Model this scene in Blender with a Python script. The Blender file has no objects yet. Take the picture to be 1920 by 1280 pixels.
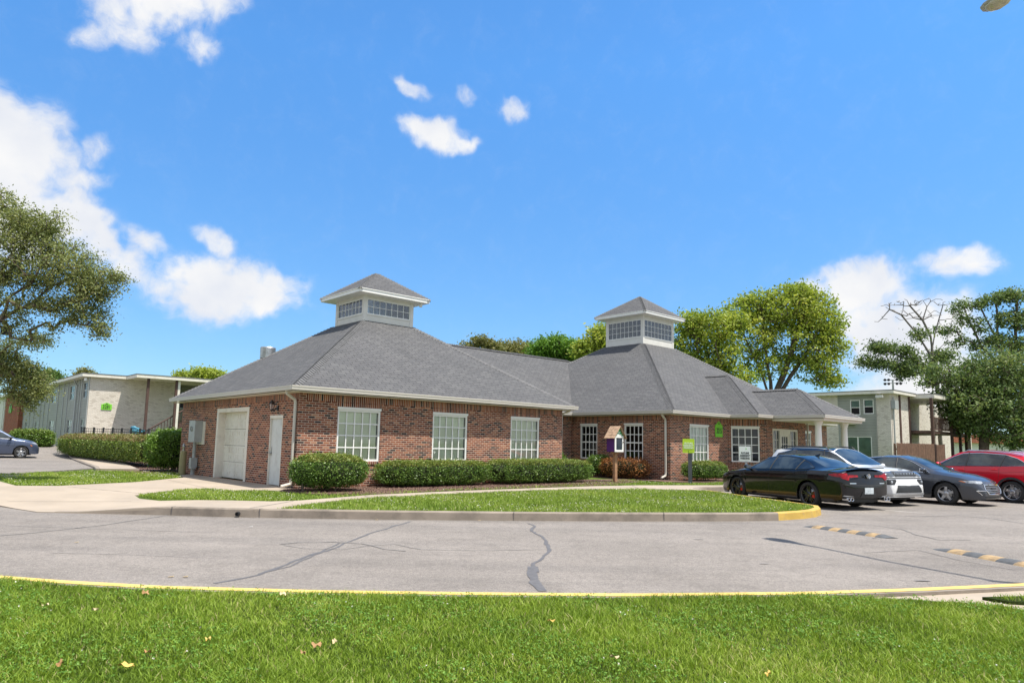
import bpy, bmesh, math, random
import numpy as np
from mathutils import Vector, Matrix
from mathutils.bvhtree import BVHTree
from mathutils.geometry import delaunay_2d_cdt
random.seed(7); RNG = np.random.default_rng(11)
R = math.radians
sc = bpy.context.scene
COL = sc.collection
# ---------------------------------------------------------------- camera
H = 1.42; F0 = 1284.0; PT = 0.11633; RL = 0.02032; CY = 680.6
fw = Vector((0, math.cos(PT), math.sin(PT))); up0 = Vector((0, -math.sin(PT), math.cos(PT))); r0 = Vector((1, 0, 0))
cr = r0*math.cos(RL) + up0*math.sin(RL); cu = -r0*math.sin(RL) + up0*math.cos(RL)
cam = bpy.data.cameras.new('camera'); camo = bpy.data.objects.new('camera', cam); COL.objects.link(camo)
camo.matrix_world = Matrix(((cr.x, cu.x, -fw.x, 0), (cr.y, cu.y, -fw.y, 0), (cr.z, cu.z, -fw.z, H), (0, 0, 0, 1)))
cam.sensor_width = 36; cam.lens = 36*F0/1920; cam.shift_y = (CY-640)/1920; cam.clip_end = 3000; cam.clip_start = .05
sc.camera = camo
def at(px, py, D):
    d = fw + cr*((px-960)/F0) + cu*((CY-py)/F0)
    return Vector((0, 0, H)) + d*(D/d.y)
# ---------------------------------------------------------------- building frame
C0 = Vector((-6.169, 19.979, 0)); YAW = math.atan2(.675, .738)
UU = Vector((math.cos(YAW), math.sin(YAW), 0)); VV = Vector((-math.sin(YAW), math.cos(YAW), 0))
def W(a, b, z=0): return C0 + UU*a + VV*b + Vector((0, 0, z))
def loc2(x, y):
    q = Vector((x, y, 0)) - C0
    return q.dot(UU), q.dot(VV)
def sst(t): t = min(1, max(0, t)); return t*t*(3-2*t)
def hgt(x, y):
    a, b = loc2(x, y)
    return .6*sst((b-28)/12) + .3*sst((a-30)/10)*(1-sst((b-28)/12))
# ---------------------------------------------------------------- object helpers
def tag(o, label=None, cat=None, group=None, kind=None):
    if label: o['label'] = label
    if cat: o['category'] = cat
    if group: o['group'] = group
    if kind: o['kind'] = kind
    return o
def empty(name, loc=(0, 0, 0), rz=0, **k):
    o = bpy.data.objects.new(name, None); COL.objects.link(o); o.location = loc; o.rotation_euler = (0, 0, rz); o.empty_display_size = .2
    return tag(o, **k)
class MB:
    def __init__(s): s.v = []; s.f = []; s.m = []; s.uv = []
    def face(s, pts, m=0, uv=None):
        n = len(s.v); s.v += [tuple(p) for p in pts]; s.f.append(tuple(range(n, n+len(pts)))); s.m.append(m)
        s.uv += uv if uv else [(0, 0)]*len(pts)
    def box(s, x0, x1, y0, y1, z0, z1, m=0):
        s.obox(((0, 0), (1, 0), (0, 1)), x0, x1, y0, y1, z0, z1, m)
    def obox(s, Fm, s0, s1, o0, o1, z0, z1, m=0, uvrot=False):
        P, d, n = Fm
        if o0 > o1: o0, o1 = o1, o0
        def q(a, o, z): return (P[0]+d[0]*a+n[0]*o, P[1]+d[1]*a+n[1]*o, z)
        flip = (d[0]*n[1]-d[1]*n[0]) < 0
        def U(*l): return [(b, a) for a, b in l] if uvrot else list(l)
        def add(pts, uv):
            if flip: pts = pts[::-1]; uv = uv[::-1]
            s.face(pts, m, uv)
        add([q(s0, o1, z0), q(s0, o1, z1), q(s1, o1, z1), q(s1, o1, z0)], U((s0, z0), (s0, z1), (s1, z1), (s1, z0)))
        add([q(s0, o0, z0), q(s1, o0, z0), q(s1, o0, z1), q(s0, o0, z1)], U((s0, z0), (s1, z0), (s1, z1), (s0, z1)))
        add([q(s0, o0, z0), q(s0, o0, z1), q(s0, o1, z1), q(s0, o1, z0)], U((o0, z0), (o0, z1), (o1, z1), (o1, z0)))
        add([q(s1, o0, z0), q(s1, o1, z0), q(s1, o1, z1), q(s1, o0, z1)], U((o0, z0), (o1, z0), (o1, z1), (o0, z1)))
        add([q(s0, o0, z1), q(s1, o0, z1), q(s1, o1, z1), q(s0, o1, z1)], U((s0, o0), (s1, o0), (s1, o1), (s0, o1)))
        add([q(s0, o0, z0), q(s0, o1, z0), q(s1, o1, z0), q(s1, o0, z0)], U((s0, o0), (s0, o1), (s1, o1), (s1, o0)))
    def tube(s, pts, r, n=8, m=0, cap=True):
        pts = [Vector(p) for p in pts]; rs = r if isinstance(r, (list, tuple)) else [r]*len(pts)
        rings = []; up = None
        for i, p in enumerate(pts):
            t = (pts[min(i+1, len(pts)-1)] - pts[max(i-1, 0)])
            if t.length < 1e-9: t = Vector((0, 0, 1))
            t.normalize()
            if up is None:
                up = Vector((0, 0, 1)) if abs(t.z) < .9 else Vector((1, 0, 0))
            a = up - t*up.dot(t)
            if a.length < 1e-4: a = Vector((1, 0, 0)) - t*t.x
            a.normalize(); up = a; b = t.cross(a)
            rings.append([p + (a*math.cos(2*math.pi*k/n) + b*math.sin(2*math.pi*k/n))*rs[i] for k in range(n)])
        base = len(s.v)
        for rg in rings: s.v += [tuple(q) for q in rg]
        for i in range(len(rings)-1):
            for k in range(n):
                s.f.append((base+i*n+k, base+i*n+(k+1) % n, base+(i+1)*n+(k+1) % n, base+(i+1)*n+k)); s.m.append(m); s.uv += [(0, 0)]*4
        if cap:
            s.f.append(tuple(base+k for k in range(n))[::-1]); s.m.append(m); s.uv += [(0, 0)]*n
            s.f.append(tuple(base+(len(rings)-1)*n+k for k in range(n))); s.m.append(m); s.uv += [(0, 0)]*n
    def lathe(s, prof, c=(0, 0, 0), axis='z', n=24, m=0):
        base = len(s.v)
        for (r, h) in prof:
            for k in range(n):
                a = 2*math.pi*k/n; x, y = r*math.cos(a), r*math.sin(a)
                p = (x, y, h) if axis == 'z' else ((x, h, y) if axis == 'y' else (h, x, y))
                s.v.append((p[0]+c[0], p[1]+c[1], p[2]+c[2]))
        for i in range(len(prof)-1):
            for k in range(n):
                q = (base+i*n+k, base+i*n+(k+1) % n, base+(i+1)*n+(k+1) % n, base+(i+1)*n+k)
                s.f.append(q if axis != 'y' else q[::-1]); s.m.append(m); s.uv += [(0, 0)]*4
    def prism(s, poly, z0, z1, m=0):   # poly (x,y) ccw
        n = len(poly)
        s.face([(x, y, z1) for x, y in poly], m); s.face([(x, y, z0) for x, y in poly][::-1], m)
        for i in range(n):
            a, b = poly[i], poly[(i+1) % n]; s.face([(a[0], a[1], z0), (b[0], b[1], z0), (b[0], b[1], z1), (a[0], a[1], z1)], m)
    def build(s, name, mats, parent=None, smooth=False, **k):
        me = bpy.data.meshes.new(name); me.from_pydata(s.v, [], s.f)
        if not isinstance(mats, (list, tuple)): mats = [mats]
        for q in mats: me.materials.append(q)
        if len(mats) > 1: me.polygons.foreach_set('material_index', s.m)
        ul = me.uv_layers.new(name='UVMap'); ul.data.foreach_set('uv', np.array(s.uv, dtype=np.float32).ravel())
        if smooth: me.polygons.foreach_set('use_smooth', [True]*len(me.polygons))
        me.update()
        o = bpy.data.objects.new(name, me); COL.objects.link(o)
        if parent: o.parent = parent
        return tag(o, **k)
def npmesh(name, V, Fc, mats, parent=None, rnd=None, smooth=False, **k):
    # V (n,3) array, Fc (m,k) faces of equal size
    me = bpy.data.meshes.new(name); nf, kk = Fc.shape
    me.vertices.add(len(V)); me.vertices.foreach_set('co', V.astype(np.float32).ravel())
    me.loops.add(nf*kk); me.loops.foreach_set('vertex_index', Fc.astype(np.int32).ravel())
    me.polygons.add(nf); me.polygons.foreach_set('loop_start', np.arange(0, nf*kk, kk, dtype=np.int32))
    if smooth: me.polygons.foreach_set('use_smooth', np.ones(nf, dtype=bool))
    if not isinstance(mats, (list, tuple)): mats = [mats]
    for q in mats: me.materials.append(q)
    if rnd is not None:
        at_ = me.attributes.new('rnd', 'FLOAT', 'FACE'); at_.data.foreach_set('value', rnd.astype(np.float32))
    me.update(calc_edges=True); me.validate()
    o = bpy.data.objects.new(name, me); COL.objects.link(o)
    if parent: o.parent = parent
    return tag(o, **k)
def parts(name, mat, par, fns):
    for fn in fns:
        m = MB(); fn(m); m.build(name, mat, par)
def copy_tree(o, parent=None):
    c = o.copy(); COL.objects.link(c); c.parent = parent
    for ch in [x for x in COL.objects if x.parent == o]: copy_tree(ch, c)
    return c
def text_mb(body, size, bold=0.0):
    cu_ = bpy.data.curves.new('t', 'FONT'); cu_.body = body; cu_.size = size; cu_.align_x = 'CENTER'; cu_.align_y = 'CENTER'; cu_.extrude = .004; cu_.offset = bold; cu_.space_line = 1.0
    o = bpy.data.objects.new('t', cu_); COL.objects.link(o)
    dg = bpy.context.evaluated_depsgraph_get(); me = bpy.data.meshes.new_from_object(o.evaluated_get(dg))
    bpy.data.objects.remove(o); return me
def text_obj(name, body, size, mat, parent, loc, rot, bold=0.0):
    me = text_mb(body, size, bold); me.name = name; me.materials.clear(); me.materials.append(mat)
    o = bpy.data.objects.new(name, me); COL.objects.link(o); o.parent = parent; o.location = loc; o.rotation_euler = rot; return o
# ---------------------------------------------------------------- material helpers
def newmat(name):
    m = bpy.data.materials.new(name); m.use_nodes = True; nt = m.node_tree; nt.nodes.clear()
    out = nt.nodes.new('ShaderNodeOutputMaterial'); bs = nt.nodes.new('ShaderNodeBsdfPrincipled'); nt.links.new(bs.outputs[0], out.inputs[0])
    return m, nt, bs, out
def N(nt, t, **k):
    n = nt.nodes.new('ShaderNode'+t)
    for a, b in k.items(): setattr(n, a, b)
    return n
def ramp(nt, src, stops, interp='LINEAR'):
    r = N(nt, 'ValToRGB'); r.color_ramp.interpolation = interp; e = r.color_ramp.elements
    while len(e) < len(stops): e.new(.5)
    for i, (p, c) in enumerate(stops): e[i].position = p; e[i].color = (*c, 1) if len(c) == 3 else c
    nt.links.new(src, r.inputs[0]); return r.outputs[0]
def noise(nt, scale, detail=3, vec=None, rough=.55):
    n = N(nt, 'TexNoise'); n.inputs['Scale'].default_value = scale; n.inputs['Detail'].default_value = detail; n.inputs['Roughness'].default_value = rough
    if vec is not None: nt.links.new(vec, n.inputs['Vector'])
    return n
def mixc(nt, fac, a, b, typ='MIX'):
    n = N(nt, 'MixRGB', blend_type=typ)
    for i, x in ((0, fac), (1, a), (2, b)):
        if hasattr(x, 'links') or hasattr(x, 'is_linked'): nt.links.new(x, n.inputs[i])
        elif i == 0: n.inputs[0].default_value = x
        else: n.inputs[i].default_value = (*x, 1)
    return n.outputs[0]
def bump(nt, bs, h, strength=.3, dist=.01):
    b = N(nt, 'Bump'); b.inputs['Strength'].default_value = strength; b.inputs['Distance'].default_value = dist
    nt.links.new(h, b.inputs['Height']); nt.links.new(b.outputs[0], bs.inputs['Normal'])
def simple(name, col, rough=.6, var=.12, vs=6, bmp=.15, bs_=60, metal=0, spec=.5, coat=0, stain=None):
    m, nt, bs, out = newmat(name)
    tc = N(nt, 'TexCoord'); n = noise(nt, vs, 4, tc.outputs['Object'])
    lo = tuple(c*(1-var) for c in col); hi = tuple(min(1, c*(1+var)) for c in col)
    c = ramp(nt, n.outputs[0], [(.3, lo), (.7, hi)])
    if stain:
        n3 = noise(nt, stain[1], 5, tc.outputs['Object'], .7); f = ramp(nt, n3.outputs[0], [(.5, (0, 0, 0)), (.72, (stain[2],)*3)])
        c = mixc(nt, f, c, stain[0])
    nt.links.new(c, bs.inputs['Base Color']); bs.inputs['Roughness'].default_value = rough; bs.inputs['Metallic'].default_value = metal
    bs.inputs['Specular IOR Level'].default_value = spec; bs.inputs['Coat Weight'].default_value = coat; bs.inputs['Coat Roughness'].default_value = .03
    if bmp:
        n2 = noise(nt, bs_, 3, tc.outputs['Object']); bump(nt, bs, n2.outputs[0], bmp, .01)
    return m
def brickmat(name, stops, mortar, bw=.203, rh=.0677, ms=.010, bmp=.6, macro=.18, off=.5, rough=.85):
    m, nt, bs, out = newmat(name); uv = N(nt, 'UVMap'); uv.uv_map = 'UVMap'
    b = N(nt, 'TexBrick'); b.offset = off; b.inputs['Scale'].default_value = 1; b.inputs['Brick Width'].default_value = bw; b.inputs['Row Height'].default_value = rh
    b.inputs['Mortar Size'].default_value = ms/2; b.inputs['Mortar Smooth'].default_value = .1; b.inputs['Color1'].default_value = (0, 0, 0, 1); b.inputs['Color2'].default_value = (1, 1, 1, 1)
    nt.links.new(uv.outputs[0], b.inputs['Vector'])
    c = ramp(nt, b.outputs['Color'], stops, 'CONSTANT')
    n = noise(nt, 45, 3, uv.outputs[0]); c = mixc(nt, .25, c, ramp(nt, n.outputs[0], [(.3, (.25, .25, .25)), (.7, (1, 1, 1))]), 'MULTIPLY')
    c = mixc(nt, b.outputs['Fac'], c, mortar)
    n2 = noise(nt, .5, 5, uv.outputs[0], .65); c = mixc(nt, macro*2.2, c, ramp(nt, n2.outputs[0], [(.3, (.55, .53, .53)), (.5, (.95, .94, .93)), (.68, (1.18, 1.16, 1.14))]), 'MULTIPLY')
    nt.links.new(c, bs.inputs['Base Color']); bs.inputs['Roughness'].default_value = rough; bs.inputs['Specular IOR Level'].default_value = .25
    inv = N(nt, 'Math', operation='SUBTRACT'); inv.inputs[0].default_value = 1; nt.links.new(b.outputs['Fac'], inv.inputs[1]); bump(nt, bs, inv.outputs[0], bmp, .008)
    return m
def glassmat(name, tint=(.96, .985, .965), refl=1.6, rough=.015, wav=.02):
    m, nt, bs, out = newmat(name); nt.nodes.remove(bs)
    g = N(nt, 'BsdfGlossy'); g.inputs['Roughness'].default_value = rough; g.inputs['Color'].default_value = (.95, .97, 1, 1)
    t = N(nt, 'BsdfTransparent'); t.inputs['Color'].default_value = (*tint, 1)
    fr = N(nt, 'Fresnel'); fr.inputs['IOR'].default_value = refl
    tc = N(nt, 'TexCoord'); n = noise(nt, 1.3, 2, tc.outputs['Object']); b = N(nt, 'Bump'); b.inputs['Strength'].default_value = wav; b.inputs['Distance'].default_value = .1
    nt.links.new(n.outputs[0], b.inputs['Height']); nt.links.new(b.outputs[0], g.inputs['Normal'])
    mx = N(nt, 'MixShader'); nt.links.new(fr.outputs[0], mx.inputs[0]); nt.links.new(t.outputs[0], mx.inputs[1]); nt.links.new(g.outputs[0], mx.inputs[2]); nt.links.new(mx.outputs[0], out.inputs[0])
    return m
def leafmat(name, stops, trans=.35, rough=.55):
    m, nt, bs, out = newmat(name); a = N(nt, 'Attribute'); a.attribute_name = 'rnd'
    c = ramp(nt, a.outputs['Fac'], stops); nt.links.new(c, bs.inputs['Base Color']); bs.inputs['Roughness'].default_value = rough; bs.inputs['Specular IOR Level'].default_value = .3
    tr = N(nt, 'BsdfTranslucent'); c2 = mixc(nt, 1, c, (1.0, .95, .6), 'MULTIPLY'); nt.links.new(c2, tr.inputs[0])
    mx = N(nt, 'MixShader'); mx.inputs[0].default_value = trans; nt.links.new(bs.outputs[0], mx.inputs[1]); nt.links.new(tr.outputs[0], mx.inputs[2]); nt.links.new(mx.outputs[0], out.inputs[0])
    return m
M = {}
BR = [(0, (.040, .027, .028)), (.12, (.13, .048, .034)), (.30, (.21, .070, .042)), (.52, (.27, .092, .052)), (.72, (.32, .115, .062)), (.88, (.39, .155, .080)), (.96, (.45, .22, .13))]
M['brick'] = brickmat('red_brick', BR, (.54, .425, .335), ms=.015)
M['soldier'] = brickmat('soldier_brick', BR, (.58, .47, .39), bw=.0677, rh=.4, off=0, ms=.016)
M['brick_orange'] = brickmat('orange_brick', [(0, (.25, .07, .04)), (.4, (.36, .10, .055)), (.8, (.43, .14, .075))], (.36, .24, .18))
M['brick_white'] = brickmat('painted_brick', [(0, (.74, .68, .60)), (.5, (.80, .74, .66)), (.86, (.60, .54, .47))], (.50, .44, .37), bw=.21, rh=.085, ms=.018, bmp=.5, macro=.1)
M['shingle'] = brickmat('asphalt_shingle', [(0, (.114, .114, .117)), (.3, (.122, .121, .124)), (.6, (.130, .129, .131)), (.85, (.139, .138, .139))], (.042, .041, .043), bw=.30, rh=.14, ms=.016, bmp=.8, macro=.12, off=.37, rough=.95)  # dark joint colour paints the shadow line under each shingle course
M['cap'] = simple('ridge_cap_shingle', (.128, .126, .127), .95, .2, 5, .3, 120)
M['trim'] = simple('cream_trim', (.74, .70, .61), .5, .05, 3, .03, 30, stain=((.35, .31, .25), 2.5, .35))
M['gutter'] = simple('gutter_paint', (.56, .52, .455), .4, .04, 3, .02, 20, stain=((.35, .32, .26), 3, .3))
M['white'] = simple('white_paint', (.82, .81, .77), .45, .04, 3, .02, 30)
M['soffit'] = simple('soffit', (.66, .60, .50), .6, .04, 3, .05, 30)
M['greyboard'] = simple('cupola_siding', (.66, .64, .59), .6, .06, 3, .1, 25)
M['door'] = simple('door_paint', (.60, .62, .60), .45, .05, 2, .03, 20, stain=((.32, .30, .26), 3, .4))
M['garage'] = simple('garage_paint', (.72, .70, .62), .5, .05, 2, .05, 20, stain=((.42, .36, .27), 1.6, .5))
M['galv'] = simple('galvanised_metal', (.45, .46, .46), .38, .2, 6, .05, 40, metal=.8)
M['greymetal'] = simple('grey_paint_metal', (.36, .38, .37), .4, .08, 5, .03, 30)
M['black'] = simple('black_metal', (.018, .018, .020), .45, .2, 6, .1, 60)
M['brown'] = simple('brown_wood', (.085, .045, .035), .7, .25, 4, .2, 40)
M['fencewood'] = simple('fence_wood', (.16, .085, .055), .85, .3, 5, .4, 30)
M['postwood'] = simple('post_wood', (.34, .19, .10), .8, .25, 8, .3, 40)
M['cedar'] = simple('cedar_shake', (.42, .28, .18), .85, .3, 9, .4, 50)
M['concrete'] = simple('concrete', (.37, .305, .235), .9, .12, .7, .3, 90, stain=((.30, .255, .21), .5, .5))
M['kerb'] = simple('kerb_concrete', (.27, .225, .18), .9, .2, 2.2, .5, 70, stain=((.13, .11, .09), 1.8, .75))
M['yellow'] = simple('yellow_paint', (.74, .50, .13), .7, .12, 6, .3, 60, stain=((.30, .25, .19), 6, .6))
M['yellow2'] = simple('yellow_kerb_paint', (.52, .34, .07), .7, .15, 3, .3, 60, stain=((.32, .24, .15), 4, .8))
M['mulch'] = simple('mulch', (.13, .075, .055), .95, .5, 30, .9, 60)
M['dirt'] = simple('soil_and_thatch', (.07, .085, .03), .95, .5, 12, .8, 80)
M['lime'] = simple('lime_sign', (.48, .68, .03), .4, .03, 3, 0)
M['green_sign'] = simple('green_number_sign', (.20, .60, .04), .45, .04, 3, 0)
M['signwhite'] = simple('sign_white', (.75, .80, .72), .45, .03, 3, 0)
M['ink'] = simple('sign_lettering', (.015, .02, .012), .5, .03, 3, 0)
M['whiteink'] = simple('white_lettering', (.85, .9, .8), .5, .03, 3, 0)
M['purple'] = simple('purple_paint', (.085, .018, .16), .5, .08, 5, .05)
M['green'] = simple('green_paint', (.01, .30, .07), .5, .06, 5, .05)
M['tan'] = simple('tan_pipe', (.33, .28, .14), .55, .1, 5, .1)
M['dark'] = simple('dark_interior', (.02, .02, .018), .9, .2, 2, 0)
M['room'] = simple('room_wall', (.16, .14, .11), .9, .2, 1, 0)
M['glass'] = glassmat('window_glass')
M['glass_sky'] = glassmat('cupola_glass', (.93, .98, .95), 2.0, .08)
M['siding'] = None
def sidingmat(name, col, pitch=.2):
    m, nt, bs, out = newmat(name); tc = N(nt, 'TexCoord'); sp = N(nt, 'SeparateXYZ'); nt.links.new(tc.outputs['Object'], sp.inputs[0])
    d = N(nt, 'Math', operation='DIVIDE'); nt.links.new(sp.outputs[2], d.inputs[0]); d.inputs[1].default_value = pitch
    fr = N(nt, 'Math', operation='FRACT'); nt.links.new(d.outputs[0], fr.inputs[0])
    n = noise(nt, 1.2, 4, tc.outputs['Object']); c = ramp(nt, n.outputs[0], [(.3, tuple(x*.88 for x in col)), (.7, tuple(x*1.1 for x in col))])
    e = ramp(nt, fr.outputs[0], [(.0, (.45, .45, .45)), (.10, (1, 1, 1))]); c = mixc(nt, .8, c, e, 'MULTIPLY')  # shade under each lap and slat painted as a dark lower edge
    nt.links.new(c, bs.inputs['Base Color']); bs.inputs['Roughness'].default_value = .6
    inv = N(nt, 'Math', operation='SUBTRACT'); inv.inputs[0].default_value = 1; nt.links.new(fr.outputs[0], inv.inputs[1]); bump(nt, bs, inv.outputs[0], .8, .02)
    return m
M['siding'] = sidingmat('grey_green_siding', (.30, .305, .265))
M['siding2'] = sidingmat('taupe_siding', (.33, .32, .28))
M['blind'] = sidingmat('cream_blinds', (.86, .87, .66), .05)
M['blind2'] = sidingmat('white_blinds', (.80, .84, .70), .05)
M['curtain'] = simple('green_curtain', (.22, .34, .27), .8, .2, 2, 0)
# ---------------------------------------------------------------- sky, sun
SUN_EL, SUN_DIR = 68.0, -25.0     # direction the light comes from: angle from +x towards +y
def skyworld():
    w = bpy.data.worlds.new('World'); sc.world = w; w.use_nodes = True; nt = w.node_tree; nt.nodes.clear()
    out = N(nt, 'OutputWorld'); bg = N(nt, 'Background'); nt.links.new(bg.outputs[0], out.inputs[0])
    sky = N(nt, 'TexSky'); sky.sky_type = 'NISHITA'; sky.sun_disc = False; sky.sun_elevation = R(SUN_EL); sky.sun_rotation = R(90-SUN_DIR)
    sky.air_density = 1.0; sky.dust_density = .25; sky.ozone_density = 3.2
    tc = N(nt, 'TexCoord'); sp = N(nt, 'SeparateXYZ'); nt.links.new(tc.outputs['Generated'], sp.inputs[0])
    c = mixc(nt, 1, sky.outputs[0], SKYTINT, 'MULTIPLY'); c = mixc(nt, 1, c, ramp(nt, sp.outputs[2], [(0, (.95, .72, .70)), (.12, (1.0, .82, .80)), (.5, (1.15, 1.22, 1.24))]), 'MULTIPLY')
    at2 = N(nt, 'Math', operation='ARCTAN2'); nt.links.new(sp.outputs[0], at2.inputs[0]); nt.links.new(sp.outputs[1], at2.inputs[1])
    asn = N(nt, 'Math', operation='ARCSINE'); nt.links.new(sp.outputs[2], asn.inputs[0])
    cb = N(nt, 'CombineXYZ'); nt.links.new(at2.outputs[0], cb.inputs[0]); nt.links.new(asn.outputs[0], cb.inputs[1])
    sc2 = N(nt, 'VectorMath', operation='SCALE'); sc2.inputs[3].default_value = 57.2958; nt.links.new(cb.outputs[0], sc2.inputs[0]); P = sc2.outputs[0]
    nw = noise(nt, .22, 3, P, .6); off = N(nt, 'VectorMath', operation='SUBTRACT'); nt.links.new(nw.outputs['Color'], off.inputs[0]); off.inputs[1].default_value = (.5, .5, .5)
    os_ = N(nt, 'VectorMath', operation='SCALE'); os_.inputs[3].default_value = 3.6; nt.links.new(off.outputs[0], os_.inputs[0])
    ad = N(nt, 'VectorMath', operation='ADD'); nt.links.new(P, ad.inputs[0]); nt.links.new(os_.outputs[0], ad.inputs[1]); Q = ad.outputs[0]
    total = None
    for (a, e, ra, re, wgt, rot) in CLOUDS:
        mp = N(nt, 'Mapping'); mp.vector_type = 'TEXTURE'; mp.inputs['Location'].default_value = (a, e, 0); mp.inputs['Rotation'].default_value = (0, 0, R(rot)); mp.inputs['Scale'].default_value = (ra, re, 1); nt.links.new(Q, mp.inputs[0])
        ln = N(nt, 'VectorMath', operation='LENGTH'); nt.links.new(mp.outputs[0], ln.inputs[0])
        mr = N(nt, 'MapRange', interpolation_type='SMOOTHERSTEP'); mr.inputs['From Min'].default_value = 1.5; mr.inputs['From Max'].default_value = .1; mr.inputs['To Max'].default_value = wgt
        nt.links.new(ln.outputs['Value'], mr.inputs[0])
        if total is None: total = mr.outputs[0]
        else:
            mx = N(nt, 'Math', operation='SMOOTH_MAX'); mx.inputs[2].default_value = .15; nt.links.new(total, mx.inputs[0]); nt.links.new(mr.outputs[0], mx.inputs[1]); total = mx.outputs[0]
    # unseen broken cumulus, added overhead and behind the view as neutral fill
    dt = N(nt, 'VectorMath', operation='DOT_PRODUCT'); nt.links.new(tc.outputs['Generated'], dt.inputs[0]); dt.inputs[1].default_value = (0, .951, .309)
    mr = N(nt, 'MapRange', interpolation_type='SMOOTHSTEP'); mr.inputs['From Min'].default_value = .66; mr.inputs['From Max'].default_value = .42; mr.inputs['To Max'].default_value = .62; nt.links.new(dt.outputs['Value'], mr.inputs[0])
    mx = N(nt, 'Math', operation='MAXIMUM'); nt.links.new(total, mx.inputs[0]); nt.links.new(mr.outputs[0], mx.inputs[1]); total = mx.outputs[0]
    nz = noise(nt, .42, 12, Q, .68)
    m1 = N(nt, 'Math', operation='MULTIPLY_ADD'); nt.links.new(nz.outputs[0], m1.inputs[0]); m1.inputs[1].default_value = 1.25; m1.inputs[2].default_value = -.60
    gt = N(nt, 'Math', operation='MULTIPLY'); gt.use_clamp = True; nt.links.new(total, gt.inputs[0]); gt.inputs[1].default_value = 3.0
    m2 = N(nt, 'Math', operation='MULTIPLY'); nt.links.new(m1.outputs[0], m2.inputs[0]); nt.links.new(gt.outputs[0], m2.inputs[1])
    sm = N(nt, 'Math', operation='ADD'); nt.links.new(total, sm.inputs[0]); nt.links.new(m2.outputs[0], sm.inputs[1])
    fr = N(nt, 'MapRange', interpolation_type='SMOOTHSTEP'); fr.inputs['From Min'].default_value = .08; fr.inputs['From Max'].default_value = .95; nt.links.new(sm.outputs[0], fr.inputs[0])
    n2 = noise(nt, .16, 5, P, .5); cc = ramp(nt, n2.outputs[0], [(.3, tuple(x*CLB for x in (.80, .84, .93))), (.6, tuple(x*CLB for x in (1, 1, 1)))])
    fin = mixc(nt, fr.outputs[0], c, cc)
    nt.links.new(fin, bg.inputs[0]); bg.inputs[1].default_value = SKYSTR
SKYSTR = .088; SKYTINT = (.58, .99, 1.24); CLB = 5.7
# azimuth, elevation, radii (degrees), weight, rotation
CLOUDS = [(-25.8, 31.4, 3.2, 1.7, .8, 10), (-33, 27.4, 2.6, 1.1, .62, 30), (-29.2, 14.3, 2.4, 1.0, .7, -25), (-21.5, 11.4, 4.6, 1.8, 1.0, -5), (-33.0, 19.8, 1.8, 1.2, .55, 40),
  (-29.5, 30.5, 5.5, 3.2, .95, 20), (-26.3, 28.3, 2.2, 1.4, .75, 0), (-32, 28.5, 2.2, 1.2, .6, 30),
  (-37.5, 19.5, 4.2, 3.6, 1.15, -35), (-39, 15.5, 6, 5, 1.2, -20), (-34, 15.2, 4.5, 2.6, 1.0, -38), (-31, 13.2, 4.2, 1.9, .85, -35), (-33.6, 17.8, 2.6, .9, .7, 10),
  (-24.0, 11.5, 5.0, 2.9, 1.15, 8), (-26.5, 10.8, 2.4, 1.4, .85, 0), (-24.2, 15.2, 2.1, 1.2, .8, -20), (-19.5, 12.2, 3.0, 1.6, .8, 0),
  (-7.4, 24.9, 3.5, 1.3, 1.05, -5), (-5.0, 24.2, 2.2, .9, .8, 0), (-9.3, 28.1, 1.7, .8, .7, -10), (-4.6, 27.7, 1.2, .8, .45, 0), (-.6, 27, 1.9, 1.1, .72, -15),
  (27.3, 12.3, 4.0, 2.1, 1.2, 5), (30, 8.5, 5.5, 3.6, 1.15, 0), (31.5, 4.5, 5.5, 4, 1.0, 0), (33.5, 13.2, 2.9, 1.3, .75, 0), (24.5, 12, 2, 1.1, .8, 0)]
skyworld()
sl = bpy.data.lights.new('sun', 'SUN'); sl.energy = 3.6; sl.angle = R(.5); sl.color = (1, .95, .86)
so = bpy.data.objects.new('sun', sl); COL.objects.link(so)
sd = Vector((math.cos(R(SUN_EL))*math.cos(R(SUN_DIR)), math.cos(R(SUN_EL))*math.sin(R(SUN_DIR)), math.sin(R(SUN_EL))))
so.rotation_euler = sd.to_track_quat('Z', 'Y').to_euler(); so.location = sd*50
sc.view_settings.view_transform = 'Standard'; sc.view_settings.look = 'None'; sc.view_settings.gamma = 1; sc.view_settings.exposure = 0.95
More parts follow.
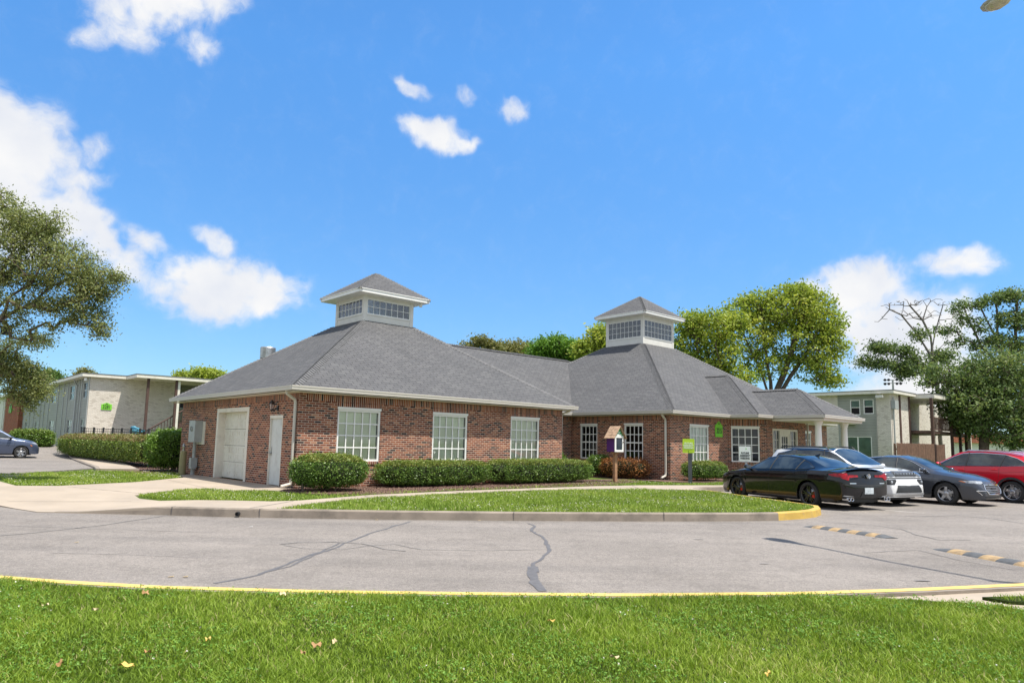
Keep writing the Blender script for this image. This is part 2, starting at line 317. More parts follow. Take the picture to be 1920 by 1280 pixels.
# ---------------------------------------------------------------- ground materials
def roadmat():
    m, nt, bs, out = newmat('asphalt'); tc = N(nt, 'TexCoord'); o = tc.outputs['Object']
    n1 = noise(nt, .35, 5, o, .6); c = ramp(nt, n1.outputs[0], [(.3, (.232, .210, .190)), (.7, (.305, .276, .250))])
    n2 = noise(nt, 62, 5, o, .85); c = mixc(nt, .75, c, ramp(nt, n2.outputs[0], [(.36, (.35, .34, .33)), (.5, (.97, .97, .97)), (.66, (1.5, 1.46, 1.4))]), 'MULTIPLY')
    n5 = noise(nt, 17, 6, o, .85); c = mixc(nt, .6, c, ramp(nt, n5.outputs[0], [(.38, (.70, .69, .68)), (.5, (1, 1, 1)), (.62, (1.28, 1.27, 1.25))]), 'MULTIPLY')
    n4 = noise(nt, 2.2, 6, o, .7); c = mixc(nt, .35, c, ramp(nt, n4.outputs[0], [(.38, (.72, .72, .72)), (.5, (1.03, 1.03, 1.03))]), 'MULTIPLY')
    v = N(nt, 'TexVoronoi'); v.inputs['Scale'].default_value = 48; nt.links.new(o, v.inputs['Vector']); c = mixc(nt, .28, c, ramp(nt, v.outputs['Distance'], [(.0, (1.3, 1.28, 1.22)), (.6, (.45, .44, .43))]), 'MULTIPLY')
    mp = N(nt, 'Mapping'); mp.inputs['Scale'].default_value = (.12, 1.5, 1); nt.links.new(o, mp.inputs[0]); n3 = noise(nt, 1.2, 4, mp.outputs[0], .6)
    c = mixc(nt, .55, c, ramp(nt, n3.outputs[0], [(.35, (.80, .80, .81)), (.6, (1.04, 1.03, 1.02))]), 'MULTIPLY')
    nt.links.new(c, bs.inputs['Base Color']); bs.inputs['Roughness'].default_value = .92; bs.inputs['Specular IOR Level'].default_value = .2
    bump(nt, bs, n2.outputs[0], .5, .01); return m
M['road'] = roadmat()
M['tar'] = simple('tar_seal', (.115, .110, .110), .75, .2, 12, .2, 90)
M['tar2'] = simple('faded_tar', (.195, .18, .168), .85, .15, 8, .3, 100)
M['paintline'] = simple('worn_white_paint', (.42, .39, .35), .8, .1, 9, .3, 90)
def turfmat(name, a, b, d):
    m, nt, bs, out = newmat(name); tc = N(nt, 'TexCoord'); o = tc.outputs['Object']
    n1 = noise(nt, .9, 5, o, .65); c = ramp(nt, n1.outputs[0], [(.3, a), (.65, b), (.85, d)])
    n2 = noise(nt, 38, 4, o, .8); c = mixc(nt, .8, c, ramp(nt, n2.outputs[0], [(.35, (.35, .38, .3)), (.65, (1.25, 1.2, 1.1))]), 'MULTIPLY')
    nt.links.new(c, bs.inputs['Base Color']); bs.inputs['Roughness'].default_value = .9; bs.inputs['Specular IOR Level'].default_value = .1; bump(nt, bs, n2.outputs[0], 1, .04); return m
M['turf'] = turfmat('turf', (.095, .145, .030), (.15, .22, .048), (.22, .24, .08))
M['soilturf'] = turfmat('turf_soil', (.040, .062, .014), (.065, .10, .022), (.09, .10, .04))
# ---------------------------------------------------------------- ground sheets
def inpoly(x, y, poly):
    c = np.zeros(len(x), bool); n = len(poly); j = n-1
    for i in range(n):
        xi, yi = poly[i]; xj, yj = poly[j]
        hit = ((yi > y) != (yj > y)) & (x < (xj-xi)*(y-yi)/((yj-yi) if yj != yi else 1e-9)+xi); c ^= hit; j = i
    return c
def dens(poly, step):
    o = []
    for i in range(len(poly)):
        a, b = Vector(poly[i]), Vector(poly[(i+1) % len(poly)]); n = max(1, int((b-a).length/step))
        for k in range(n): o.append(tuple(a.lerp(b, k/n)))
    return o
def sheet(name, poly, z, mat, step=1.5, skirt=.25, zf=None, kind='structure', **k):
    p = dens(poly, step); xs = [q[0] for q in p]; ys = [q[1] for q in p]
    gx, gy = np.meshgrid(np.arange(min(xs), max(xs), step), np.arange(min(ys), max(ys), step)); gx = gx.ravel()+.013; gy = gy.ravel()+.017
    ins = inpoly(gx, gy, poly); pts = [Vector(q) for q in p] + [Vector((a, b)) for a, b in zip(gx[ins], gy[ins])]
    n = len(p); vs, es, fs, *_ = delaunay_2d_cdt(pts, [(i, (i+1) % n) for i in range(n)], [], 1, 1e-5)
    Z = lambda x, y: z + hgt(x, y) + (zf(x, y) if zf else 0)
    mb = MB(); mb.v = [(q.x, q.y, Z(q.x, q.y)) for q in vs]
    for f in fs:
        a, b, c = [vs[i] for i in f]; f = tuple(f)
        if (b-a).cross(c-a) < 0: f = f[::-1]
        mb.f.append(f); mb.m.append(0); mb.uv += [(vs[i].x, vs[i].y) for i in f]
    if skirt:
        for i in range(n):
            a, b = p[i], p[(i+1) % n]; za, zb = Z(*a), Z(*b); mb.face([(a[0], a[1], za), (b[0], b[1], zb), (b[0], b[1], zb-skirt), (a[0], a[1], za-skirt)])
    return mb.build(name, mat, kind=kind, **k)
ROADZ = -.16
sheet('ground', [(-450, -60), (450, -60), (450, 900), (-450, 900)], -.26, M['turf'], 30, 0)
sheet('road', [(-46, 5), (60, 5), (60, 70), (-46, 70)], ROADZ, M['road'], 3, 0)
NEARTOP = [(-14, 9.6), (-9, 8.05), (-5.46, 7.14), (-4.3, 6.88), (-3.29, 6.73), (-1.76, 6.68), (0.04, 6.74), (1.28, 6.82), (2.92, 7.05), (4.16, 7.33), (5.68, 7.75), (8, 8.5), (14, 11)]
FARTOP = [(-9.2, 14.12), (-8.7, 14.1), (-7.18, 14.1), (-5.7, 13.98), (-5.09, 13.99), (-2.73, 14.07), (0.06, 14.35), (2.46, 14.68), (4.2, 15.0), (5.19, 15.21), (5.98, 15.45), (6.74, 15.94), (7.22, 16.40), (7.62, 17.0), (7.84, 17.6), (7.78, 18.0), (7.6, 18.6), (7.05, 20.8), (6.6, 22.9), (6.5, 24.0), (6.9, 24.7), (8.2, 25.6), (15, 30.6), (27, 39.5), (45, 52)]
def offs(line, d):
    o = []
    for i, p in enumerate(line):
        a = Vector(line[max(0, i-1)]); b = Vector(line[min(len(line)-1, i+1)]); t = (b-a).normalized(); nn = Vector((-t.y, t.x)); o.append((p[0]+nn.x*d, p[1]+nn.y*d))
    return o
def kerb(name, line, w, top, bot, mat, side=1, jit=.0, zf=None):
    # fine polyline with a rounded outer edge; side: +1 keeps the body to the left of the line
    pts = []
    for i in range(len(line)-1):
        a, b = Vector(line[i]), Vector(line[i+1]); n = max(1, int((b-a).length/.25))
        for k in range(n): pts.append(a.lerp(b, k/n))
    pts.append(Vector(line[-1])); pts = [(p.x, p.y) for p in pts]
    if jit: pts = [(x+random.uniform(-jit, jit)*.2, y+random.uniform(-jit, jit)) for x, y in pts]
    prof = [(0, bot-.05), (0.012, top-.025), (.03, top), (w, top), (w, bot)]
    lines = [offs(pts, side*d) for d, _ in prof]; mb = MB(); nP = len(pts)
    for j, (d, z) in enumerate(prof):
        for (x, y) in lines[j]: mb.v.append((x, y, z+hgt(x, y)+(zf(x, y) if zf and z > bot else 0)))
    for j in range(len(prof)-1):
        for i in range(nP-1):
            q = (j*nP+i, j*nP+i+1, (j+1)*nP+i+1, (j+1)*nP+i); mb.f.append(q if side > 0 else q[::-1]); mb.m.append(0); mb.uv += [(0, 0)]*4
    for e in (0, nP-1):
        q = [j*nP+e for j in range(len(prof))]; mb.f.append(tuple(q)); mb.m.append(0); mb.uv += [(0, 0)]*len(q)
    return mb.build(name, mat, kind='structure')
i_s = 11   # nose starts here
ap = lambda x, y: -.15*sst((-6.6-x)/2.6)*sst((17.5-y)/3.0)
kerb('kerb', FARTOP[:i_s], .15, .012, ROADZ, M['kerb'], zf=ap)
kerb('kerb_painted', FARTOP[i_s-1:19], .15, .014, ROADZ, M['yellow2'])
kerb('kerb_parking', FARTOP[18:], .15, .012, ROADZ, M['kerb'])
kerb('kerb_roadside', offs(NEARTOP, 0.0), .17, .004, ROADZ, M['kerb'], -1)
# the painted strip lies on the top of the roadside kerb
sa = []; 
for i in range(len(NEARTOP)-1):
    a, b = Vector(NEARTOP[i]), Vector(NEARTOP[i+1]); n = max(1, int((b-a).length/.12))
    for k in range(n): sa.append(tuple(a.lerp(b, k/n)))
inn = [(x, y+random.uniform(-.010, .006)) for x, y in offs(sa, -.115)]; mb = MB()
sa2 = offs(sa, -.0)
for i in range(len(sa)-1):
    mb.face([(*sa2[i], .008), (*sa2[i+1], .008), (*inn[i+1], .008), (*inn[i], .008)][::-1])
    mb.face([(*sa2[i], .008), (*sa2[i+1], .008), (sa2[i+1][0], sa2[i+1][1]+.004, -.12), (sa2[i][0], sa2[i][1]+.004, -.12)])
mb.build('yellow_kerb_line', M['yellow'], kind='structure')
nearin = offs(NEARTOP, -.16)
NEARLAWN = [p for p in nearin if p[0] <= 3.2] + [(3.3, 6.92), (3.93, 6.88), (4.66, 6.70), (4.78, 6.45), (5.6, 6.0), (9, 5.4), (14, 5), (14, -4), (-14, -4)]
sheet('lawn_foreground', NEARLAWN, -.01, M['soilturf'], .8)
sheet('sidewalk_roadside', [(2.6, 6.8), (3.3, 6.95), (4.3, 7.19), (5.68, 7.58), (8, 8.3), (14, 10.8), (14, 4.6), (5, 4.6), (4, 6.2)], -.03, M['concrete'], 1)
sheet('lawn_roadside_right', [(4.72, 7.02), (5.3, 7.13), (7.5, 7.8), (7.7, 6.9), (5.5, 6.72), (4.85, 6.84)], .0, M['soilturf'], .5, skirt=.04)
inner = offs(FARTOP, .14)
# raised block behind the far kerb: turf everywhere, then concrete laid over it
TUR = inner + [(45, 90), (-70, 90), (-70, 47), (-17.5, 29.0), (-17.3, 25), (-17.8, 23.6), (-15.5, 20.8), (-14.0, 19.2), (-12.5, 18.0), (-9.4, 15.0)]
sheet('lawn', TUR, -.02, M['turf'], 1.2, zf=ap)
DRV = [(-60, 24), (-18, 18.2), (-11.2, 15.2), (-9.55, 14.13), (-9.2, 14.13), (-8.7, 14.11), (-7.18, 14.11), (-5.09, 14.0), (-4.82, 14.02), (-4.65, 14.3), (-4.31, 15.88), (-3.42, 17.51), (-1.42, 19.45), (0.74, 21.42), (2.6, 22.4), (4.32, 23.01), (6.5, 23.07), (6.5, 24.0), (6.9, 24.7), (8.2, 25.7), (9.5, 26.8), (8.14, 26.31), (4.73, 25.17), (2.8, 24.0), (0.77, 22.31), (-1.49, 20.4), (-3.61, 18.3), (-4.85, 16.2), (-5.4, 15.8), (-6.3, 15.85), (-7.95, 15.87), (-8.65, 16.31), (-9.08, 16.87), (-8.94, 17.82), (-8.43, 19.3), (-7.37, 18.75), (-6.6, 19.1), (-5.85, 19.5), (-6.2, 20.1), (-12.2, 26.4), (-12.2, 25.6), (-11.4, 24.4), (-11.5, 21.4), (-12.44, 19.2), (-13.45, 18.95), (-15.04, 20.5), (-20, 21.8), (-60, 31)]
sheet('driveway', DRV, .004, M['concrete'], .8, skirt=.3, zf=ap)
# joints in the concrete
def strip(name, pts, w, z, mat, jit=0):
    pts = [Vector(p) for p in pts]; out = []
    for i in range(len(pts)-1):
        n = max(1, int((pts[i+1]-pts[i]).length/.18))
        for k in range(n): out.append(pts[i].lerp(pts[i+1], k/n))
    out.append(pts[-1]); mb = MB(); L_, R_ = [], []
    for i, p in enumerate(out):
        t = (out[min(i+1, len(out)-1)]-out[max(i-1, 0)]).normalized(); nn = Vector((-t.y, t.x)); q = p + nn*random.uniform(-jit, jit); ww = w*(1+random.uniform(-.3, .3)*(1 if jit else 0))/2
        L_.append(q+nn*ww); R_.append(q-nn*ww)
    for i in range(len(out)-1):
        mb.face([(v.x, v.y, z+hgt(v.x, v.y)) for v in (R_[i], R_[i+1], L_[i+1], L_[i])])
    return mb.build(name, mat, kind='structure')
for i, l in enumerate([[(-5.3, 14.05), (-5.1, 15.0), (-4.95, 16.0)], [(-8.6, 15.9), (-11.2, 15.6)], [(-9.0, 17.2), (-12.0, 18.9)], [(-8.4, 19.4), (-11.1, 22.6)], [(-3.5, 17.4), (-3.9, 18.3)], [(-1.3, 19.5), (-1.8, 20.3)], [(.8, 21.4), (.5, 22.3)], [(4.3, 23), (4.4, 25.1)]]):
    strip('slab_joint', l, .025, .0085, M['tar'] if i == 0 else M['kerb'], .003)
sheet('mulch_bed', [(-6.25, 18.95), (-4.9, 18.0), (-3.5, 18.7), (-2.4, 19.9), (-.6, 21.6), (1.6, 23.4), (3.9, 25.3), (5.2, 27.6), (5.0, 29.6), (2.1, 27.6), (-6.1, 20.15), (-6.35, 19.6)], .012, M['mulch'], .5)
mbed = [tuple(W(a, b).xy) for a, b in ((-1.6, 10.0), (-1.8, 12.2), (-.9, 15), (-.7, 33), (2.6, 34), (2.4, 12), (.2, 10.6), (-.1, 8.9))]
sheet('mulch_bed_hedge', mbed, .012, M['mulch'], .8)
mbed2 = [tuple(W(a, b).xy) for a, b in ((14.6, -2.6), (14.6, 3.6), (15.7, 3.6), (15.7, -1.9), (20.4, -2.0), (20.2, -3.4), (16, -3.3))]
sheet('mulch_bed_wall', mbed2, .012, M['mulch'], .6)
# left parking lot and its pavement
sheet('parking_lot_left', [(-60, 47), (-33, 52), (-17.6, 29.6), (-17.4, 25.3), (-16.2, 22.6), (-20, 22.6), (-60, 31)], .02, M['road'], 1.2, zf=lambda x, y: 0)
lk = [(-16.3, 27.3), (-17.6, 29.3), (-24, 38), (-28.5, 44.5), (-33, 51)]
kerb('kerb_parking_left', lk, .15, .10, -.1, M['kerb'], -1)
sheet('sidewalk_left', [(-16.2, 27.4), (-17.4, 29.3), (-23.8, 38), (-28.3, 44.5), (-26.2, 44.2), (-21.0, 36.9), (-15.4, 28.6), (-14.8, 27.7)], .10, M['concrete'], 1.0)
sheet('driveway_far', [(-33, 52), (-27.2, 45.6), (-25.0, 47.0), (-27, 53)], .05, M['concrete'], 1.0)
# sealed cracks in the asphalt
rz = ROADZ + .003
def gpx(px, py):
    d = fw + cr*((px-960)/F0) + cu*((CY-py)/F0); t = (ROADZ-H)/d.z; return (d.x*t, d.y*t)
def crack(px, w, mat='tar', j=.015, name='sealed_crack'): strip(name, [gpx(*p) for p in px], w, rz, M[mat], j); 
crack([(770, 977), (746, 984), (720, 992), (700, 997), (665, 1010), (640, 1022), (610, 1033), (575, 1042), (540, 1058), (500, 1072), (460, 1083), (400, 1093)], .05, j=.03)
rz += .0009
crack([(640, 1018), (600, 1036), (560, 1055), (520, 1067), (480, 1075)], .035, j=.04)
rz += .0009
crack([(990, 981), (1003, 986), (995, 995), (1018, 1006), (1025, 1019), (1031, 1031), (1022, 1042), (1001, 1056), (1002, 1066), (1005, 1073)], .055, j=.02)
rz += .0009
crack([(998, 1062), (999, 1080), (1004, 1092), (1012, 1100), (1018, 1108)], .11, 'tar', .012)
rz += .0009
crack([(0, 1004), (60, 999), (180, 986), (300, 968), (335, 962)], .035, 'tar2', .01)
crack([(525, 1020), (560, 1017), (620, 1016), (680, 1019), (720, 1029), (760, 1033)], .03, 'tar2', .02)
rz += .0009
crack([(530, 1022), (570, 1028), (640, 1030), (700, 1022), (740, 1020), (790, 1030), (900, 1032), (1018, 1030)], .02, 'tar2', .015)
crack([(1535, 977), (1640, 985), (1690, 992), (1720, 1003), (1760, 1012), (1820, 1012)], .03, 'tar2', .02)
rz += .0009
crack([(1660, 965), (1720, 968), (1800, 966), (1860, 972), (1920, 981)], .04, 'tar2', .015)
rz += .0009
crack([(1620, 1036), (1720, 1031), (1800, 1050), (1900, 1068)], .02, 'tar2', .015)
crack([(0, 985), (200, 992), (400, 998)], .015, 'tar2', .01)
crack([(100, 1036), (250, 1040), (380, 1045)], .012, 'tar2', .01)
def patch(px, py, rx, ry, mat):
    c = gpx(px, py); mb = MB(); mb.face([(c[0]+rx*math.cos(t)*random.uniform(.8, 1.1), c[1]+ry*math.sin(t)*random.uniform(.8, 1.1), rz+.001) for t in [k*2*math.pi/26 for k in range(26)]]); mb.build('oil_stain', M[mat], kind='structure')
patch(1640, 1009, .05, .03, 'tar'); patch(1730, 1089, .12, .03, 'tar2'); patch(1433, 1057, .08, .02, 'tar2'); patch(1310, 1011, .1, .03, 'tar2')
for x in (.1, 3.3, -5.0, -6.8):
    yk = np.interp(x, [p[0] for p in FARTOP[:14]], [p[1] for p in FARTOP[:14]]); m = MB(); m.box(x-.004, x+.004, yk-.002, yk+.15, ROADZ, .0155+ap(x, yk)); m.build('kerb_joint', M['tar'], kind='structure')
strip('parking_line', [gpx(1625, 953), gpx(1733, 962)], .09, ROADZ+.004, M['paintline'], .01)
strip('parking_line', [gpx(1700, 937), gpx(1790, 946)], .09, ROADZ+.004, M['paintline'], .01)
strip('road_shoulder_joint', [(p[0], p[1]-.10) for p in FARTOP[2:12]], .05, ROADZ+.003, M['tar2'], .02)
# ================================================================ the brick clubhouse
club = empty('brick_clubhouse', C0, YAW, label='single-storey red brick clubhouse with two grey hipped roofs topped by white glazed cupolas', cat='building')
def wall(mb, Fm, s0, s1, z0, z1, ops, m=0, rev=.10):
    P, d, n = Fm; flip = (d[0]*n[1]-d[1]*n[0]) < 0
    def q(a, o, z): return (P[0]+d[0]*a+n[0]*o, P[1]+d[1]*a+n[1]*o, z)
    def add(pts, uv):
        if flip: pts = pts[::-1]; uv = uv[::-1]
        mb.face(pts, m, uv)
    ss = sorted(set([s0, s1]+[o[0] for o in ops]+[o[1] for o in ops])); zz = sorted(set([z0, z1]+[o[2] for o in ops]+[o[3] for o in ops]))
    for i in range(len(ss)-1):
        for j in range(len(zz)-1):
            a, b, c, e = ss[i], ss[i+1], zz[j], zz[j+1]; ms, mz = (a+b)/2, (c+e)/2
            if any(o[0] < ms < o[1] and o[2] < mz < o[3] for o in ops): continue
            add([q(a, 0, c), q(a, 0, e), q(b, 0, e), q(b, 0, c)], [(a, c), (a, e), (b, e), (b, c)])
    for (a, b, c, e) in ops:
        add([q(a, 0, c), q(a, -rev, c), q(a, -rev, e), q(a, 0, e)], [(0, c), (rev, c), (rev, e), (0, e)])
        add([q(b, 0, c), q(b, 0, e), q(b, -rev, e), q(b, -rev, c)], [(0, c), (0, e), (rev, e), (rev, c)])
        add([q(a, 0, e), q(a, -rev, e), q(b, -rev, e), q(b, 0, e)], [(a, 0), (a, rev), (b, rev), (b, 0)])
        add([q(a, 0, c), q(b, 0, c), q(b, -rev, c), q(a, -rev, c)], [(a, 0), (b, 0), (b, rev), (a, rev)])
def window(par, Fm, s0, s1, z0, z1, cols, rows, blind='blind', head=True, sash=False, fm='white', rev=.09, mid=None, name='window', mt=.036, back='dark'):
    fr = MB(); w = .06; o0, o1 = -rev, -.02
    fr.obox(Fm, s0, s0+w, o0, o1, z0, z1); fr.obox(Fm, s1-w, s1, o0, o1, z0, z1)
    fr.obox(Fm, s0+w, s1-w, o0, o1, z0, z0+w); fr.obox(Fm, s0+w, s1-w, o0, o1, z1-w, z1)
    if head: fr.obox(Fm, s0-.012, s1+.012, -.03, .018, z1-.002, z1+.075)
    gs0, gs1, gz0, gz1 = s0+w, s1-w, z0+w, z1-w; oc = -rev+.02
    for i in range(1, cols):
        x = gs0+(gs1-gs0)*i/cols; fr.obox(Fm, x-mt/2, x+mt/2, oc-.012, oc+.014, gz0, gz1)
    for j in range(1, rows):
        z = gz0+(gz1-gz0)*j/rows; ww = mt/2 if not (sash and j == rows//2) else .03
        fr.obox(Fm, gs0, gs1, oc-.010, oc+.016, z-ww, z+ww)
    f = fr.build(name, M[fm], par)
    g = MB(); P, d, n = Fm; flip = (d[0]*n[1]-d[1]*n[0]) < 0
    def q(a, o, z): return (P[0]+d[0]*a+n[0]*o, P[1]+d[1]*a+n[1]*o, z)
    pts = [q(gs0, oc, gz0), q(gs0, oc, gz1), q(gs1, oc, gz1), q(gs1, oc, gz0)]; g.face(pts[::-1] if flip else pts); g.build('pane', M['glass'], f)
    if blind:
        b = MB(); b.obox(Fm, gs0+.01, gs1-.03, oc-.035, oc-.025, gz0+(.0 if mid is None else (gz1-gz0)*mid), gz1); b.build('blind', M[blind], f)
    bk = MB(); ri = -rev-.07
    bk.obox(Fm, s0-.06, s1+.06, -1.65, -1.6, z0-.06, z1+.06); bk.obox(Fm, s0-.06, s0-.01, -1.6, ri, z0-.06, z1+.06); bk.obox(Fm, s1+.01, s1+.06, -1.6, ri, z0-.06, z1+.06)
    bk.obox(Fm, s0-.01, s1+.01, -1.6, ri, z0-.06, z0-.01); bk.obox(Fm, s0-.01, s1+.01, -1.6, ri, z1+.01, z1+.06); bk.build('room', M[back], f)
    return f
FA_R = ((0, 0), (1, 0), (0, -1)); FA_L = ((0, 0), (0, 1), (-1, 0))
ZT = 2.79; WT, WB = 2.344, .77
LA, LB = 11.15, 10.46
wm = MB(); sm = MB()
WA = [(1.249, 2.749), (4.795, 6.295), (8.363, 9.863)]
wall(wm, FA_R, 0, LA, -.3, ZT, [(a, b, WB, WT) for a, b in WA])
GAR = (3.66, 6.58, 0, 2.443); DOOR = (1.055, 1.955, 0, 2.13)
wall(wm, FA_L, 0, LB, -.3, ZT, [GAR, DOOR], rev=.14)
wall(wm, ((LA, 0), (0, 1), (1, 0)), 0, LB, -.3, ZT, [])
wall(wm, ((0, LB), (1, 0), (0, 1)), 0, LA, -.3, ZT, [])
# wing between the two blocks
FW = ((LA, 3.74), (1, 0), (0, -1)); 
wall(wm, FW, 0, 15.8-LA, -.3, ZT, [(2.95, 3.95, WB, WT)])
# second block
BX0, BY0 = 15.8, -1.92
FB_L = ((BX0, BY0), (0, 1), (-1, 0)); FB_R = ((BX0, BY0), (1, 0), (0, -1))
WBL = [(.5+1.92-.02, 1.42+1.92), (3.21-1.05+1.92-.1, 3.21+1.92-.02)]
WBL = [(1.42, 2.46), (4.04, 5.10)]
wall(wm, FB_L, 0, 3.74-BY0, -.3, ZT, [(a, b, WB, WT) for a, b in WBL])
W6 = (1.47, 3.0)
wall(wm, FB_R, 0, 20.4-BX0, -.3, ZT, [(W6[0], W6[1], WB, WT)])
cdir = Vector((21.55-20.4, -3.3+1.92)); cl = cdir.length; cdir.normalize(); FC = ((20.4, -1.92), tuple(cdir), (cdir.y, -cdir.x))
W7 = (.18, 1.46)
wall(wm, FC, 0, cl, -.3, ZT, [(W7[0], W7[1], WB, WT+.02)])
FD = ((21.55, -3.3), (1, 0), (0, -1)); ENT = (.55, 3.15, 0, 2.36)
wall(wm, FD, 0, 4.0, -.3, ZT, [ENT])
wall(wm, ((25.55, -3.3), (0.64, .768), (.768, -.64)), 0, 1.8, -.3, ZT, [])
FE = ((26.7, -1.92), (1, 0), (0, -1)); wall(wm, FE, 0, 31.36-26.7, -.3, ZT, [(1.3, 2.6, WB, WT)])
wall(wm, ((31.36, -1.92), (0, 1), (1, 0)), 0, 14.7, -.3, ZT, []); wall(wm, ((15.8, 12.78), (1, 0), (0, 1)), 0, 15.56, -.3, ZT, [])
wall(wm, ((15.8, 3.74), (0, 1), (-1, 0)), 0, 9.0, -.3, ZT, [])
wall(wm, ((LA, 10.46), (1, 0), (0, 1)), 0, 4.65, -.3, ZT, [])
walls = wm.build('brick_wall', M['brick'], club)
# soldier courses: frieze band under the eaves, flat arches over the openings, rowlock sills
def soldier(Fm, s0, s1, z0, z1, o=.004, th=.02): sm.obox(Fm, s0, s1, -th, o, z0, z1, 0)
for Fm, L_, ops in ((FA_R, LA, WA), (FA_L, LB, []), (FW, 15.8-LA, [(2.95, 3.95)]), (FB_L, 5.66, WBL), (FB_R, 4.6, [W6]), (FC, cl, [W7]), (FD, 4.0, []), (FE, 4.66, [(1.3, 2.6)])):
    sm = MB(); soldier(Fm, (.21 if Fm in (FA_R, FB_R) else .03), L_-.03, 2.56, 2.76, .005)
    for a, b in ops:
        am = MB(); am.obox(Fm, a-.03, b+.03, -.02, .004, WT+.078, 2.545); am.build('flat_arch', M['soldier'], club); am = MB(); am.obox(Fm, a-.03, b+.03, -.02, .03, WB-.085, WB-.004); am.build('window_sill', M['soldier'], club)
    sm.build('soldier_course', M['soldier'], club)
# ---- windows
for a, b in WA: window(club, FA_R, a, b, WB, WT, 5, 4)
window(club, FW, 2.95, 3.95, WB, WT, 4, 4, None, sash=True)
for a, b in WBL: window(club, FB_L, a, b, WB, WT, 4, 4, None, sash=True)
window(club, FB_R, W6[0], W6[1], WB, WT, 5, 4, 'blind2')
window(club, FC, W7[0], W7[1], WB, WT+.02, 4, 4, None, back='room')
window(club, FE, 1.3, 2.6, WB, WT, 4, 4, None)
# ---- entrance: glazed door between side lights
ent = MB(); e0, e1 = .55, 3.15
for a, b, c, e in ((e0, e0+.07, 0, 2.36), (e1-.07, e1, 0, 2.36), (e0+.07, e1-.07, 2.27, 2.36), (e0+.78, e0+.86, 0, 2.27), (e1-.86, e1-.78, 0, 2.27), (e0+.86, e1-.86, 2.13, 2.27)): ent.obox(FD, a, b, -.12, -.01, c, e)
for a, b in ((e0+.07, e0+.78), (e1-.78, e1-.07)):
    for j in range(1, 5): z = .1+(2.27-.1)*j/5; ent.obox(FD, a, b, -.10, -.075, z-.014, z+.014)
    for i in (1, 2): x = a+(b-a)*i/3; ent.obox(FD, x-.013, x+.013, -.10, -.075, .1, 2.27)
ef = ent.build('entrance_frame', M['trim'], club)
g = MB(); g.obox(FD, e0+.07, e1-.07, -.095, -.088, .02, 2.27); g.build('pane', M['glass'], ef)
dm = MB(); a, b = e0+.86, e1-.86
for x0, x1, z0, z1 in ((a, a+.11, 0, 2.13), (b-.11, b, 0, 2.13), (a+.11, b-.11, 0, .25), (a+.11, b-.11, 2.0, 2.13)): dm.obox(FD, x0, x1, -.085, -.04, z0, z1)
for j in range(1, 5): z = .25+1.75*j/5; dm.obox(FD, a+.11, b-.11, -.08, -.055, z-.012, z+.012)
for i in (1, 2): x = a+.11+(b-a-.22)*i/3; dm.obox(FD, x-.012, x+.012, -.08, -.055, .25, 2.0)
dd = dm.build('entrance_door', M['trim'], club); hb = MB(); hb.obox(FD, b-.09, b-.05, -.04, .01, .95, 1.15); hb.build('handle', M['greymetal'], dd)
bk = MB(); bk.obox(FD, -.2, 4.2, -2.0, -1.9, 0, 2.5); bk.build('room', M['dark'], ef)
# ---- side with the overhead door and the service door
tr = MB(); ga, gb_, gz = GAR[0], GAR[1], GAR[3]
for a, b, c, e, o in ((ga, ga+.16, 0, gz, .012), (gb_-.16, gb_, 0, gz, .012), (ga+.16, gb_-.16, gz-.14, gz, .012)): tr.obox(FA_L, a, b, -.26, o, c, e)
tr.build('garage_door_trim', M['trim'], club)
gd = MB(); a, b = ga+.16, gb_-.16; zz = [0.02, .58, 1.15, 1.72, gz-.14]
for j in range(4):
    gd.obox(FA_L, a, b, -.29, -.24, zz[j]+.006, zz[j+1]-.006)
    n = 4; w = (b-a)/n
    for i in range(n):
        for (q0, q1) in ((.08, .24), (.32, .48)):
            for (u0, u1, v0, v1) in ((a+i*w+.08, a+(i+1)*w-.08, zz[j]+q0, zz[j]+q0+.018), (a+i*w+.08, a+(i+1)*w-.08, zz[j]+q1, zz[j]+q1+.018), (a+i*w+.08, a+i*w+.1, zz[j]+q0+.018, zz[j]+q1), (a+(i+1)*w-.1, a+(i+1)*w-.08, zz[j]+q0+.018, zz[j]+q1)): gd.obox(FA_L, u0, u1, -.24, -.228, v0, v1)
gd.build('garage_door', M['garage'], club)
dk = MB(); dk.obox(FA_L, a, b, -.5, -.45, -.02, gz); dk.build('garage_interior', M['dark'], club)
sd_ = MB(); a, b = DOOR[0], DOOR[1]
sd_.obox(FA_L, a+.03, b-.03, -.10, -.05, .02, 2.03); dr = sd_.build('service_door', M['door'], club)
fr = MB(); fr.obox(FA_L, a, a+.03, -.13, .004, 0, 2.03); fr.obox(FA_L, b-.03, b, -.13, .004, 0, 2.03); fr.obox(FA_L, a-.01, b+.01, -.13, .012, 2.035, 2.13); fr.build('door_frame', M['trim'], dr)
kn = MB(); kn.tube([(.05, b-.10, .98), (-.03, b-.10, .98)], .022, 10); kn.lathe([(.0, -.01), (.032, .0), (.036, .02), (.02, .04), (0, .042)], (-.03, b-.10, .98), 'x', 12); kn.obox(FA_L, b-.13, b-.07, -.05, -.045, .9, 1.18); kn.build('handle', M['galv'], dr)
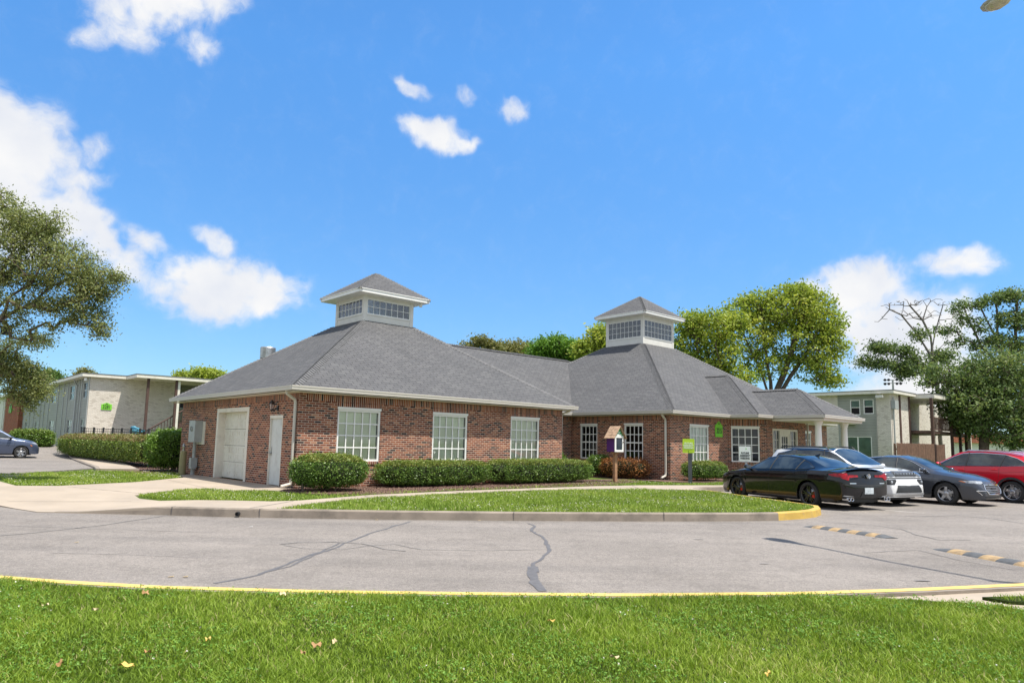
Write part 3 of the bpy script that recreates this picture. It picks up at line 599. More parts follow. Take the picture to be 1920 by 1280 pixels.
# ---- roofs
def hip(mb, e, t, ze, zt, m=0):  # eave rect, top rect (x0,x1,y0,y1)
    E = [(e[0], e[2]), (e[1], e[2]), (e[1], e[3]), (e[0], e[3])]; T = [(t[0], t[2]), (t[1], t[2]), (t[1], t[3]), (t[0], t[3])]
    for i in range(4):
        j = (i+1) % 4; a, b, c, d = Vector((*E[i], ze)), Vector((*E[j], ze)), Vector((*T[j], zt)), Vector((*T[i], zt))
        ax = (b-a).normalized(); sl_ = ((c+d)/2-(a+b)/2); sl_ = sl_ - ax*sl_.dot(ax); sl_.normalize()
        pts = [a, b] + ([c, d] if (c-d).length > 1e-4 else [c]); mb.face(pts, m, [((p-a).dot(ax), (p-a).dot(sl_)) for p in pts])
ZE = 2.93
def roofprism(mb, pts_list):   # planar faces with slope uv
    for pts in pts_list:
        p = [Vector(q) for q in pts]; ax = (p[1]-p[0]).normalized(); nn = (p[1]-p[0]).cross(p[2]-p[0]).normalized(); sl_ = nn.cross(ax)
        mb.face(p, 0, [((q-p[0]).dot(ax), (q-p[0]).dot(sl_)) for q in p])
capmb = MB()
def caps(a, b, w=.15, st=.14):
    a, b = Vector(a), Vector(b); L_ = (b-a).length; d = (b-a)/L_; side = d.cross(Vector((0, 0, 1))).normalized(); n = int(L_/st)
    for i in range(n):
        p = a+d*(i*st); q = a+d*min(L_, (i*st+st*1.25)); hz0, hz1 = .055, .018; dr_ = Vector((0, 0, .10)) if abs(d.z) > .05 else Vector((0, 0, .09))
        l0, r0_, l1, r1_ = p-side*w, p+side*w, q-side*w, q+side*w; up = Vector((0, 0, 1))
        P0, P1 = p+up*hz0, q+up*hz1; l0 = l0+up*hz0-dr_; r0_ = r0_+up*hz0-dr_; l1 = l1+up*hz1-dr_; r1_ = r1_+up*hz1-dr_
        capmb.face([l0, P0, P1, l1][::-1]); capmb.face([P0, r0_, r1_, P1][::-1]); capmb.face([l0, l0-up*.03, P0-up*.03, P0]); capmb.face([P0, P0-up*.03, r0_-up*.03, r0_])
EA = (-.35, 11.50, -.35, 10.81); TA = (4.6, 6.9, 4.55, 6.8)
rm = MB(); hip(rm, EA, TA, ZE, 6.09); rm.build('roof', M['shingle'], club)
EB = (15.45, 31.65, -2.27, 13.13); TB = (22.0, 24.95, 4.1, 6.75)
rm = MB(); hip(rm, EB, TB, ZE, 7.12); rm.build('roof', M['shingle'], club)
# connecting wing roof
rm = MB(); rb, rzz, eb = 8.66, 6.33, 3.39; sb = 2*rb-eb
roofprism(rm, [[(10.6, eb, ZE), (21.5, eb, ZE), (21.5, rb, rzz), (8.2, rb, rzz)], [(21.5, sb, ZE), (10.6, sb, ZE), (8.2, rb, rzz), (21.5, rb, rzz)], [(10.6, sb, ZE), (10.6, eb, ZE), (8.2, rb, rzz)]]); rm.build('roof', M['shingle'], club)
# rear cross wing peeking over the ridge
rm = MB(); hip(rm, (13.5, 23.5, 11.0, 21.0), (18.4, 18.6, 15.9, 16.1), ZE, 7.55); rm.build('roof', M['shingle'], club)
# bay roof and portico roof
rm = MB(); x0, x1, xc, y0, ya, yb, zr = 20.04, 27.07, 23.555, -3.64, -.125, 2.2, 5.2
roofprism(rm, [[(x0, yb, ZE), (x0, y0, ZE), (xc, ya, zr), (xc, yb, zr)], [(x0, y0, ZE), (x1, y0, ZE), (xc, ya, zr)], [(x1, y0, ZE), (x1, yb, ZE), (xc, yb, zr), (xc, ya, zr)]]); rm.build('roof', M['shingle'], club)
rm = MB(); X0, X1, Y0, Ya, Yb, Zr = 21.43, 25.68, -6.0, -3.88, -.6, 4.3
roofprism(rm, [[(X0, Yb, ZE), (X0, Y0, ZE), (xc, Ya, Zr), (xc, Yb, Zr)], [(X0, Y0, ZE), (X1, Y0, ZE), (xc, Ya, Zr)], [(X1, Y0, ZE), (X1, Yb, ZE), (xc, Yb, Zr), (xc, Ya, Zr)]]); rm.build('porch_roof', M['shingle'], club)
for E_, T_, zt in ((EA, TA, 6.09), (EB, TB, 7.12)):
    for (ex, ey, tx, ty) in ((0, 2, 0, 2), (1, 2, 1, 2), (1, 3, 1, 3), (0, 3, 0, 3)): caps((E_[ex], E_[ey], ZE), (T_[tx], T_[ty], zt))
caps((8.6, rb, rzz), (20.9, rb, rzz)); caps((x0, y0, ZE), (xc, ya, zr)); caps((x1, y0, ZE), (xc, ya, zr)); caps((xc, ya, zr), (xc, 1.2, zr)); caps((X0, Y0, ZE), (xc, Ya, Zr)); caps((X1, Y0, ZE), (xc, Ya, Zr)); caps((xc, Ya, Zr), (xc, -1.5, Zr))
capmb.build('ridge_cap', M['cap'], club)
# ---- gutters, soffits, fascias
gm = MB(); sf = MB()
def gut(p, q, n, ext0=0, ext1=0):  # p->q eave line, n outward
    d = Vector((q[0]-p[0], q[1]-p[1])); L_ = d.length; d.normalize(); Fm = (p, tuple(d), n)
    gm.obox(Fm, -ext0, L_+ext1, -.012, .10, ZE-.125, ZE-.004); gm.obox(Fm, -ext0, L_+ext1, .10, .118, ZE-.03, ZE+.008); gm.obox(Fm, -ext0, L_+ext1, .085, .106, ZE-.10, ZE-.03)
gut((-.35, -.35), (11.5, -.35), (0, -1), .118, .1); gut((-.35, -.35), (-.35, 10.81), (-1, 0), 0, 0); gut((11.5, 3.39), (15.45, 3.39), (0, -1), 0, 0); gut((15.45, -2.27), (15.45, 3.39), (-1, 0), .0, .1)
gut((15.45, -2.27), (20.04, -2.27), (0, -1), .118, 0); gut((20.04, -3.64), (20.04, -2.28), (-1, 0), 0, 0); gut((20.04, -3.64), (21.43, -3.64), (0, -1), .118, 0); gut((21.43, -6.0), (21.43, -3.65), (-1, 0), 0, 0)
gut((21.43, -6.0), (25.68, -6.0), (0, -1), .118, .1); gut((25.68, -6.0), (25.68, -3.64), (1, 0), .0, 0); gut((25.7, -3.64), (27.07, -3.64), (0, -1), 0, .1); gut((27.07, -2.27), (31.65, -2.27), (0, -1), 0, .1)
gm.build('gutter', M['gutter'], club)
zs = ZE-.145
for (a, b, c, d) in ((-.35, 11.5, -.35, .05), (-.35, .05, .05, 10.81), (11.1, 11.5, .05, 3.8), (11.5, 15.45, 3.39, 3.8), (15.45, 15.85, -2.27, 3.8), (15.85, 20.04, -2.27, -1.87), (20.04, 27.07, -3.64, -1.87), (27.07, 31.65, -2.27, -1.87)):
    sf.box(a, b, c, d, zs-.02-random.random()*.002, zs)
sf.box(21.43, 25.68, -6.0, -3.64, zs-.10, zs); sf.box(21.4, 25.7, -6.02, -5.98, zs-.02, zs+.1)
sf.build('soffit', M['soffit'], club)
# ---- portico columns
for cx_ in (22.1, 24.95):
    cm = MB(); cm.lathe([(.21, 0), (.21, .09), (.17, .13), (.155, .18), (.155, 1.0), (.135, 2.46), (.15, 2.5), (.17, 2.53), (.165, 2.57), (.2, 2.62), (.2, zs-.1)], (cx_, -5.45, 0), 'z', 28)
    cm.build('column', M['white'], club, smooth=True)
# ---- downspouts
def spout(pts, w=.045):
    mb = MB(); mb.tube(pts, w, 4 if w > .05 else 8); return mb.build('downspout', M['gutter'], club)
spout([(-.35, .15, 2.84), (-.33, .15, 2.72), (-.08, .15, 2.56), (-.055, .15, 2.48), (-.055, .15, .25), (-.08, .15, .12), (-.36, .13, .06)], .047)
spout([(11.45, -.2, 2.86), (11.4, -.15, 2.75), (11.22, .1, 2.62), (11.21, .12, .2)])
spout([(15.5, -1.72, 2.84), (15.5, -1.72, 2.74), (15.72, -1.72, 2.56), (15.74, -1.72, 2.46), (15.74, -1.72, .30), (15.70, -1.72, .18), (15.42, -1.72, .10)], .05)
spout([(25.66, -3.5, 2.84), (25.6, -3.4, 2.7), (25.6, -3.36, .2)])
# ---- cupolas
def cupola(T, z0, zw0, zw1, ze, zap, ov=.5, cols=8, rows=2, name='cupola'):
    x0, x1, y0, y1 = T; mb = MB(); p = .13
    for (a, b) in ((x0, y0), (x1-p, y0), (x0, y1-p), (x1-p, y1-p)): mb.box(a-.012, a+p+.012, b-.012, b+p+.012, z0-.6, ze)
    sides = [((x0+p, y0), (1, 0), (0, -1), x1-x0-2*p), ((x0, y0+p), (0, 1), (-1, 0), y1-y0-2*p), ((x0+p, y1), (1, 0), (0, 1), x1-x0-2*p), ((x1, y0+p), (0, 1), (1, 0), y1-y0-2*p)]
    for P_, d, n, L_ in sides:
        mb.obox((P_, d, n), 0, L_, -.1, -.003, z0-.6, zw0); mb.obox((P_, d, n), 0, L_, -.1, -.003, zw1, ze)
        mb.obox((P_, d, n), -.0, L_, -.002, .02, zw0-.035, zw0)
    cu_ = mb.build(name, M['greyboard'], club)
    fr = MB()
    for P_, d, n, L_ in sides:
        Fm = (P_, d, n); f = .04
        for a, b, c, e in ((0, f, zw0, zw1), (L_-f, L_, zw0, zw1), (f, L_-f, zw0, zw0+f), (f, L_-f, zw1-f, zw1)): fr.obox(Fm, a, b, -.07, -.01, c, e)
        for i in range(1, cols): x = f+(L_-2*f)*i/cols; fr.obox(Fm, x-.008, x+.008, -.05, -.028, zw0+f, zw1-f)
        for j in range(1, rows): z = zw0+f+(zw1-zw0-2*f)*j/rows; fr.obox(Fm, f, L_-f, -.048, -.026, z-.008, z+.008)
    fr.build('window_frame', M['white'], cu_)
    gl = MB()
    for P_, d, n, L_ in sides: gl.obox((P_, d, n), .02, L_-.02, -.042, -.038, zw0+.02, zw1-.02)
    gl.build('pane', M['glass_sky'], cu_)
    rf = MB(); cx, cy = (x0+x1)/2, (y0+y1)/2; hip(rf, (x0-ov, x1+ov, y0-ov, y1+ov), (cx-.01, cx+.01, cy-.01, cy+.01), ze+.13, zap)
    fl = MB(); fl.box(x0-ov+.02, x1+ov-.02, y0-ov+.02, y1+ov-.02, ze, ze+.125); fl.box(x0-ov-.006, x1+ov+.006, y0-ov-.006, y1+ov+.006, ze+.125, ze+.15)
    rfo = rf.build('cupola_roof', M['shingle'], cu_); fl.build('fascia', M['white'], cu_)
    fl2 = MB(); fl2.box(x0+.1, x1-.1, y0+.1, y1-.1, z0-.4, zw0-.05); fl2.build('inner_curb', M['white'], cu_)
    global capmb
    capmb = MB()
    for ex, ey in ((x0-ov, y0-ov), (x1+ov, y0-ov), (x1+ov, y1+ov), (x0-ov, y1+ov)): caps((ex, ey, ze+.13), (cx, cy, zap), .10, .13)
    capmb.build('ridge_cap', M['cap'], cu_)
    return cu_
c1 = cupola(TA, 6.09, 6.36, 6.98, 7.10, 8.36, cols=7)
c2 = cupola(TB, 7.12, 7.50, 8.50, 8.72, 10.18, cols=8, rows=3)
db = MB(); db.tube([(6.9, 4.45, 7.0), (7.1, 4.35, 7.02)], .02, 6); db.lathe([(0, 0), (.06, 0), (.07, .1), (.03, .16), (0, .16)], (7.12, 4.33, 6.95), 'z', 12); db.build('lamp_bracket', M['white'], c1)
# ---- kitchen exhaust on the rear slope
v = MB(); vx, vy = 2.6, 8.7; v.lathe([(.0, 3.9), (.30, 3.9), (.30, 4.45), (.34, 4.46), (.36, 4.62), (.30, 4.64), (.27, 4.66), (.30, 4.70), (.31, 5.12), (.29, 5.16), (.0, 5.17)], (vx, vy, 0), 'z', 28); v.build('roof_exhaust', M['galv'], club, smooth=False)
# ---- wall lantern
lm = MB(); lb, lz = 1.45, 2.48
lm.box(-.03, -.0, lb-.05, lb+.05, lz-.22, lz-.06); lm.tube([(-.02, lb, lz-.12), (-.10, lb, lz-.20), (-.2, lb, lz-.17)], .012, 6)
lm.lathe([(.0, .12), (.02, .10), (.075, .03), (.10, .0), (.085, -.01)], (-.2, lb, lz), 'z', 6); lm.lathe([(.06, -.19), (.045, -.21), (.02, -.25), (0, -.26)], (-.2, lb, lz), 'z', 6)
for k in range(6):
    a = k*math.pi/3; lm.tube([(-.2+.085*math.cos(a), lb+.085*math.sin(a), lz), (-.2+.058*math.cos(a), lb+.058*math.sin(a), lz-.19)], .006, 4)
ll = lm.build('wall_lantern', M['black'], club); lg = MB(); lg.lathe([(.078, -.01), (.052, -.185)], (-.2, lb, lz), 'z', 6); lg.build('lantern_glass', M['glass'], ll)
# ---- electric meter cabinet with conduit
em = MB(); em.obox(FA_L, 7.95, 8.62, .035, .30, 1.22, 2.02); em.obox(FA_L, 7.93, 8.64, .03, .31, 2.02, 2.035); 
eo = em.build('meter_cabinet', M['greymetal'], club)
e2 = MB(); e2.obox(FA_L, 7.72, 8.5, 0, .03, 1.14, 2.0); e2.build('back_board', M['trim'], eo)
e3 = MB(); e3.tube([(-.14, 8.35, 1.22), (-.14, 8.35, .62)], .06, 12); e3.obox(FA_L, 8.25, 8.47, .03, .26, .28, .64); e3.tube([(-.14, 8.35, .28), (-.14, 8.38, -.05)], .075, 12); e3.obox(FA_L, 8.15, 8.42, .10, .27, .24, .33); e3.build('conduit', M['greymetal'], eo)
e4 = MB(); e4.lathe([(.09, 0), (.095, .05), (.07, .12), (0, .13)], (-.33, 8.3, 1.72), 'x', 16); e4.build('meter', M['galv'], eo)
# ================================================================ things standing round the clubhouse
# bollard
gb = empty('gas_bollard', W(-.30, 9.05), 0, label='short tan pipe bollard with a grey valve on top beside the meter cabinet', cat='bollard')
b = MB(); b.lathe([(0, -.05), (.13, -.05), (.125, .0), (.12, .84), (.10, .88), (0, .89)], n=20); b.build('post', M['tan'], gb, smooth=False)
b = MB(); b.lathe([(.045, .88), (.04, 1.0), (.055, 1.02), (.05, 1.08), (.02, 1.16), (0, 1.17)], n=14); b.build('valve', M['galv'], gb, smooth=True)
# number plates
def numplate(name, txt, Wpos, rz, w, h, label, arch=True):
    root = empty(name, Wpos, rz, label=label, cat='sign')
    mb = MB(); hs = h*.78; pts = [(-w/2, 0), (w/2, 0), (w/2, hs), (w*.36, hs*1.0), (w*.26, hs*1.08), (w*.12, h*.95), (0, h), (-w*.12, h*.95), (-w*.26, hs*1.08), (-w*.36, hs), (-w/2, hs)]
    n = len(pts); mb.face([(x, -.03, z) for x, z in pts]); mb.face([(x, 0, z) for x, z in pts][::-1])
    for i in range(n): a, c = pts[i], pts[(i+1) % n]; mb.face([(a[0], 0, a[1]), (c[0], 0, c[1]), (c[0], -.03, c[1]), (a[0], -.03, a[1])])
    mb.build('plate', M['green_sign'], root)
    t_ = text_obj('lettering', txt, w*.385, M['ink'], root, (0, -.034, h*.38), (R(90), 0, 0), .004); t_.scale = (1, 1.5, 1)
    t = MB(); zt = h*.86; t.face([(-w*.07, -.033, zt-w*.08), (w*.07, -.033, zt-w*.08), (w*.07, -.033, zt+w*.01), (0, -.033, zt+w*.08), (-w*.07, -.033, zt+w*.01)]); t.build('house_mark', M['ink'], root)
    return root
numplate('number_plate', '3215', W(19.62, -1.93, 1.90), YAW, .60, .72, 'green house-shaped number plate reading 3215 on the clubhouse brick wall')
# little library box on a post
lb_ = empty('little_library', (4.13, 27.2, 0), R(40), label='purple book exchange box with green gable and cedar roof on a wooden post', cat='library box')
m_ = MB(); m_.box(-.07, .07, -.06, .06, -.1, 1.13); m_.box(-.2, .2, -.05, .05, 1.09, 1.17); m_.tube([(0, -.0, .95), (.16, 0, 1.12)], .03, 4); m_.tube([(0, -.0, .95), (-.16, 0, 1.12)], .03, 4); m_.build('post', M['postwood'], lb_)
m_ = MB(); bw, bd, b0, b1 = .25, .21, 1.17, 1.79
m_.box(-bw, bw, -bd+.03, bd, b0, b1, 0); ap_ = b1+.33
m_.build('box', [M['purple']], lb_)
m_ = MB(); m_.face([(-bw, -bd+.01, b1), (bw, -bd+.01, b1), (0, -bd+.01, ap_)]); m_.face([(bw, bd, b1), (-bw, bd, b1), (0, bd, ap_)]); gbl = m_.build('gable', M['green'], lb_)
m_ = MB()
for k in range(10):
    a0, a1 = R(200+k*14), R(200+(k+1)*14); m_.face([(.09*math.cos(a0), -bd+.004, b1+.2+.09*math.sin(a0)), (.09*math.cos(a1), -bd+.004, b1+.2+.09*math.sin(a1)), (.055*math.cos(a1), -bd+.004, b1+.2+.055*math.sin(a1)), (.055*math.cos(a0), -bd+.004, b1+.2+.055*math.sin(a0))][::-1])
m_.face([(-.14, -bd+.003, b1+.01), (.14, -bd+.003, b1+.01), (.14, -bd+.003, b1+.07), (-.14, -bd+.003, b1+.07)]); m_.build('painted_smile', M['white'], gbl)
m_ = MB(); dz = .05
for (x0_, x1_, z0_, z1_) in ((-bw+.0, -bw+.07, b0, b1), (bw-.07, bw, b0, b1), (-bw+.07, bw-.07, b0, b0+.08), (-bw+.07, bw-.07, b1-.07, b1)): m_.box(x0_, x1_, -bd-.012, -bd+.028, z0_, z1_)
df = m_.build('door_frame', M['white'], lb_); m_ = MB(); m_.box(-bw+.07, bw-.07, -bd+.008, -bd+.012, b0+.08, b1-.07); m_.build('door_glass', simple('dark_glass', (.02, .03, .045), .05, .1, 2, 0), df)
m_ = MB(); m_.box(bw-.05, bw-.02, -bd-.035, -bd-.012, b0+.36, b0+.40); m_.build('knob', M['black'], df)
m_ = MB(); cs = Vector((.33+.06, -(ap_-b1+.0)-.06)); 
for sx in (-1, 1):
    for k in range(4):
        a, c = k/4, (k+1)/4+.06; xo = .35
        x_a, x_c = sx*xo*a, sx*xo*c; z_a, z_c = ap_+.04-(.46)*a, ap_+.04-.46*c; y0_, y1_ = -bd-.09, bd+.05
        for q in range(5):
            ya, yb = y0_+(y1_-y0_)*q/5+.003, y0_+(y1_-y0_)*(q+1)/5-.003; j = random.uniform(-.008, .008); up = .018+j*.3
            P = [(x_a, ya, z_a+up), (x_c+j, ya, z_c+up+.012), (x_c+j, yb, z_c+up+.012), (x_a, yb, z_a+up)]; P = P if sx < 0 else P[::-1]
            m_.face(P[::-1]); m_.face([(p[0], p[1], p[2]-.016) for p in P]); m_.face([P[1], P[2], (P[2][0], P[2][1], P[2][2]-.016), (P[1][0], P[1][1], P[1][2]-.016)]); m_.face([P[0], P[1], (P[1][0], P[1][1], P[1][2]-.016), (P[0][0], P[0][1], P[0][2]-.016)]); m_.face([P[2], P[3], (P[3][0], P[3][1], P[3][2]-.016), (P[2][0], P[2][1], P[2][2]-.016)])
m_.build('roof', M['cedar'], lb_)
# lime sign on a grey post
s1 = empty('parking_sign', (7.13, 27.6, 0), R(-12), label='lime green parking sign with white lettering on a dark grey post', cat='sign')
m_ = MB(); m_.box(-.02, .13, -.05, .06, -.1, 1.2); m_.build('post', simple('charcoal_post', (.075, .078, .085), .5, .1, 5, .05), s1)
def rrect(w, h, r, y, z0, n=5):
    o = []
    for cx, cz, a0 in ((w/2-r, z0+r, -90), (w/2-r, z0+h-r, 0), (-w/2+r, z0+h-r, 90), (-w/2+r, z0+r, 180)):
        for k in range(n+1): a = R(a0+90*k/n); o.append((cx+r*math.cos(a), y, cz+r*math.sin(a)))
    return o
def plate(name, w, h, r, y0_, y1_, z0_, mat, par):
    m = MB(); A = rrect(w, h, r, y0_, z0_); B_ = rrect(w, h, r, y1_, z0_); n = len(A); m.face(A); m.face(B_[::-1])
    for i in range(n): j = (i+1) % n; m.face([A[i], B_[i], B_[j], A[j]])
    return m.build(name, mat, par)
plate('panel', .46, .56, .03, -.075, -.052, 1.20-.02, M['lime'], s1)
text_obj('lettering', 'FUTURE\nRESIDENT\nPARKING', .088, M['whiteink'], s1, (0, -.08, 1.47), (R(90), 0, 0), .0025)
m_ = MB(); m_.face([(-.02, -.0775, 1.22), (.02, -.0775, 1.22), (.02, -.0775, 1.245), (0, -.0775, 1.262), (-.02, -.0775, 1.245)]); m_.build('house_mark', M['ink'], s1)
s2 = empty('parking_sign', (9.15, 26.9, -.05), R(-16), label='white parking sign reading future resident parking in front of the wide clubhouse window', cat='sign')
m_ = MB(); m_.box(-.0, .08, -.05, .06, -.1, 1.0); m_.build('post', M['greymetal'], s2)
plate('panel', .42, .58, .02, -.075, -.052, .96, M['signwhite'], s2)
text_obj('lettering', 'FUTURE\nRESIDENT\nPARKING', .082, M['ink'], s2, (0, -.08, 1.17), (R(90), 0, 0), .0025).scale = (1, 1.25, 1)
m_ = MB(); m_.face([(.02, -.0775, 1.42), (.06, -.0775, 1.42), (.06, -.0775, 1.45), (.04, -.0775, 1.47), (.02, -.0775, 1.45)]); m_.build('house_mark', M['green_sign'], s2)
dr_ = Vector((-5.42, 13.93, 0)); de = empty('drain_outlet', (dr_.x, dr_.y, -.12), 0, label='small black drain pipe mouth poking through the kerb where the walk joint meets it', cat='drain'); m_ = MB(); m_.lathe([(.0, .03), (.030, .03), (.033, -.01), (.042, -.01), (.042, .18)], (0, 0, .03), 'y', 16); m_.build('pipe', M['black'], de)
# speed bumps: yellow and black rubber sections
def bump_(p0, p1, label, nseg=9, w=.30, h=.055):
    a, b_ = Vector(p0), Vector(p1); L_ = (b_-a).length; d = (b_-a)/L_
    root = empty('speed_bump', (a.x, a.y, ROADZ), math.atan2(d.y, d.x), label=label, cat='speed bump', group='rubber speed bumps across the road')
    prof = [(-w/2, 0), (-w/2+.03, h*.45), (-w*.2, h*.9), (0, h), (w*.2, h*.9), (w/2-.03, h*.45), (w/2, 0)]
    for nm, par, mt_ in (('rubber_section', 0, M['rubber']), ('yellow_section', 1, M['bumpyellow'])):
        for i in range(nseg):
            if i % 2 != par: continue
            m = MB()
            s0, s1_ = L_*i/nseg, L_*(i+1)/nseg; sk = .07
            f0 = .35 if i == 0 else 1; f1 = .35 if i == nseg-1 else 1
            A = [(s0+sk*(y/w), y, z*f0) for y, z in prof]; B_ = [(s1_+sk*(y/w), y, z*f1) for y, z in prof]
            for k in range(len(prof)-1): m.face([A[k], A[k+1], B_[k+1], B_[k]][::-1])
            m.face(A); m.face(B_[::-1]); m.build(nm, mt_, root)
M['rubber'] = simple('bump_rubber', (.095, .098, .10), .8, .2, 12, .3, 60); M['bumpyellow'] = simple('bump_yellow', (.38, .26, .13), .75, .2, 9, .3, 60, stain=((.10, .09, .08), 6, .8))
bump_(gpx(1518, 987), gpx(1672, 1009), 'shorter looking yellow and black speed bump nearer the painted island nose')
bump_(gpx(1765, 1030), (gpx(1765, 1030)[0]+.55, gpx(1765, 1030)[1]-2.5), 'yellow and black speed bump at the right edge of the road')
# street lamp overhead at the right, pole outside the frame
LB = Vector((9.6, 7.1, 0)); sl_ = empty('street_lamp', LB, 0, label='grey cobra-head street lamp cut off by the top right corner', cat='street lamp')
A = at(1845, 19, 10.9)-LB; dirv = Vector((-A.x, -A.y, .35)).normalized(); hz_ = A.z+.55
m_ = MB(); m_.tube([(0, 0, -.1), (0, 0, .5), (0, 0, hz_+.1)], [.13, .11, .06], 14); m_.tube([(0, 0, hz_), (A.x*.35, A.y*.35, hz_+.02), tuple(A+dirv*1.3), tuple(A+dirv*.85)], .035, 10); m_.build('pole', M['galv'], sl_)
def loft(mb, rings):
    n = len(rings[0]); base = len(mb.v)
    for r_ in rings: mb.v += [tuple(q) for q in r_]
    for i in range(len(rings)-1):
        for k in range(n): mb.f.append((base+i*n+k, base+i*n+(k+1) % n, base+(i+1)*n+(k+1) % n, base+(i+1)*n+k)); mb.m.append(0); mb.uv += [(0, 0)]*4
    mb.f.append(tuple(base+k for k in range(n))[::-1]); mb.m.append(0); mb.uv += [(0, 0)]*n
    mb.f.append(tuple(base+(len(rings)-1)*n+k for k in range(n))); mb.m.append(0); mb.uv += [(0, 0)]*n
side = dirv.cross(Vector((0, 0, 1))).normalized(); upv = side.cross(dirv).normalized()
def headring(t, w, hu, hd, n=16): 
    c = A+dirv*t; return [c+side*(w*math.cos(2*math.pi*k/n))+upv*((hu if math.sin(2*math.pi*k/n) > 0 else hd)*math.sin(2*math.pi*k/n)) for k in range(n)]
m_ = MB(); loft(m_, [headring(t, w, hu, .02) for t, w, hu in ((-.02, .03, .02), (.0, .11, .05), (.08, .16, .075), (.3, .18, .10), (.5, .15, .10), (.7, .08, .08), (.9, .05, .05))]); m_.build('lamp_head', M['greymetal'], sl_, smooth=True)
m_ = MB(); loft(m_, [headring(t, w, .01, hd) for t, w, hd in ((.03, .05, .03), (.08, .12, .09), (.2, .155, .13), (.33, .15, .12), (.45, .08, .05))]); m_.build('lens', simple('lamp_lens', (.42, .38, .27), .12, .3, 9, 0, spec=.8, coat=.6), sl_, smooth=True)
# floodlight bracket at the left edge
fl_ = empty('light_pole', (-18.3, 22.0, 0), 0, label='dark floodlight arm reaching in at the left edge under the tree', cat='light pole')
m_ = MB(); m_.tube([(0, 0, 0), (0, 0, 5.4)], [.08, .06], 10); m_.build('pole', M['black'], fl_)
m_ = MB(); q0 = at(-20, 611, 22)-Vector((-18.3, 22, 0)); q1 = at(22, 614, 22)-Vector((-18.3, 22, 0)); m_.tube([(0, 0, q0.z), q0, q1], .045, 8); m_.box(q1.x-.3, q1.x-.06, q1.y-.08, q1.y+.08, q1.z-.24, q1.z-.03); m_.build('floodlight', M['black'], fl_)
# ================================================================ apartment blocks behind
GZ = .5
ap1 = empty('apartment_building', W(1.62, 36.5, 0), YAW, label='two-storey apartment block with pale speckled brick end wall and grey siding at the left', cat='building')
F1 = ((0, 0), (0, 1), (-1, 0)); F2 = ((0, 0), (1, 0), (0, -1)); zt1 = 5.45
LW = [(.75, 1.95), (5.1, 6.7), (12.4, 14.4), (20.0, 21.6), (26.2, 27.6)]
ops = [(a, b, 1.48, 2.55) for a, b in LW] + [(a, b, 4.0, 5.15) for a, b in LW]
m_ = MB(); wall(m_, F1, 0, 29, 0, zt1, ops); wall(m_, ((9.5, 0), (0, 1), (1, 0)), 0, 29, 0, zt1, []); wall(m_, ((0, 29), (1, 0), (0, 1)), 0, 9.5, 0, zt1, []); m_.build('siding_wall', M['siding'], ap1)
m_ = MB(); wall(m_, F2, 0, 5.85, 0, zt1, []); m_.obox(F2, -.012, 0.02, -.35, .0, 0, zt1); m_.build('end_wall', M['brick_white'], ap1)
m_ = MB(); wall(m_, ((5.85, 1.2), (1, 0), (0, -1)), 0, 3.65, 0, zt1, [(.5, 1.6, 3.6, 4.9)]); wall(m_, ((5.85, 0), (0, 1), (1, 0)), 0, 1.2, 0, zt1, []); m_.build('recess_wall', M['siding2'], ap1)
window(ap1, ((5.85, 1.2), (1, 0), (0, -1)), .5, 1.6, 3.6, 4.9, 2, 2, None, fm='greymetal', head=False)
for i, (a, b) in enumerate(LW):
    window(ap1, F1, a, b, 1.48, 2.55, 2, 2, 'blind2', head=False, fm='greymetal', mid=.5, mt=.09)
    window(ap1, F1, a, b, 4.0, 5.15, 2, 2, None if i != 1 else 'curtain', head=False, fm='greymetal', mt=.09)
m_ = MB()
for s in (0, 2.35, 3.1, 4.3, 7.3, 8.9, 11.2, 15.2, 17.4, 19.2, 22.6, 25.0, 28.9): m_ = MB(); m_.obox(F1, s, s+.10, 0, .05, .3, zt1); m_.build('wall_batten', M['greymetal'], ap1)
m_ = MB(); m_.tube([(-.35, 3.4, 5.4), (-.3, 3.5, 5.25), (-.09, 3.8, 5.05), (-.09, 3.8, .4)], .05, 6); m_.build('downspout', M['greymetal'], ap1)
m_ = MB(); m_.box(-.55, 9.9, -.35, 29.4, zt1, zt1+.20); m_.box(2.2, 10.5, -3.0, -.35, zt1-.02, zt1+.19); m_.box(5.85, 9.6, -.35, 1.3, zt1-.1, zt1-.005); m_.build('flat_roof', M['trim'], ap1)
m_ = MB(); m_.box(-.57, 9.95, -.37, 29.45, zt1+.20, zt1+.25); m_.box(2.18, 10.55, -3.02, -.37, zt1+.19, zt1+.24); m_.build('roof_edge', M['cap'], ap1)
m_ = MB(); m_.lathe([(0, 0), (.1, .02), (.07, .2), (0, .22)], (-.3, -.1, zt1-.3)); m_.build('security_lamp', M['white'], ap1)
for x, mt_, nm in ((3.05, 'brown', 'porch_post'), (4.92, 'brown', 'porch_post'), (5.08, 'trim', 'downpipe')):
    m_ = MB(); m_.box(x-.08, x+.08, -2.75, -2.6, .3, zt1-.02); m_.build(nm, M[mt_], ap1)
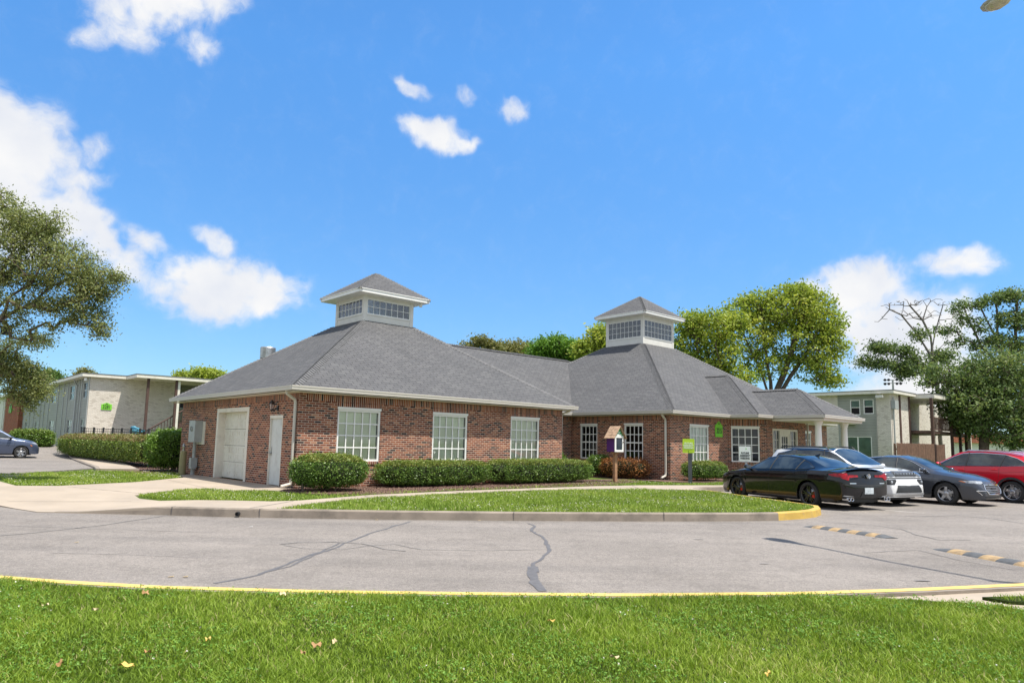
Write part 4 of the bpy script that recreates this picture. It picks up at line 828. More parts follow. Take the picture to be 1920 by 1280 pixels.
# outside stair with brown railings
st = MB(); n = 16; xa, xb, za, zb = 3.0, 6.9, 1.15, 3.75
for i in range(n):
    x = xa+(xb-xa)*i/n; z = za-.5+(zb-za)*(i+1)/n; st.box(x, x+.27, -2.4, -1.4, z-.05, z)
st.face([(xa, -2.45, za-.75), (xb, -2.45, zb-.75), (xb, -2.45, zb-.42), (xa, -2.45, za-.42)]); st.face([(xa, -2.40, za-.75), (xb, -2.40, zb-.75), (xb, -2.40, zb-.42), (xa, -2.40, za-.42)][::-1]); st.face([(xa, -2.45, za-.42), (xb, -2.45, zb-.42), (xb, -2.40, zb-.42), (xa, -2.40, za-.42)])
st.box(6.9, 10.2, -2.6, 0, 3.1, 3.25)
so_ = st.build('stair', M['brown'], ap1); rl = MB()
rl.tube([(xa-.2, -2.45, za+.35), (xb, -2.45, zb+.45), (10.2, -2.45, zb+.45)], .05, 4)
for i in range(28):
    t = i/20; x = xa+(xb-xa)*t; zr_ = min(za+(zb-za)*t, zb)
    rl.box(x-.02, x+.02, -2.47, -2.43, zr_-.5, zr_+.42)
rl.build('stair_railing', M['brown'], so_)
numplate('number_plate', '3281', W(1.62+1.15, 36.5-.01, 3.2), YAW, .66, .50, 'green number plate on the pale speckled end wall of the left apartment block')
# red brick block further left
ap2 = empty('apartment_building', W(1.3, 66.5, 0), YAW, label='orange-red brick apartment block glimpsed beyond the tree at the left edge', cat='building')
m_ = MB(); wall(m_, F1, 0, 10.5, 0, 5.4, []); wall(m_, F2, 0, 10, 0, 5.4, []); m_.build('brick_wall', M['brick_orange'], ap2)
m_ = MB(); m_.obox(F1, 10.5, 11.2, -3, .1, 0, 5.4); m_.obox(F1, 12.6, 40, -6, 0, 0, 5.4); m_.build('white_panel', M['greyboard'], ap2)
m_ = MB(); m_.obox(F1, 11.2, 12.6, -.5, -.1, 0, 5.4); m_.build('dark_glazing', M['dark'], ap2)
m_ = MB(); m_.box(-.5, 10, -.5, 41, 5.4, 5.65); m_.build('flat_roof', M['trim'], ap2)
numplate('number_plate', '3279', W(1.25, 72.5, 3.6), YAW-R(90), 1.9, 1.0, 'small green number plate on the orange-red brick wall at the far left')
# right hand block
ap3 = empty('apartment_building', W(43.08, -1.44, 0), YAW, label='two-storey apartment block of pale brick and grey-green siding behind the parked cars', cat='building')
zt3 = 5.42; F1 = ((0, 0), (0, 1), (-1, 0))
m_ = MB(); wall(m_, F1, .97, 3.60, 0, zt3, [(1.10, 1.80, 4.02, 5.08), (2.02, 2.72, 3.95, 5.05), (1.32, 3.24, .35, 2.41)]); m_.build('siding_wall', M['siding'], ap3)
m_ = MB(); wall(m_, F1, 0, .97, 0, zt3, []); wall(m_, F1, 3.60, 9, 0, zt3, []); wall(m_, F2, 0, 3.9, 0, zt3, []); wall(m_, ((3.9, 1.9), (1, 0), (0, -1)), 0, 17, 0, zt3, []); wall(m_, ((3.9, 0), (0, 1), (1, 0)), 0, 1.9, 0, zt3, []); m_.build('brick_wall', M['brick_white'], ap3)
window(ap3, F1, 1.10, 1.80, 4.02, 5.08, 1, 2, 'curtain', head=False, fm='white', mid=.5, mt=.05)
window(ap3, F1, 2.02, 2.72, 3.95, 5.05, 1, 2, 'curtain', head=False, fm='white', mid=.5, mt=.05)
window(ap3, F1, 1.32, 3.24, .35, 2.41, 2, 1, 'curtain', head=False, fm='white', mt=.09, name='patio_door')
m_ = MB(); m_.obox(F1, 2.35, 3.0, .02, .45, 3.28, 3.62); ac = m_.build('window_air_conditioner', M['greyboard'], ap3); m_ = MB(); m_.obox(F1, 2.40, 2.95, .452, .46, 3.32, 3.58); m_.build('grille', M['black'], ac)
for fm_, a, b, mm in ((F1, .93, 1.01, 'siding'), (F2, 1.65, 1.95, 'brown'), (F2, 3.6, 3.9, 'brown')): m_ = MB(); m_.obox(fm_, a, b, 0, .05, .2, zt3); m_.build('wall_batten', M[mm], ap3)
m_ = MB(); m_.tube([(.25, -.12, 5.2), (.25, -.12, .2)], .05, 6); m_.obox(F2, .1, .8, .02, .28, 4.35, 4.95); m_.build('utility_box', M['greymetal'], ap3)
m_ = MB(); m_.obox(F1, .3, .75, .3, .6, 5.12, 5.3); m_.tube([(-.02, .5, 5.25), (-.4, .5, 5.2)], .03, 5); m_.build('security_lamp', M['greyboard'], ap3)
m_ = MB(); m_.box(-.45, 4.1, -.4, 9, zt3, zt3+.20); m_.box(4.1, 12.4, -1.6, 9, zt3-.12, zt3+.16); m_.build('flat_roof', M['trim'], ap3)
m_ = MB(); m_.box(-.47, 4.12, -.42, 9.02, zt3+.20, zt3+.25); m_.box(4.08, 12.42, -1.62, 9.02, zt3+.16, zt3+.21); m_.build('roof_edge', M['cap'], ap3)
m_ = MB(); m_.box(4.0, 12.0, -1.3, 1.8, 2.75, 2.95); m_.box(4.0, 8.6, -1.35, -1.25, 3.85, 3.95); m_.box(4.0, 8.6, -1.35, -1.25, 3.0, 3.1)
for i in range(14): x = 4.1+i*.33; m_.box(x-.04, x+.04, -1.33, -1.27, 3.1, 3.85)
for x in (3.98, 8.5, 10.6, 12.2): m_.box(x-.09, x+.09, -1.5, -1.32, .2, zt3-.12)
for i in range(10): x = 8.9+i*.34; m_.box(x-.09, x+.09, -1.3, -1.22, 2.9, zt3-.5)
m_.box(8.6, 12.2, -1.38, -1.28, 3.7, 3.9); m_.box(8.6, 12.2, -1.38, -1.28, 2.6, 2.8); m_.build('balcony', M['brown'], ap3)
m_ = MB(); m_.box(12.3, 12.5, -1.7, -1.5, .2, zt3); m_.build('downspout', M['trim'], ap3)
m_ = MB()
for i in range(9): m_.box(5.0, 8.3, -.9+i*.28, -.65+i*.28, .5+i*.26, .56+i*.26)
m_.build('stair', M['trim'], ap3)
# board fence in front of the right block
fa, fb = at(1682, 860, 43.5), at(1758, 862, 46.5)
fd = Vector((fb.x-fa.x, fb.y-fa.y)); fl__ = fd.length; fenc = empty('wooden_fence', (fa.x, fa.y, .2), math.atan2(fd.y, fd.x), label='brown dog-eared board fence standing before the right apartment block', cat='fence')
m_ = MB(); n = int(fl__/.155)
for i in range(n):
    x = i*.155; h = 1.74+random.uniform(-.02, .02); o = random.uniform(-.004, .004)
    P = [(x, h-.05), (x+.03, h), (x+.10, h), (x+.13, h-.05), (x+.13, 0), (x, 0)]
    m_.face([(p[0], -.02+o, p[1]) for p in P][::-1] if 0 else [(p[0], -.02+o, p[1]) for p in P]); m_.face([(p[0], 0+o, p[1]) for p in P][::-1])
    for k in range(6): a, c = P[k], P[(k+1) % 6]; m_.face([(a[0], -.02+o, a[1]), (a[0], 0+o, a[1]), (c[0], 0+o, c[1]), (c[0], -.02+o, c[1])])
m_.build('board_panel', M['fencewood'], fenc); m_ = MB(); m_.box(0, fl__, .0, .05, .35, .44); m_.box(0, fl__, .0, .05, 1.3, 1.39)
for k in range(4): x = fl__*k/3; m_.box(x-.05, x+.05, .05, .15, -.2, 1.7)
m_.build('rail', M['fencewood'], fenc)
fa2 = at(1757, 862, 42.5); f2 = empty('fence_panel', (fa2.x, fa2.y, .2), R(15), label='plain brown timber screen panel at the right end of the board fence', cat='fence')
m_ = MB(); 
for i in range(4): m_.box(i*.15, i*.15+.142, -.02, .0, 0, 1.66+random.uniform(-.01, .01))
m_.build('board_panel', M['fencewood'], f2); m_ = MB(); m_.box(-.06, .02, .0, .09, -.2, 1.7); m_.box(.58, .66, 0, .09, -.2, 1.7); m_.build('post', M['brown'], f2)
def acunit(pos, rz, s, label):
    r_ = empty('condenser_unit', pos, rz, label=label, cat='air conditioner'); m = MB(); m.box(-s/2, s/2, -s/2, s/2, 0, s*.95)
    for i in range(9): m.box(-s/2-.012, s/2+.012, -s/2-.012, s/2+.012, .08+i*s*.092, .095+i*s*.092+.01)
    m.build('cabinet', M['greymetal'], r_); m = MB(); m.lathe([(0, 0), (s*.4, 0), (s*.42, .03), (0, .05)], (0, 0, s*.95)); m.build('fan_grille', M['black'], r_)
p_ = at(1652, 868, 44); acunit((p_.x, p_.y, .2), YAW, .85, 'grey condenser unit beside the patio door of the right apartment block')
p_ = at(87, 840, 48); acunit((p_.x, p_.y, .45), YAW, .85, 'grey condenser unit on the ground by the siding of the left apartment block')
# iron picket fence behind the hedge
FY = 33.0; ifn = empty('iron_fence', W(.75, FY, .38), YAW, label='black iron picket fence running behind the long hedge at the left', cat='fence')
m_ = MB(); Lf = 9.0
for z in (.2, 1.25, 1.42): m_.box(0, Lf, -.018, .018, z, z+.035)
for i in range(int(Lf/.125)): x = i*.125; m_.box(x-.009, x+.009, -.009, .009, .05, 1.47)
m_.build('picket_panel', M['black'], ifn)
for i in range(16): x = .12+i*.55; m_ = MB(); m_.box(x-.05, x+.05, -.05, .05, -.4, 1.5); m_.box(x-.06, x+.06, -.06, .06, 1.5, 1.53); m_.build('post', M['black'], ifn)
# blue cover behind the fence
bl = empty('blue_cover', W(4.15, FY+.7, .45), YAW, label='rumpled light blue cover over a stand behind the iron fence', cat='cover')
def blob(name, c, rr, mat, par, amp=.12, n=3, seed=1, **k):
    bm = bmesh.new(); bmesh.ops.create_icosphere(bm, subdivisions=n, radius=1); rs = random.Random(seed); ph = [(rs.uniform(2, 5), rs.uniform(2, 5), rs.uniform(2, 5), rs.uniform(0, 6)) for _ in range(5)]
    for v in bm.verts:
        q = v.co.copy(); s = 1+amp*sum(math.sin(a*q.x+b*q.y+c_*q.z+p) for a, b, c_, p in ph)/2; v.co = Vector((q.x*rr[0]*s+c[0], q.y*rr[1]*s+c[1], q.z*rr[2]*s+c[2]))
    me = bpy.data.meshes.new(name); bm.to_mesh(me); bm.free(); me.materials.append(mat); o = bpy.data.objects.new(name, me); COL.objects.link(o); o.parent = par
    me.polygons.foreach_set('use_smooth', [True]*len(me.polygons)); return tag(o, **k)
M['bluecov'] = simple('light_blue_vinyl', (.09, .30, .42), .45, .35, 5, .5, 9)
blob('cover', (-.1, 0, 1.36), (.26, .2, .2), M['bluecov'], bl, .35, 3, 4); blob('cover_flap', (.25, 0, 1.30), (.26, .14, .09), M['bluecov'], bl, .3, 3, 9); m_ = MB(); m_.tube([(-.1, 0, 0), (-.05, 0, 1.3)], .11, 8); m_.tube([(.15, 0, 0), (.1, 0, 1.3)], .06, 8); m_.build('stand', M['bluecov'], bl)
# stadium floodlights far behind
P0 = at(1676, 760, 95); fp = empty('stadium_lights', (P0.x, P0.y, 0), R(-30), label='small cluster of stadium floodlights on a mast above the right apartment roof', cat='floodlight')
zt_ = at(1676, 712, 95).z; m_ = MB(); m_.tube([(0, 0, 0), (0, 0, zt_)], [.22, .12], 8); m_.box(-1.2, 1.2, -.05, .05, zt_-.5, zt_-.42); m_.box(-1.2, 1.2, -.05, .05, zt_-.05, zt_+.03); m_.build('mast', M['greymetal'], fp)
for x in (-.95, -.5, .5, .95):
    for z in (zt_-.55, zt_): m_ = MB(); m_.lathe([(.0, .2), (.1, .16), (.19, -.03), (.0, -.04)], (x, -.15, z), 'y', 10); m_.build('flood_lamp', M['black'], fp)
# low red brick house and pale van glimpsed under the trees at the right
hb_ = empty('distant_house', at(1830, 850, 85).xyz*Vector((1, 1, 0)), R(20), label='low white house with red brown roof glimpsed under the right hand trees', cat='house')
m_ = MB(); m_.box(-8, 9, 0, 6, 0, 2.6); m_.build('wall', M['white'], hb_); m_ = MB(); m_.box(-8.5, 9.5, -.5, 6.5, 2.6, 3.6); m_.build('roof', M['brick_orange'], hb_)
# ================================================================ vegetation
def leafquads(C, size, rng, up=.3, asp=.55):
    n = len(C); d = rng.normal(size=(n, 3)); d /= np.linalg.norm(d, axis=1)[:, None]; nn = rng.normal(size=(n, 3)); nn[:, 2] = np.abs(nn[:, 2])+up
    nn -= d*(nn*d).sum(1)[:, None]; nn /= np.linalg.norm(nn, axis=1)[:, None]+1e-9; s = np.cross(d, nn); L_ = (size*rng.uniform(.6, 1.35, n))[:, None]
    V = np.empty((n, 4, 3)); V[:, 0] = C-d*L_*.5; V[:, 1] = C+s*L_*asp*.5; V[:, 2] = C+d*L_*.5; V[:, 3] = C-s*L_*asp*.5
    return V.reshape(-1, 3), np.arange(n*4).reshape(-1, 4)
M['bark'] = simple('bark', (.12, .092, .072), .9, .35, 6, .8, 25); M['bark_grey'] = simple('grey_bark', (.17, .15, .13), .9, .3, 6, .8, 25)
def tree(name, label, base, trunk, blobs, leafmt, nleaf=60, lsize=.16, spread=.45, rtip=.012, barkm='bark', seed=1, dead=(), edge=.5, step=.6, rmax=.35, group=None, low=False, fill=1.0, bigr=False):
    rng = np.random.default_rng(seed); root = empty(name, base, 0, label=label, cat='tree', group=group); B = Vector(base)
    nodes = [Vector(p)-B for p in trunk[0]]; par = [-1]+list(range(len(nodes)-1))
    for br in trunk[1:]:
        k = min(range(len(nodes)), key=lambda i: (nodes[i]-(Vector(br[0])-B)).length); pr = k
        for p in br[1:]: nodes.append(Vector(p)-B); par.append(pr); pr = len(nodes)-1
    # subdivide long trunk edges
    i = 0
    nn, pp = [nodes[0]], [-1]; mp = {0: 0}
    for i in range(1, len(nodes)):
        a, b = nodes[par[i]], nodes[i]; n = max(1, int((b-a).length/step)); pr = mp[par[i]]
        for k in range(1, n+1):
            q = a.lerp(b, k/n)+(Vector(rng.normal(size=3))*.05*step if k < n else Vector()); nn.append(q); pp.append(pr); pr = len(nn)-1
        mp[i] = pr
    nodes, par = nn, pp; tips = []; isdead = []
    cl = []
    for (c, r_, n) in blobs:
        c = Vector(c)-B; r_ = (r_[0], r_[1], max(r_[2], r_[0]*.62)) if bigr else r_; n = max(1, int(n*fill*2.1))
        for _ in range(n):
            d = rng.normal(size=3); d /= np.linalg.norm(d); q = rng.uniform(0, 1)**(1/3*edge*2); cl.append((c+Vector((d[0]*r_[0], d[1]*r_[1], d[2]*r_[2]))*q, 0))
    for (c, r_, n) in dead:
        c = Vector(c)-B
        for _ in range(n):
            d = rng.normal(size=3); d /= np.linalg.norm(d); d[2] = abs(d[2]); cl.append((c+Vector((d[0]*r_[0], d[1]*r_[1], d[2]*r_[2])), 1))
    ctr = nodes[len(nodes)//3]; cl.sort(key=lambda t: (t[0]-ctr).length)
    A = np.array([tuple(v) for v in nodes])
    cnt = len(nodes); buf = np.zeros((cnt+len(cl)*14, 3)); buf[:cnt] = A; first = max(1, int(cnt*.35)) if not low else 1
    for (p, dd) in cl:
        pv = np.array(tuple(p)); df = pv-buf[first:cnt]; dist = np.linalg.norm(df, axis=1); pen = np.clip(-df[:, 2]/np.maximum(dist, .01), 0, 1)*.8*dist
        k = int(np.argmin(dist+pen))+first; a = nodes[k]; L_ = (p-a).length; n = max(1, min(12, int(L_/step))); pr = k
        sag = Vector((0, 0, .10*L_))
        for q in range(1, n+1):
            t = q/n; v = a.lerp(p, t)+sag*(4*t*(1-t))*.5+(Vector(rng.normal(size=3))*.06*step if q < n else Vector())
            nodes.append(v); par.append(pr); buf[cnt] = tuple(v); cnt += 1; pr = len(nodes)-1
        tips.append(pr); isdead.append(dd)
    NN = len(nodes); rad = np.zeros(NN); ch = [[] for _ in range(NN)]
    for i in range(NN-1, 0, -1):
        if rad[i] == 0: rad[i] = rtip
        rad[par[i]] = (rad[par[i]]**2.25+rad[i]**2.25)**(1/2.25)
    rad = np.minimum(rad, rmax); V, Fq = [], []
    for i in range(1, NN):
        a, b = nodes[par[i]], nodes[i]; d = b-a
        if d.length < 1e-4: continue
        d.normalize(); x = d.orthogonal().normalized(); y = d.cross(x); ra, rb_ = min(rad[par[i]], rad[i]*1.5), rad[i]; n = 7 if rb_ > .06 else 4; s = len(V)
        for k in range(n):
            w_ = x*math.cos(2*math.pi*k/n)+y*math.sin(2*math.pi*k/n); V.append(tuple(a+w_*ra)); V.append(tuple(b+w_*rb_))
        for k in range(n): k2 = (k+1) % n; Fq.append((s+2*k, s+2*k2, s+2*k2+1, s+2*k+1))
    npmesh('trunk', np.array(V), np.array(Fq), M[barkm], root, smooth=True)
    T = []; RC = []; tp = [t for t, d in zip(tips, isdead) if not d]
    for t in tp:
        c = np.array(tuple(nodes[t])); pc = np.array(tuple(nodes[par[t]])); n = int(nleaf*rng.uniform(.5, 1.5)); q = rng.normal(size=(n, 3))*spread*np.array([1, 1, .62]); T.append(c+q)
        m = n//5; T.append(pc+rng.normal(size=(m, 3))*spread*.6); RC.append(np.full(n+m, rng.normal(0, .17)))
    T = np.concatenate(T) if T else np.zeros((0, 3)); V, Fc = leafquads(T, lsize, rng); rn = np.clip(rng.normal(.47, .17, len(T))+(np.concatenate(RC) if RC else 0), 0, 1)
    npmesh('crown', V, Fc, leafmt, root, rnd=rn); return root
LM = dict(
 elm=leafmat('elm_leaf', [(0, (.13, .17, .055)), (.5, (.235, .275, .095)), (1, (.42, .43, .20))], .4),
 yel=leafmat('maple_leaf', [(0, (.17, .25, .040)), (.5, (.32, .41, .055)), (1, (.54, .56, .13))], .42),
 oak=leafmat('oak_leaf', [(0, (.075, .13, .042)), (.5, (.15, .225, .070)), (1, (.30, .36, .14))], .4),
 dark=leafmat('dark_leaf', [(0, (0.055, 0.113, 0.029)), (.5, (0.100, 0.182, 0.040)), (1, (0.200, 0.291, 0.073))]),
 olive=leafmat('olive_leaf', [(0, (0.138, 0.149, 0.046)), (.5, (0.218, 0.230, 0.075)), (1, (0.345, 0.310, 0.138))]),
 green=leafmat('green_leaf', [(0, (0.082, 0.179, 0.023)), (.5, (0.138, 0.283, 0.036)), (1, (0.244, 0.406, 0.065))]),
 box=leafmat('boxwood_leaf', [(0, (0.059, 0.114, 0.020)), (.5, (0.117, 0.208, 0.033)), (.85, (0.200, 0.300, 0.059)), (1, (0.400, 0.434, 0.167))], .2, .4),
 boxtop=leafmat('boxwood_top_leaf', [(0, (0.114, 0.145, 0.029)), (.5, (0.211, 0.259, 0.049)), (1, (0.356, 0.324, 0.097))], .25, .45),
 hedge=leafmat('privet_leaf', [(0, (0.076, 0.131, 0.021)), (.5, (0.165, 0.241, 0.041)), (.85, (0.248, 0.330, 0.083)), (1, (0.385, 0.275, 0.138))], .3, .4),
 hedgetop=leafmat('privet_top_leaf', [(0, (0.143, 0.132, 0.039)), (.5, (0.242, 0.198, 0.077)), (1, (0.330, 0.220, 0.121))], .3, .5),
 bright=leafmat('bright_leaf', [(0, (0.090, 0.180, 0.024)), (.5, (0.168, 0.288, 0.042)), (.9, (0.288, 0.420, 0.108)), (1, (0.480, 0.540, 0.300))], .3, .35),
 deadl=leafmat('dead_leaf', [(0, (0.115, 0.052, 0.029)), (.5, (0.287, 0.115, 0.040)), (1, (0.598, 0.276, 0.081))], .2, .7))
def bl_(px, py, D, rx, ry, n, rd=None):   # a clump seen at px,py at distance D; radii in photo pixels
    p = at(px, py, D); k = D/F0; return (tuple(p), (rx*k, (rd if rd else rx*k), ry*k), n)
# big elm hanging in from the left
D = 21
tb = Vector((-19.2, 22.5, 0))
b_ = [bl_(-40, 400, D, 90, 60, 40), bl_(40, 440, D, 60, 55, 40), bl_(85, 425, D, 45, 35, 26), bl_(70, 490, D, 80, 45, 50), bl_(130, 500, D, 55, 50, 42), bl_(185, 525, D, 42, 32, 28), bl_(222, 520, D, 20, 10, 7), bl_(165, 565, D, 38, 38, 26), bl_(185, 610, D, 20, 26, 12), bl_(140, 590, D, 25, 25, 9), bl_(20, 600, D, 40, 16, 7), bl_(45, 628, D, 36, 12, 6), bl_(95, 610, D, 26, 12, 3), bl_(20, 520, D, 50, 30, 26), bl_(60, 570, D, 50, 26, 16), bl_(105, 565, D, 30, 22, 10), bl_(0, 375, D, 10, 28, 6),
     bl_(-60, 560, D, 70, 60, 30), bl_(30, 650, 23, 34, 22, 14), bl_(70, 640, 23, 24, 16, 5), bl_(15, 690, 23, 42, 26, 34), bl_(55, 705, 23, 28, 26, 26), bl_(70, 738, 23, 18, 20, 14), bl_(40, 735, 23, 20, 18, 8), bl_(-30, 700, 23, 60, 50, 40), bl_(58, 765, 23, 12, 14, 4)]
tr_ = [[tb, tb+Vector((.2, -.2, 2.6)), at(-120, 640, D), at(-60, 610, D)], [at(-60, 610, D), at(0, 598, D), at(35, 580, D), at(62, 566, D), at(110, 530, D), at(160, 520, D)], [at(-60, 610, D), at(-20, 590, D), at(20, 555, D), at(60, 530, D), at(90, 470, D)], [at(-120, 640, D), at(-60, 560, D), at(0, 530, D), at(25, 500, D), at(50, 450, D)]]
tree('elm_tree', 'large small-leaved tree reaching in from the left edge over the far apartment block', tb, tr_, b_, LM['elm'], 48, .076, .165, .010, seed=3, step=.45, rmax=.32)
# big yellow-green tree behind the second cupola
D = 62
b_ = [bl_(1490, 580, D, 75, 42, 66), bl_(1540, 600, D, 50, 45, 36), bl_(1430, 590, D, 55, 38, 42), bl_(1565, 640, D, 30, 45, 22), bl_(1500, 640, D, 70, 45, 44), bl_(1530, 690, D, 48, 35, 30), bl_(1400, 640, D, 55, 45, 36), bl_(1450, 690, D, 60, 30, 22), bl_(1380, 590, D, 35, 25, 18), bl_(1500, 548, D, 40, 16, 18), bl_(1560, 715, D, 25, 15, 8), bl_(1420, 560, D, 35, 15, 12)]
tb = at(1445, 850, D); tb.z = 0
tr_ = [[tb, at(1447, 760, D), at(1445, 715, D), at(1448, 660, D), at(1455, 600, D), at(1470, 560, D)], [at(1445, 760, D), at(1470, 700, D), at(1490, 640, D), at(1510, 580, D)], [at(1447, 760, D), at(1482, 705, D), at(1520, 650, D), at(1545, 600, D)], [at(1445, 760, D), at(1425, 690, D), at(1400, 640, D), at(1385, 600, D)], [at(1445, 715, D), at(1435, 650, D), at(1430, 590, D)]]
tree('maple_tree', 'tall spreading yellow-green tree between the second cupola and the right apartment block', tb, tr_, b_, LM['yel'], 34, .27, .40, .03, seed=5, step=1.2, rmax=.45)
D = 58; tb = at(1335, 840, D); tb.z = 0
b_ = [bl_(1330, 615, D, 48, 34, 36), bl_(1290, 640, D, 35, 40, 28), bl_(1350, 660, D, 40, 38, 26), bl_(1300, 600, D, 30, 16, 14), bl_(1345, 690, D, 28, 18, 16), bl_(1375, 600, D, 24, 20, 12), bl_(1385, 705, D, 30, 16, 12)]
tr_ = [[tb, at(1338, 740, D), at(1350, 690, D), at(1340, 640, D), at(1325, 600, D)], [at(1338, 740, D), at(1375, 690, D), at(1365, 640, D)]]
tree('maple_tree', 'shorter yellow-green tree hugging the right side of the second cupola', tb, tr_, b_, LM['yel'], 34, .27, .40, .03, seed=6, step=1.2, rmax=.35)
# trees behind the connecting wing
D = 52; tb = at(1120, 840, D); tb.z = 0
tree('maple_tree', 'green tree rising between the connecting wing and the second cupola', tb, [[tb, at(1125, 740, D), at(1120, 660, D), at(1122, 630, D)]], [bl_(1120, 640, D, 26, 28, 26), bl_(1095, 655, D, 20, 16, 14), bl_(1135, 620, D, 14, 16, 10)], LM['yel'], 40, .24, .32, .03, seed=8, step=1.2)
D = 56; tb = at(1040, 840, D); tb.z = 0
tree('round_tree', 'dense bright green round-topped tree behind the connecting wing ridge', tb, [[tb, at(1040, 760, D), at(1042, 700, D)]], [bl_(1040, 655, D, 42, 22, 60), bl_(1020, 668, D, 26, 14, 22), bl_(1070, 660, D, 30, 18, 32), bl_(1050, 700, D, 45, 25, 10)], LM['green'], 60, .22, .36, .03, seed=9, step=1.2)
D = 75; tb = at(965, 840, D); tb.z = 0
tree('olive_tree', 'olive coloured low tree top above the middle of the wing ridge', tb, [[tb, at(965, 760, D), at(962, 690, D)]], [bl_(945, 662, D, 24, 9, 26), bl_(975, 664, D, 26, 11, 30), bl_(960, 690, D, 40, 20, 12)], LM['olive'], 140, .28, .7, .03, seed=10, step=1.5)
D = 60; tb = at(905, 840, D); tb.z = 0
tree('sparse_tree', 'thin tree with a few leafy shoots just above the left part of the wing ridge', tb, [[tb, at(905, 740, D), at(905, 660, D)]], [bl_(875, 652, D, 12, 5, 5), bl_(894, 642, D, 5, 7, 4), bl_(905, 640, D, 5, 8, 5), bl_(920, 646, D, 7, 6, 4), bl_(932, 650, D, 5, 5, 3), bl_(905, 675, D, 35, 12, 12)], LM['olive'], 60, .22, .35, .025, seed=12, step=1.0)
# trees behind the left apartment block
D = 72
for i, (px, py, bb, lm, lab) in enumerate(((375, 700, [(345, 707, 10, 4, 9), (385, 702, 22, 6, 26), (405, 706, 15, 5, 12), (370, 725, 40, 15, 10)], 'yel', 'light green treetop showing between the left apartment roof and the clubhouse roof'),
     (100, 700, [(92, 704, 12, 5, 14), (75, 708, 16, 9, 16), (105, 713, 9, 4, 6)], 'dark', 'dark treetop over the left apartment roof behind the elm'), (158, 700, [(157, 698, 5, 2.5, 3), (162, 702, 6, 2, 3)], 'olive', 'tiny tree tip just above the corner of the left apartment roof'))):
    tb = at(px, 830, D); tb.z = 0; tree('background_tree', lab, tb, [[tb, at(px, 760, D), at(px, py+12, D)]], [bl_(a, b, D, c, d, n) for a, b, c, d, n in bb], LM[lm], 80, .26, .42, .03, seed=20+i, step=1.5)
# right hand oak group
D = 52; tb = at(1845, 860, D); tb.z = .2
b_ = [bl_(1848, 705, D, 62, 30, 60), bl_(1880, 690, D, 60, 30, 45), bl_(1830, 750, D, 70, 40, 70), bl_(1895, 760, D, 60, 50, 60), bl_(1815, 785, D, 36, 24, 26), bl_(1866, 800, D, 60, 24, 36), bl_(1800, 730, D, 34, 28, 24), bl_(1788, 765, D, 12, 20, 8), bl_(1915, 815, D, 40, 18, 22), bl_(1770, 700, D, 30, 14, 14), bl_(1748, 716, D, 18, 8, 5)]
tree('oak_tree', 'broad dense green oak at the right behind the red sport utility vehicle', tb, [[tb, at(1846, 800, D), at(1848, 740, D), at(1850, 700, D)], [at(1846, 800, D), at(1890, 740, D), at(1905, 690, D)], [at(1846, 800, D), at(1800, 740, D), at(1770, 710, D)]], b_, LM['oak'], 36, .22, .36, .03, seed=31, bigr=True, step=1.1, rmax=.5)
D = 64; tb = at(1900, 860, D); tb.z = 0
b_ = [bl_(1810, 575, D, 20, 12, 8), bl_(1800, 600, D, 12, 12, 4), bl_(1835, 568, D, 16, 9, 7), bl_(1830, 610, D, 16, 16, 7), bl_(1870, 560, D, 22, 12, 11), bl_(1905, 555, D, 24, 16, 18), bl_(1880, 600, D, 18, 14, 9), bl_(1915, 600, D, 22, 24, 18), bl_(1865, 640, D, 26, 18, 14), bl_(1905, 650, D, 30, 22, 24), bl_(1840, 650, D, 18, 12, 6), bl_(1780, 620, D, 26, 9, 7), bl_(1795, 640, D, 18, 10, 5)]
tree('oak_tree', 'taller open-crowned oak at the right edge with gaps of sky between its limbs', tb, [[tb, at(1895, 760, D), at(1880, 690, D), at(1870, 640, D), at(1850, 600, D)], [at(1880, 690, D), at(1905, 640, D), at(1905, 580, D)], [at(1880, 690, D), at(1840, 650, D), at(1815, 600, D), at(1808, 575, D)], [at(1870, 640, D), at(1870, 600, D), at(1868, 565, D)]], b_, LM['oak'], 30, .25, .36, .03, seed=33, step=1.1, rmax=.4)
D = 60; tb = at(1765, 860, D); tb.z = 0
dead = [((*at(x, y, D),), (r*D/F0, .8, r*D/F0), n) for x, y, r, n in ((1660, 578, 10, 9), (1676, 572, 9, 8), (1690, 570, 10, 10), (1706, 572, 9, 9), (1722, 570, 10, 9), (1738, 568, 9, 9), (1756, 570, 10, 9), (1772, 574, 9, 7), (1652, 602, 9, 6), (1790, 592, 9, 5), (1684, 594, 14, 10), (1705, 600, 14, 10), (1728, 592, 13, 9), (1750, 595, 13, 9), (1775, 606, 9, 6), (1640, 640, 9, 5))]
dead = [(tuple(c), r, n) for (c, r, n) in [((d[0][0], d[0][1], d[0][2]), d[1], d[2]) for d in dead]]
b_ = [bl_(1640, 650, D, 10, 6, 5), bl_(1660, 655, D, 14, 8, 8), bl_(1625, 678, D, 12, 5, 5), bl_(1655, 682, D, 18, 6, 8), bl_(1690, 690, D, 18, 8, 9), bl_(1700, 700, D, 14, 8, 6), bl_(1722, 630, D, 9, 12, 4), bl_(1710, 670, D, 16, 7, 6), bl_(1735, 690, D, 20, 9, 9), bl_(1690, 655, D, 14, 5, 4), bl_(1765, 670, D, 18, 12, 10)]
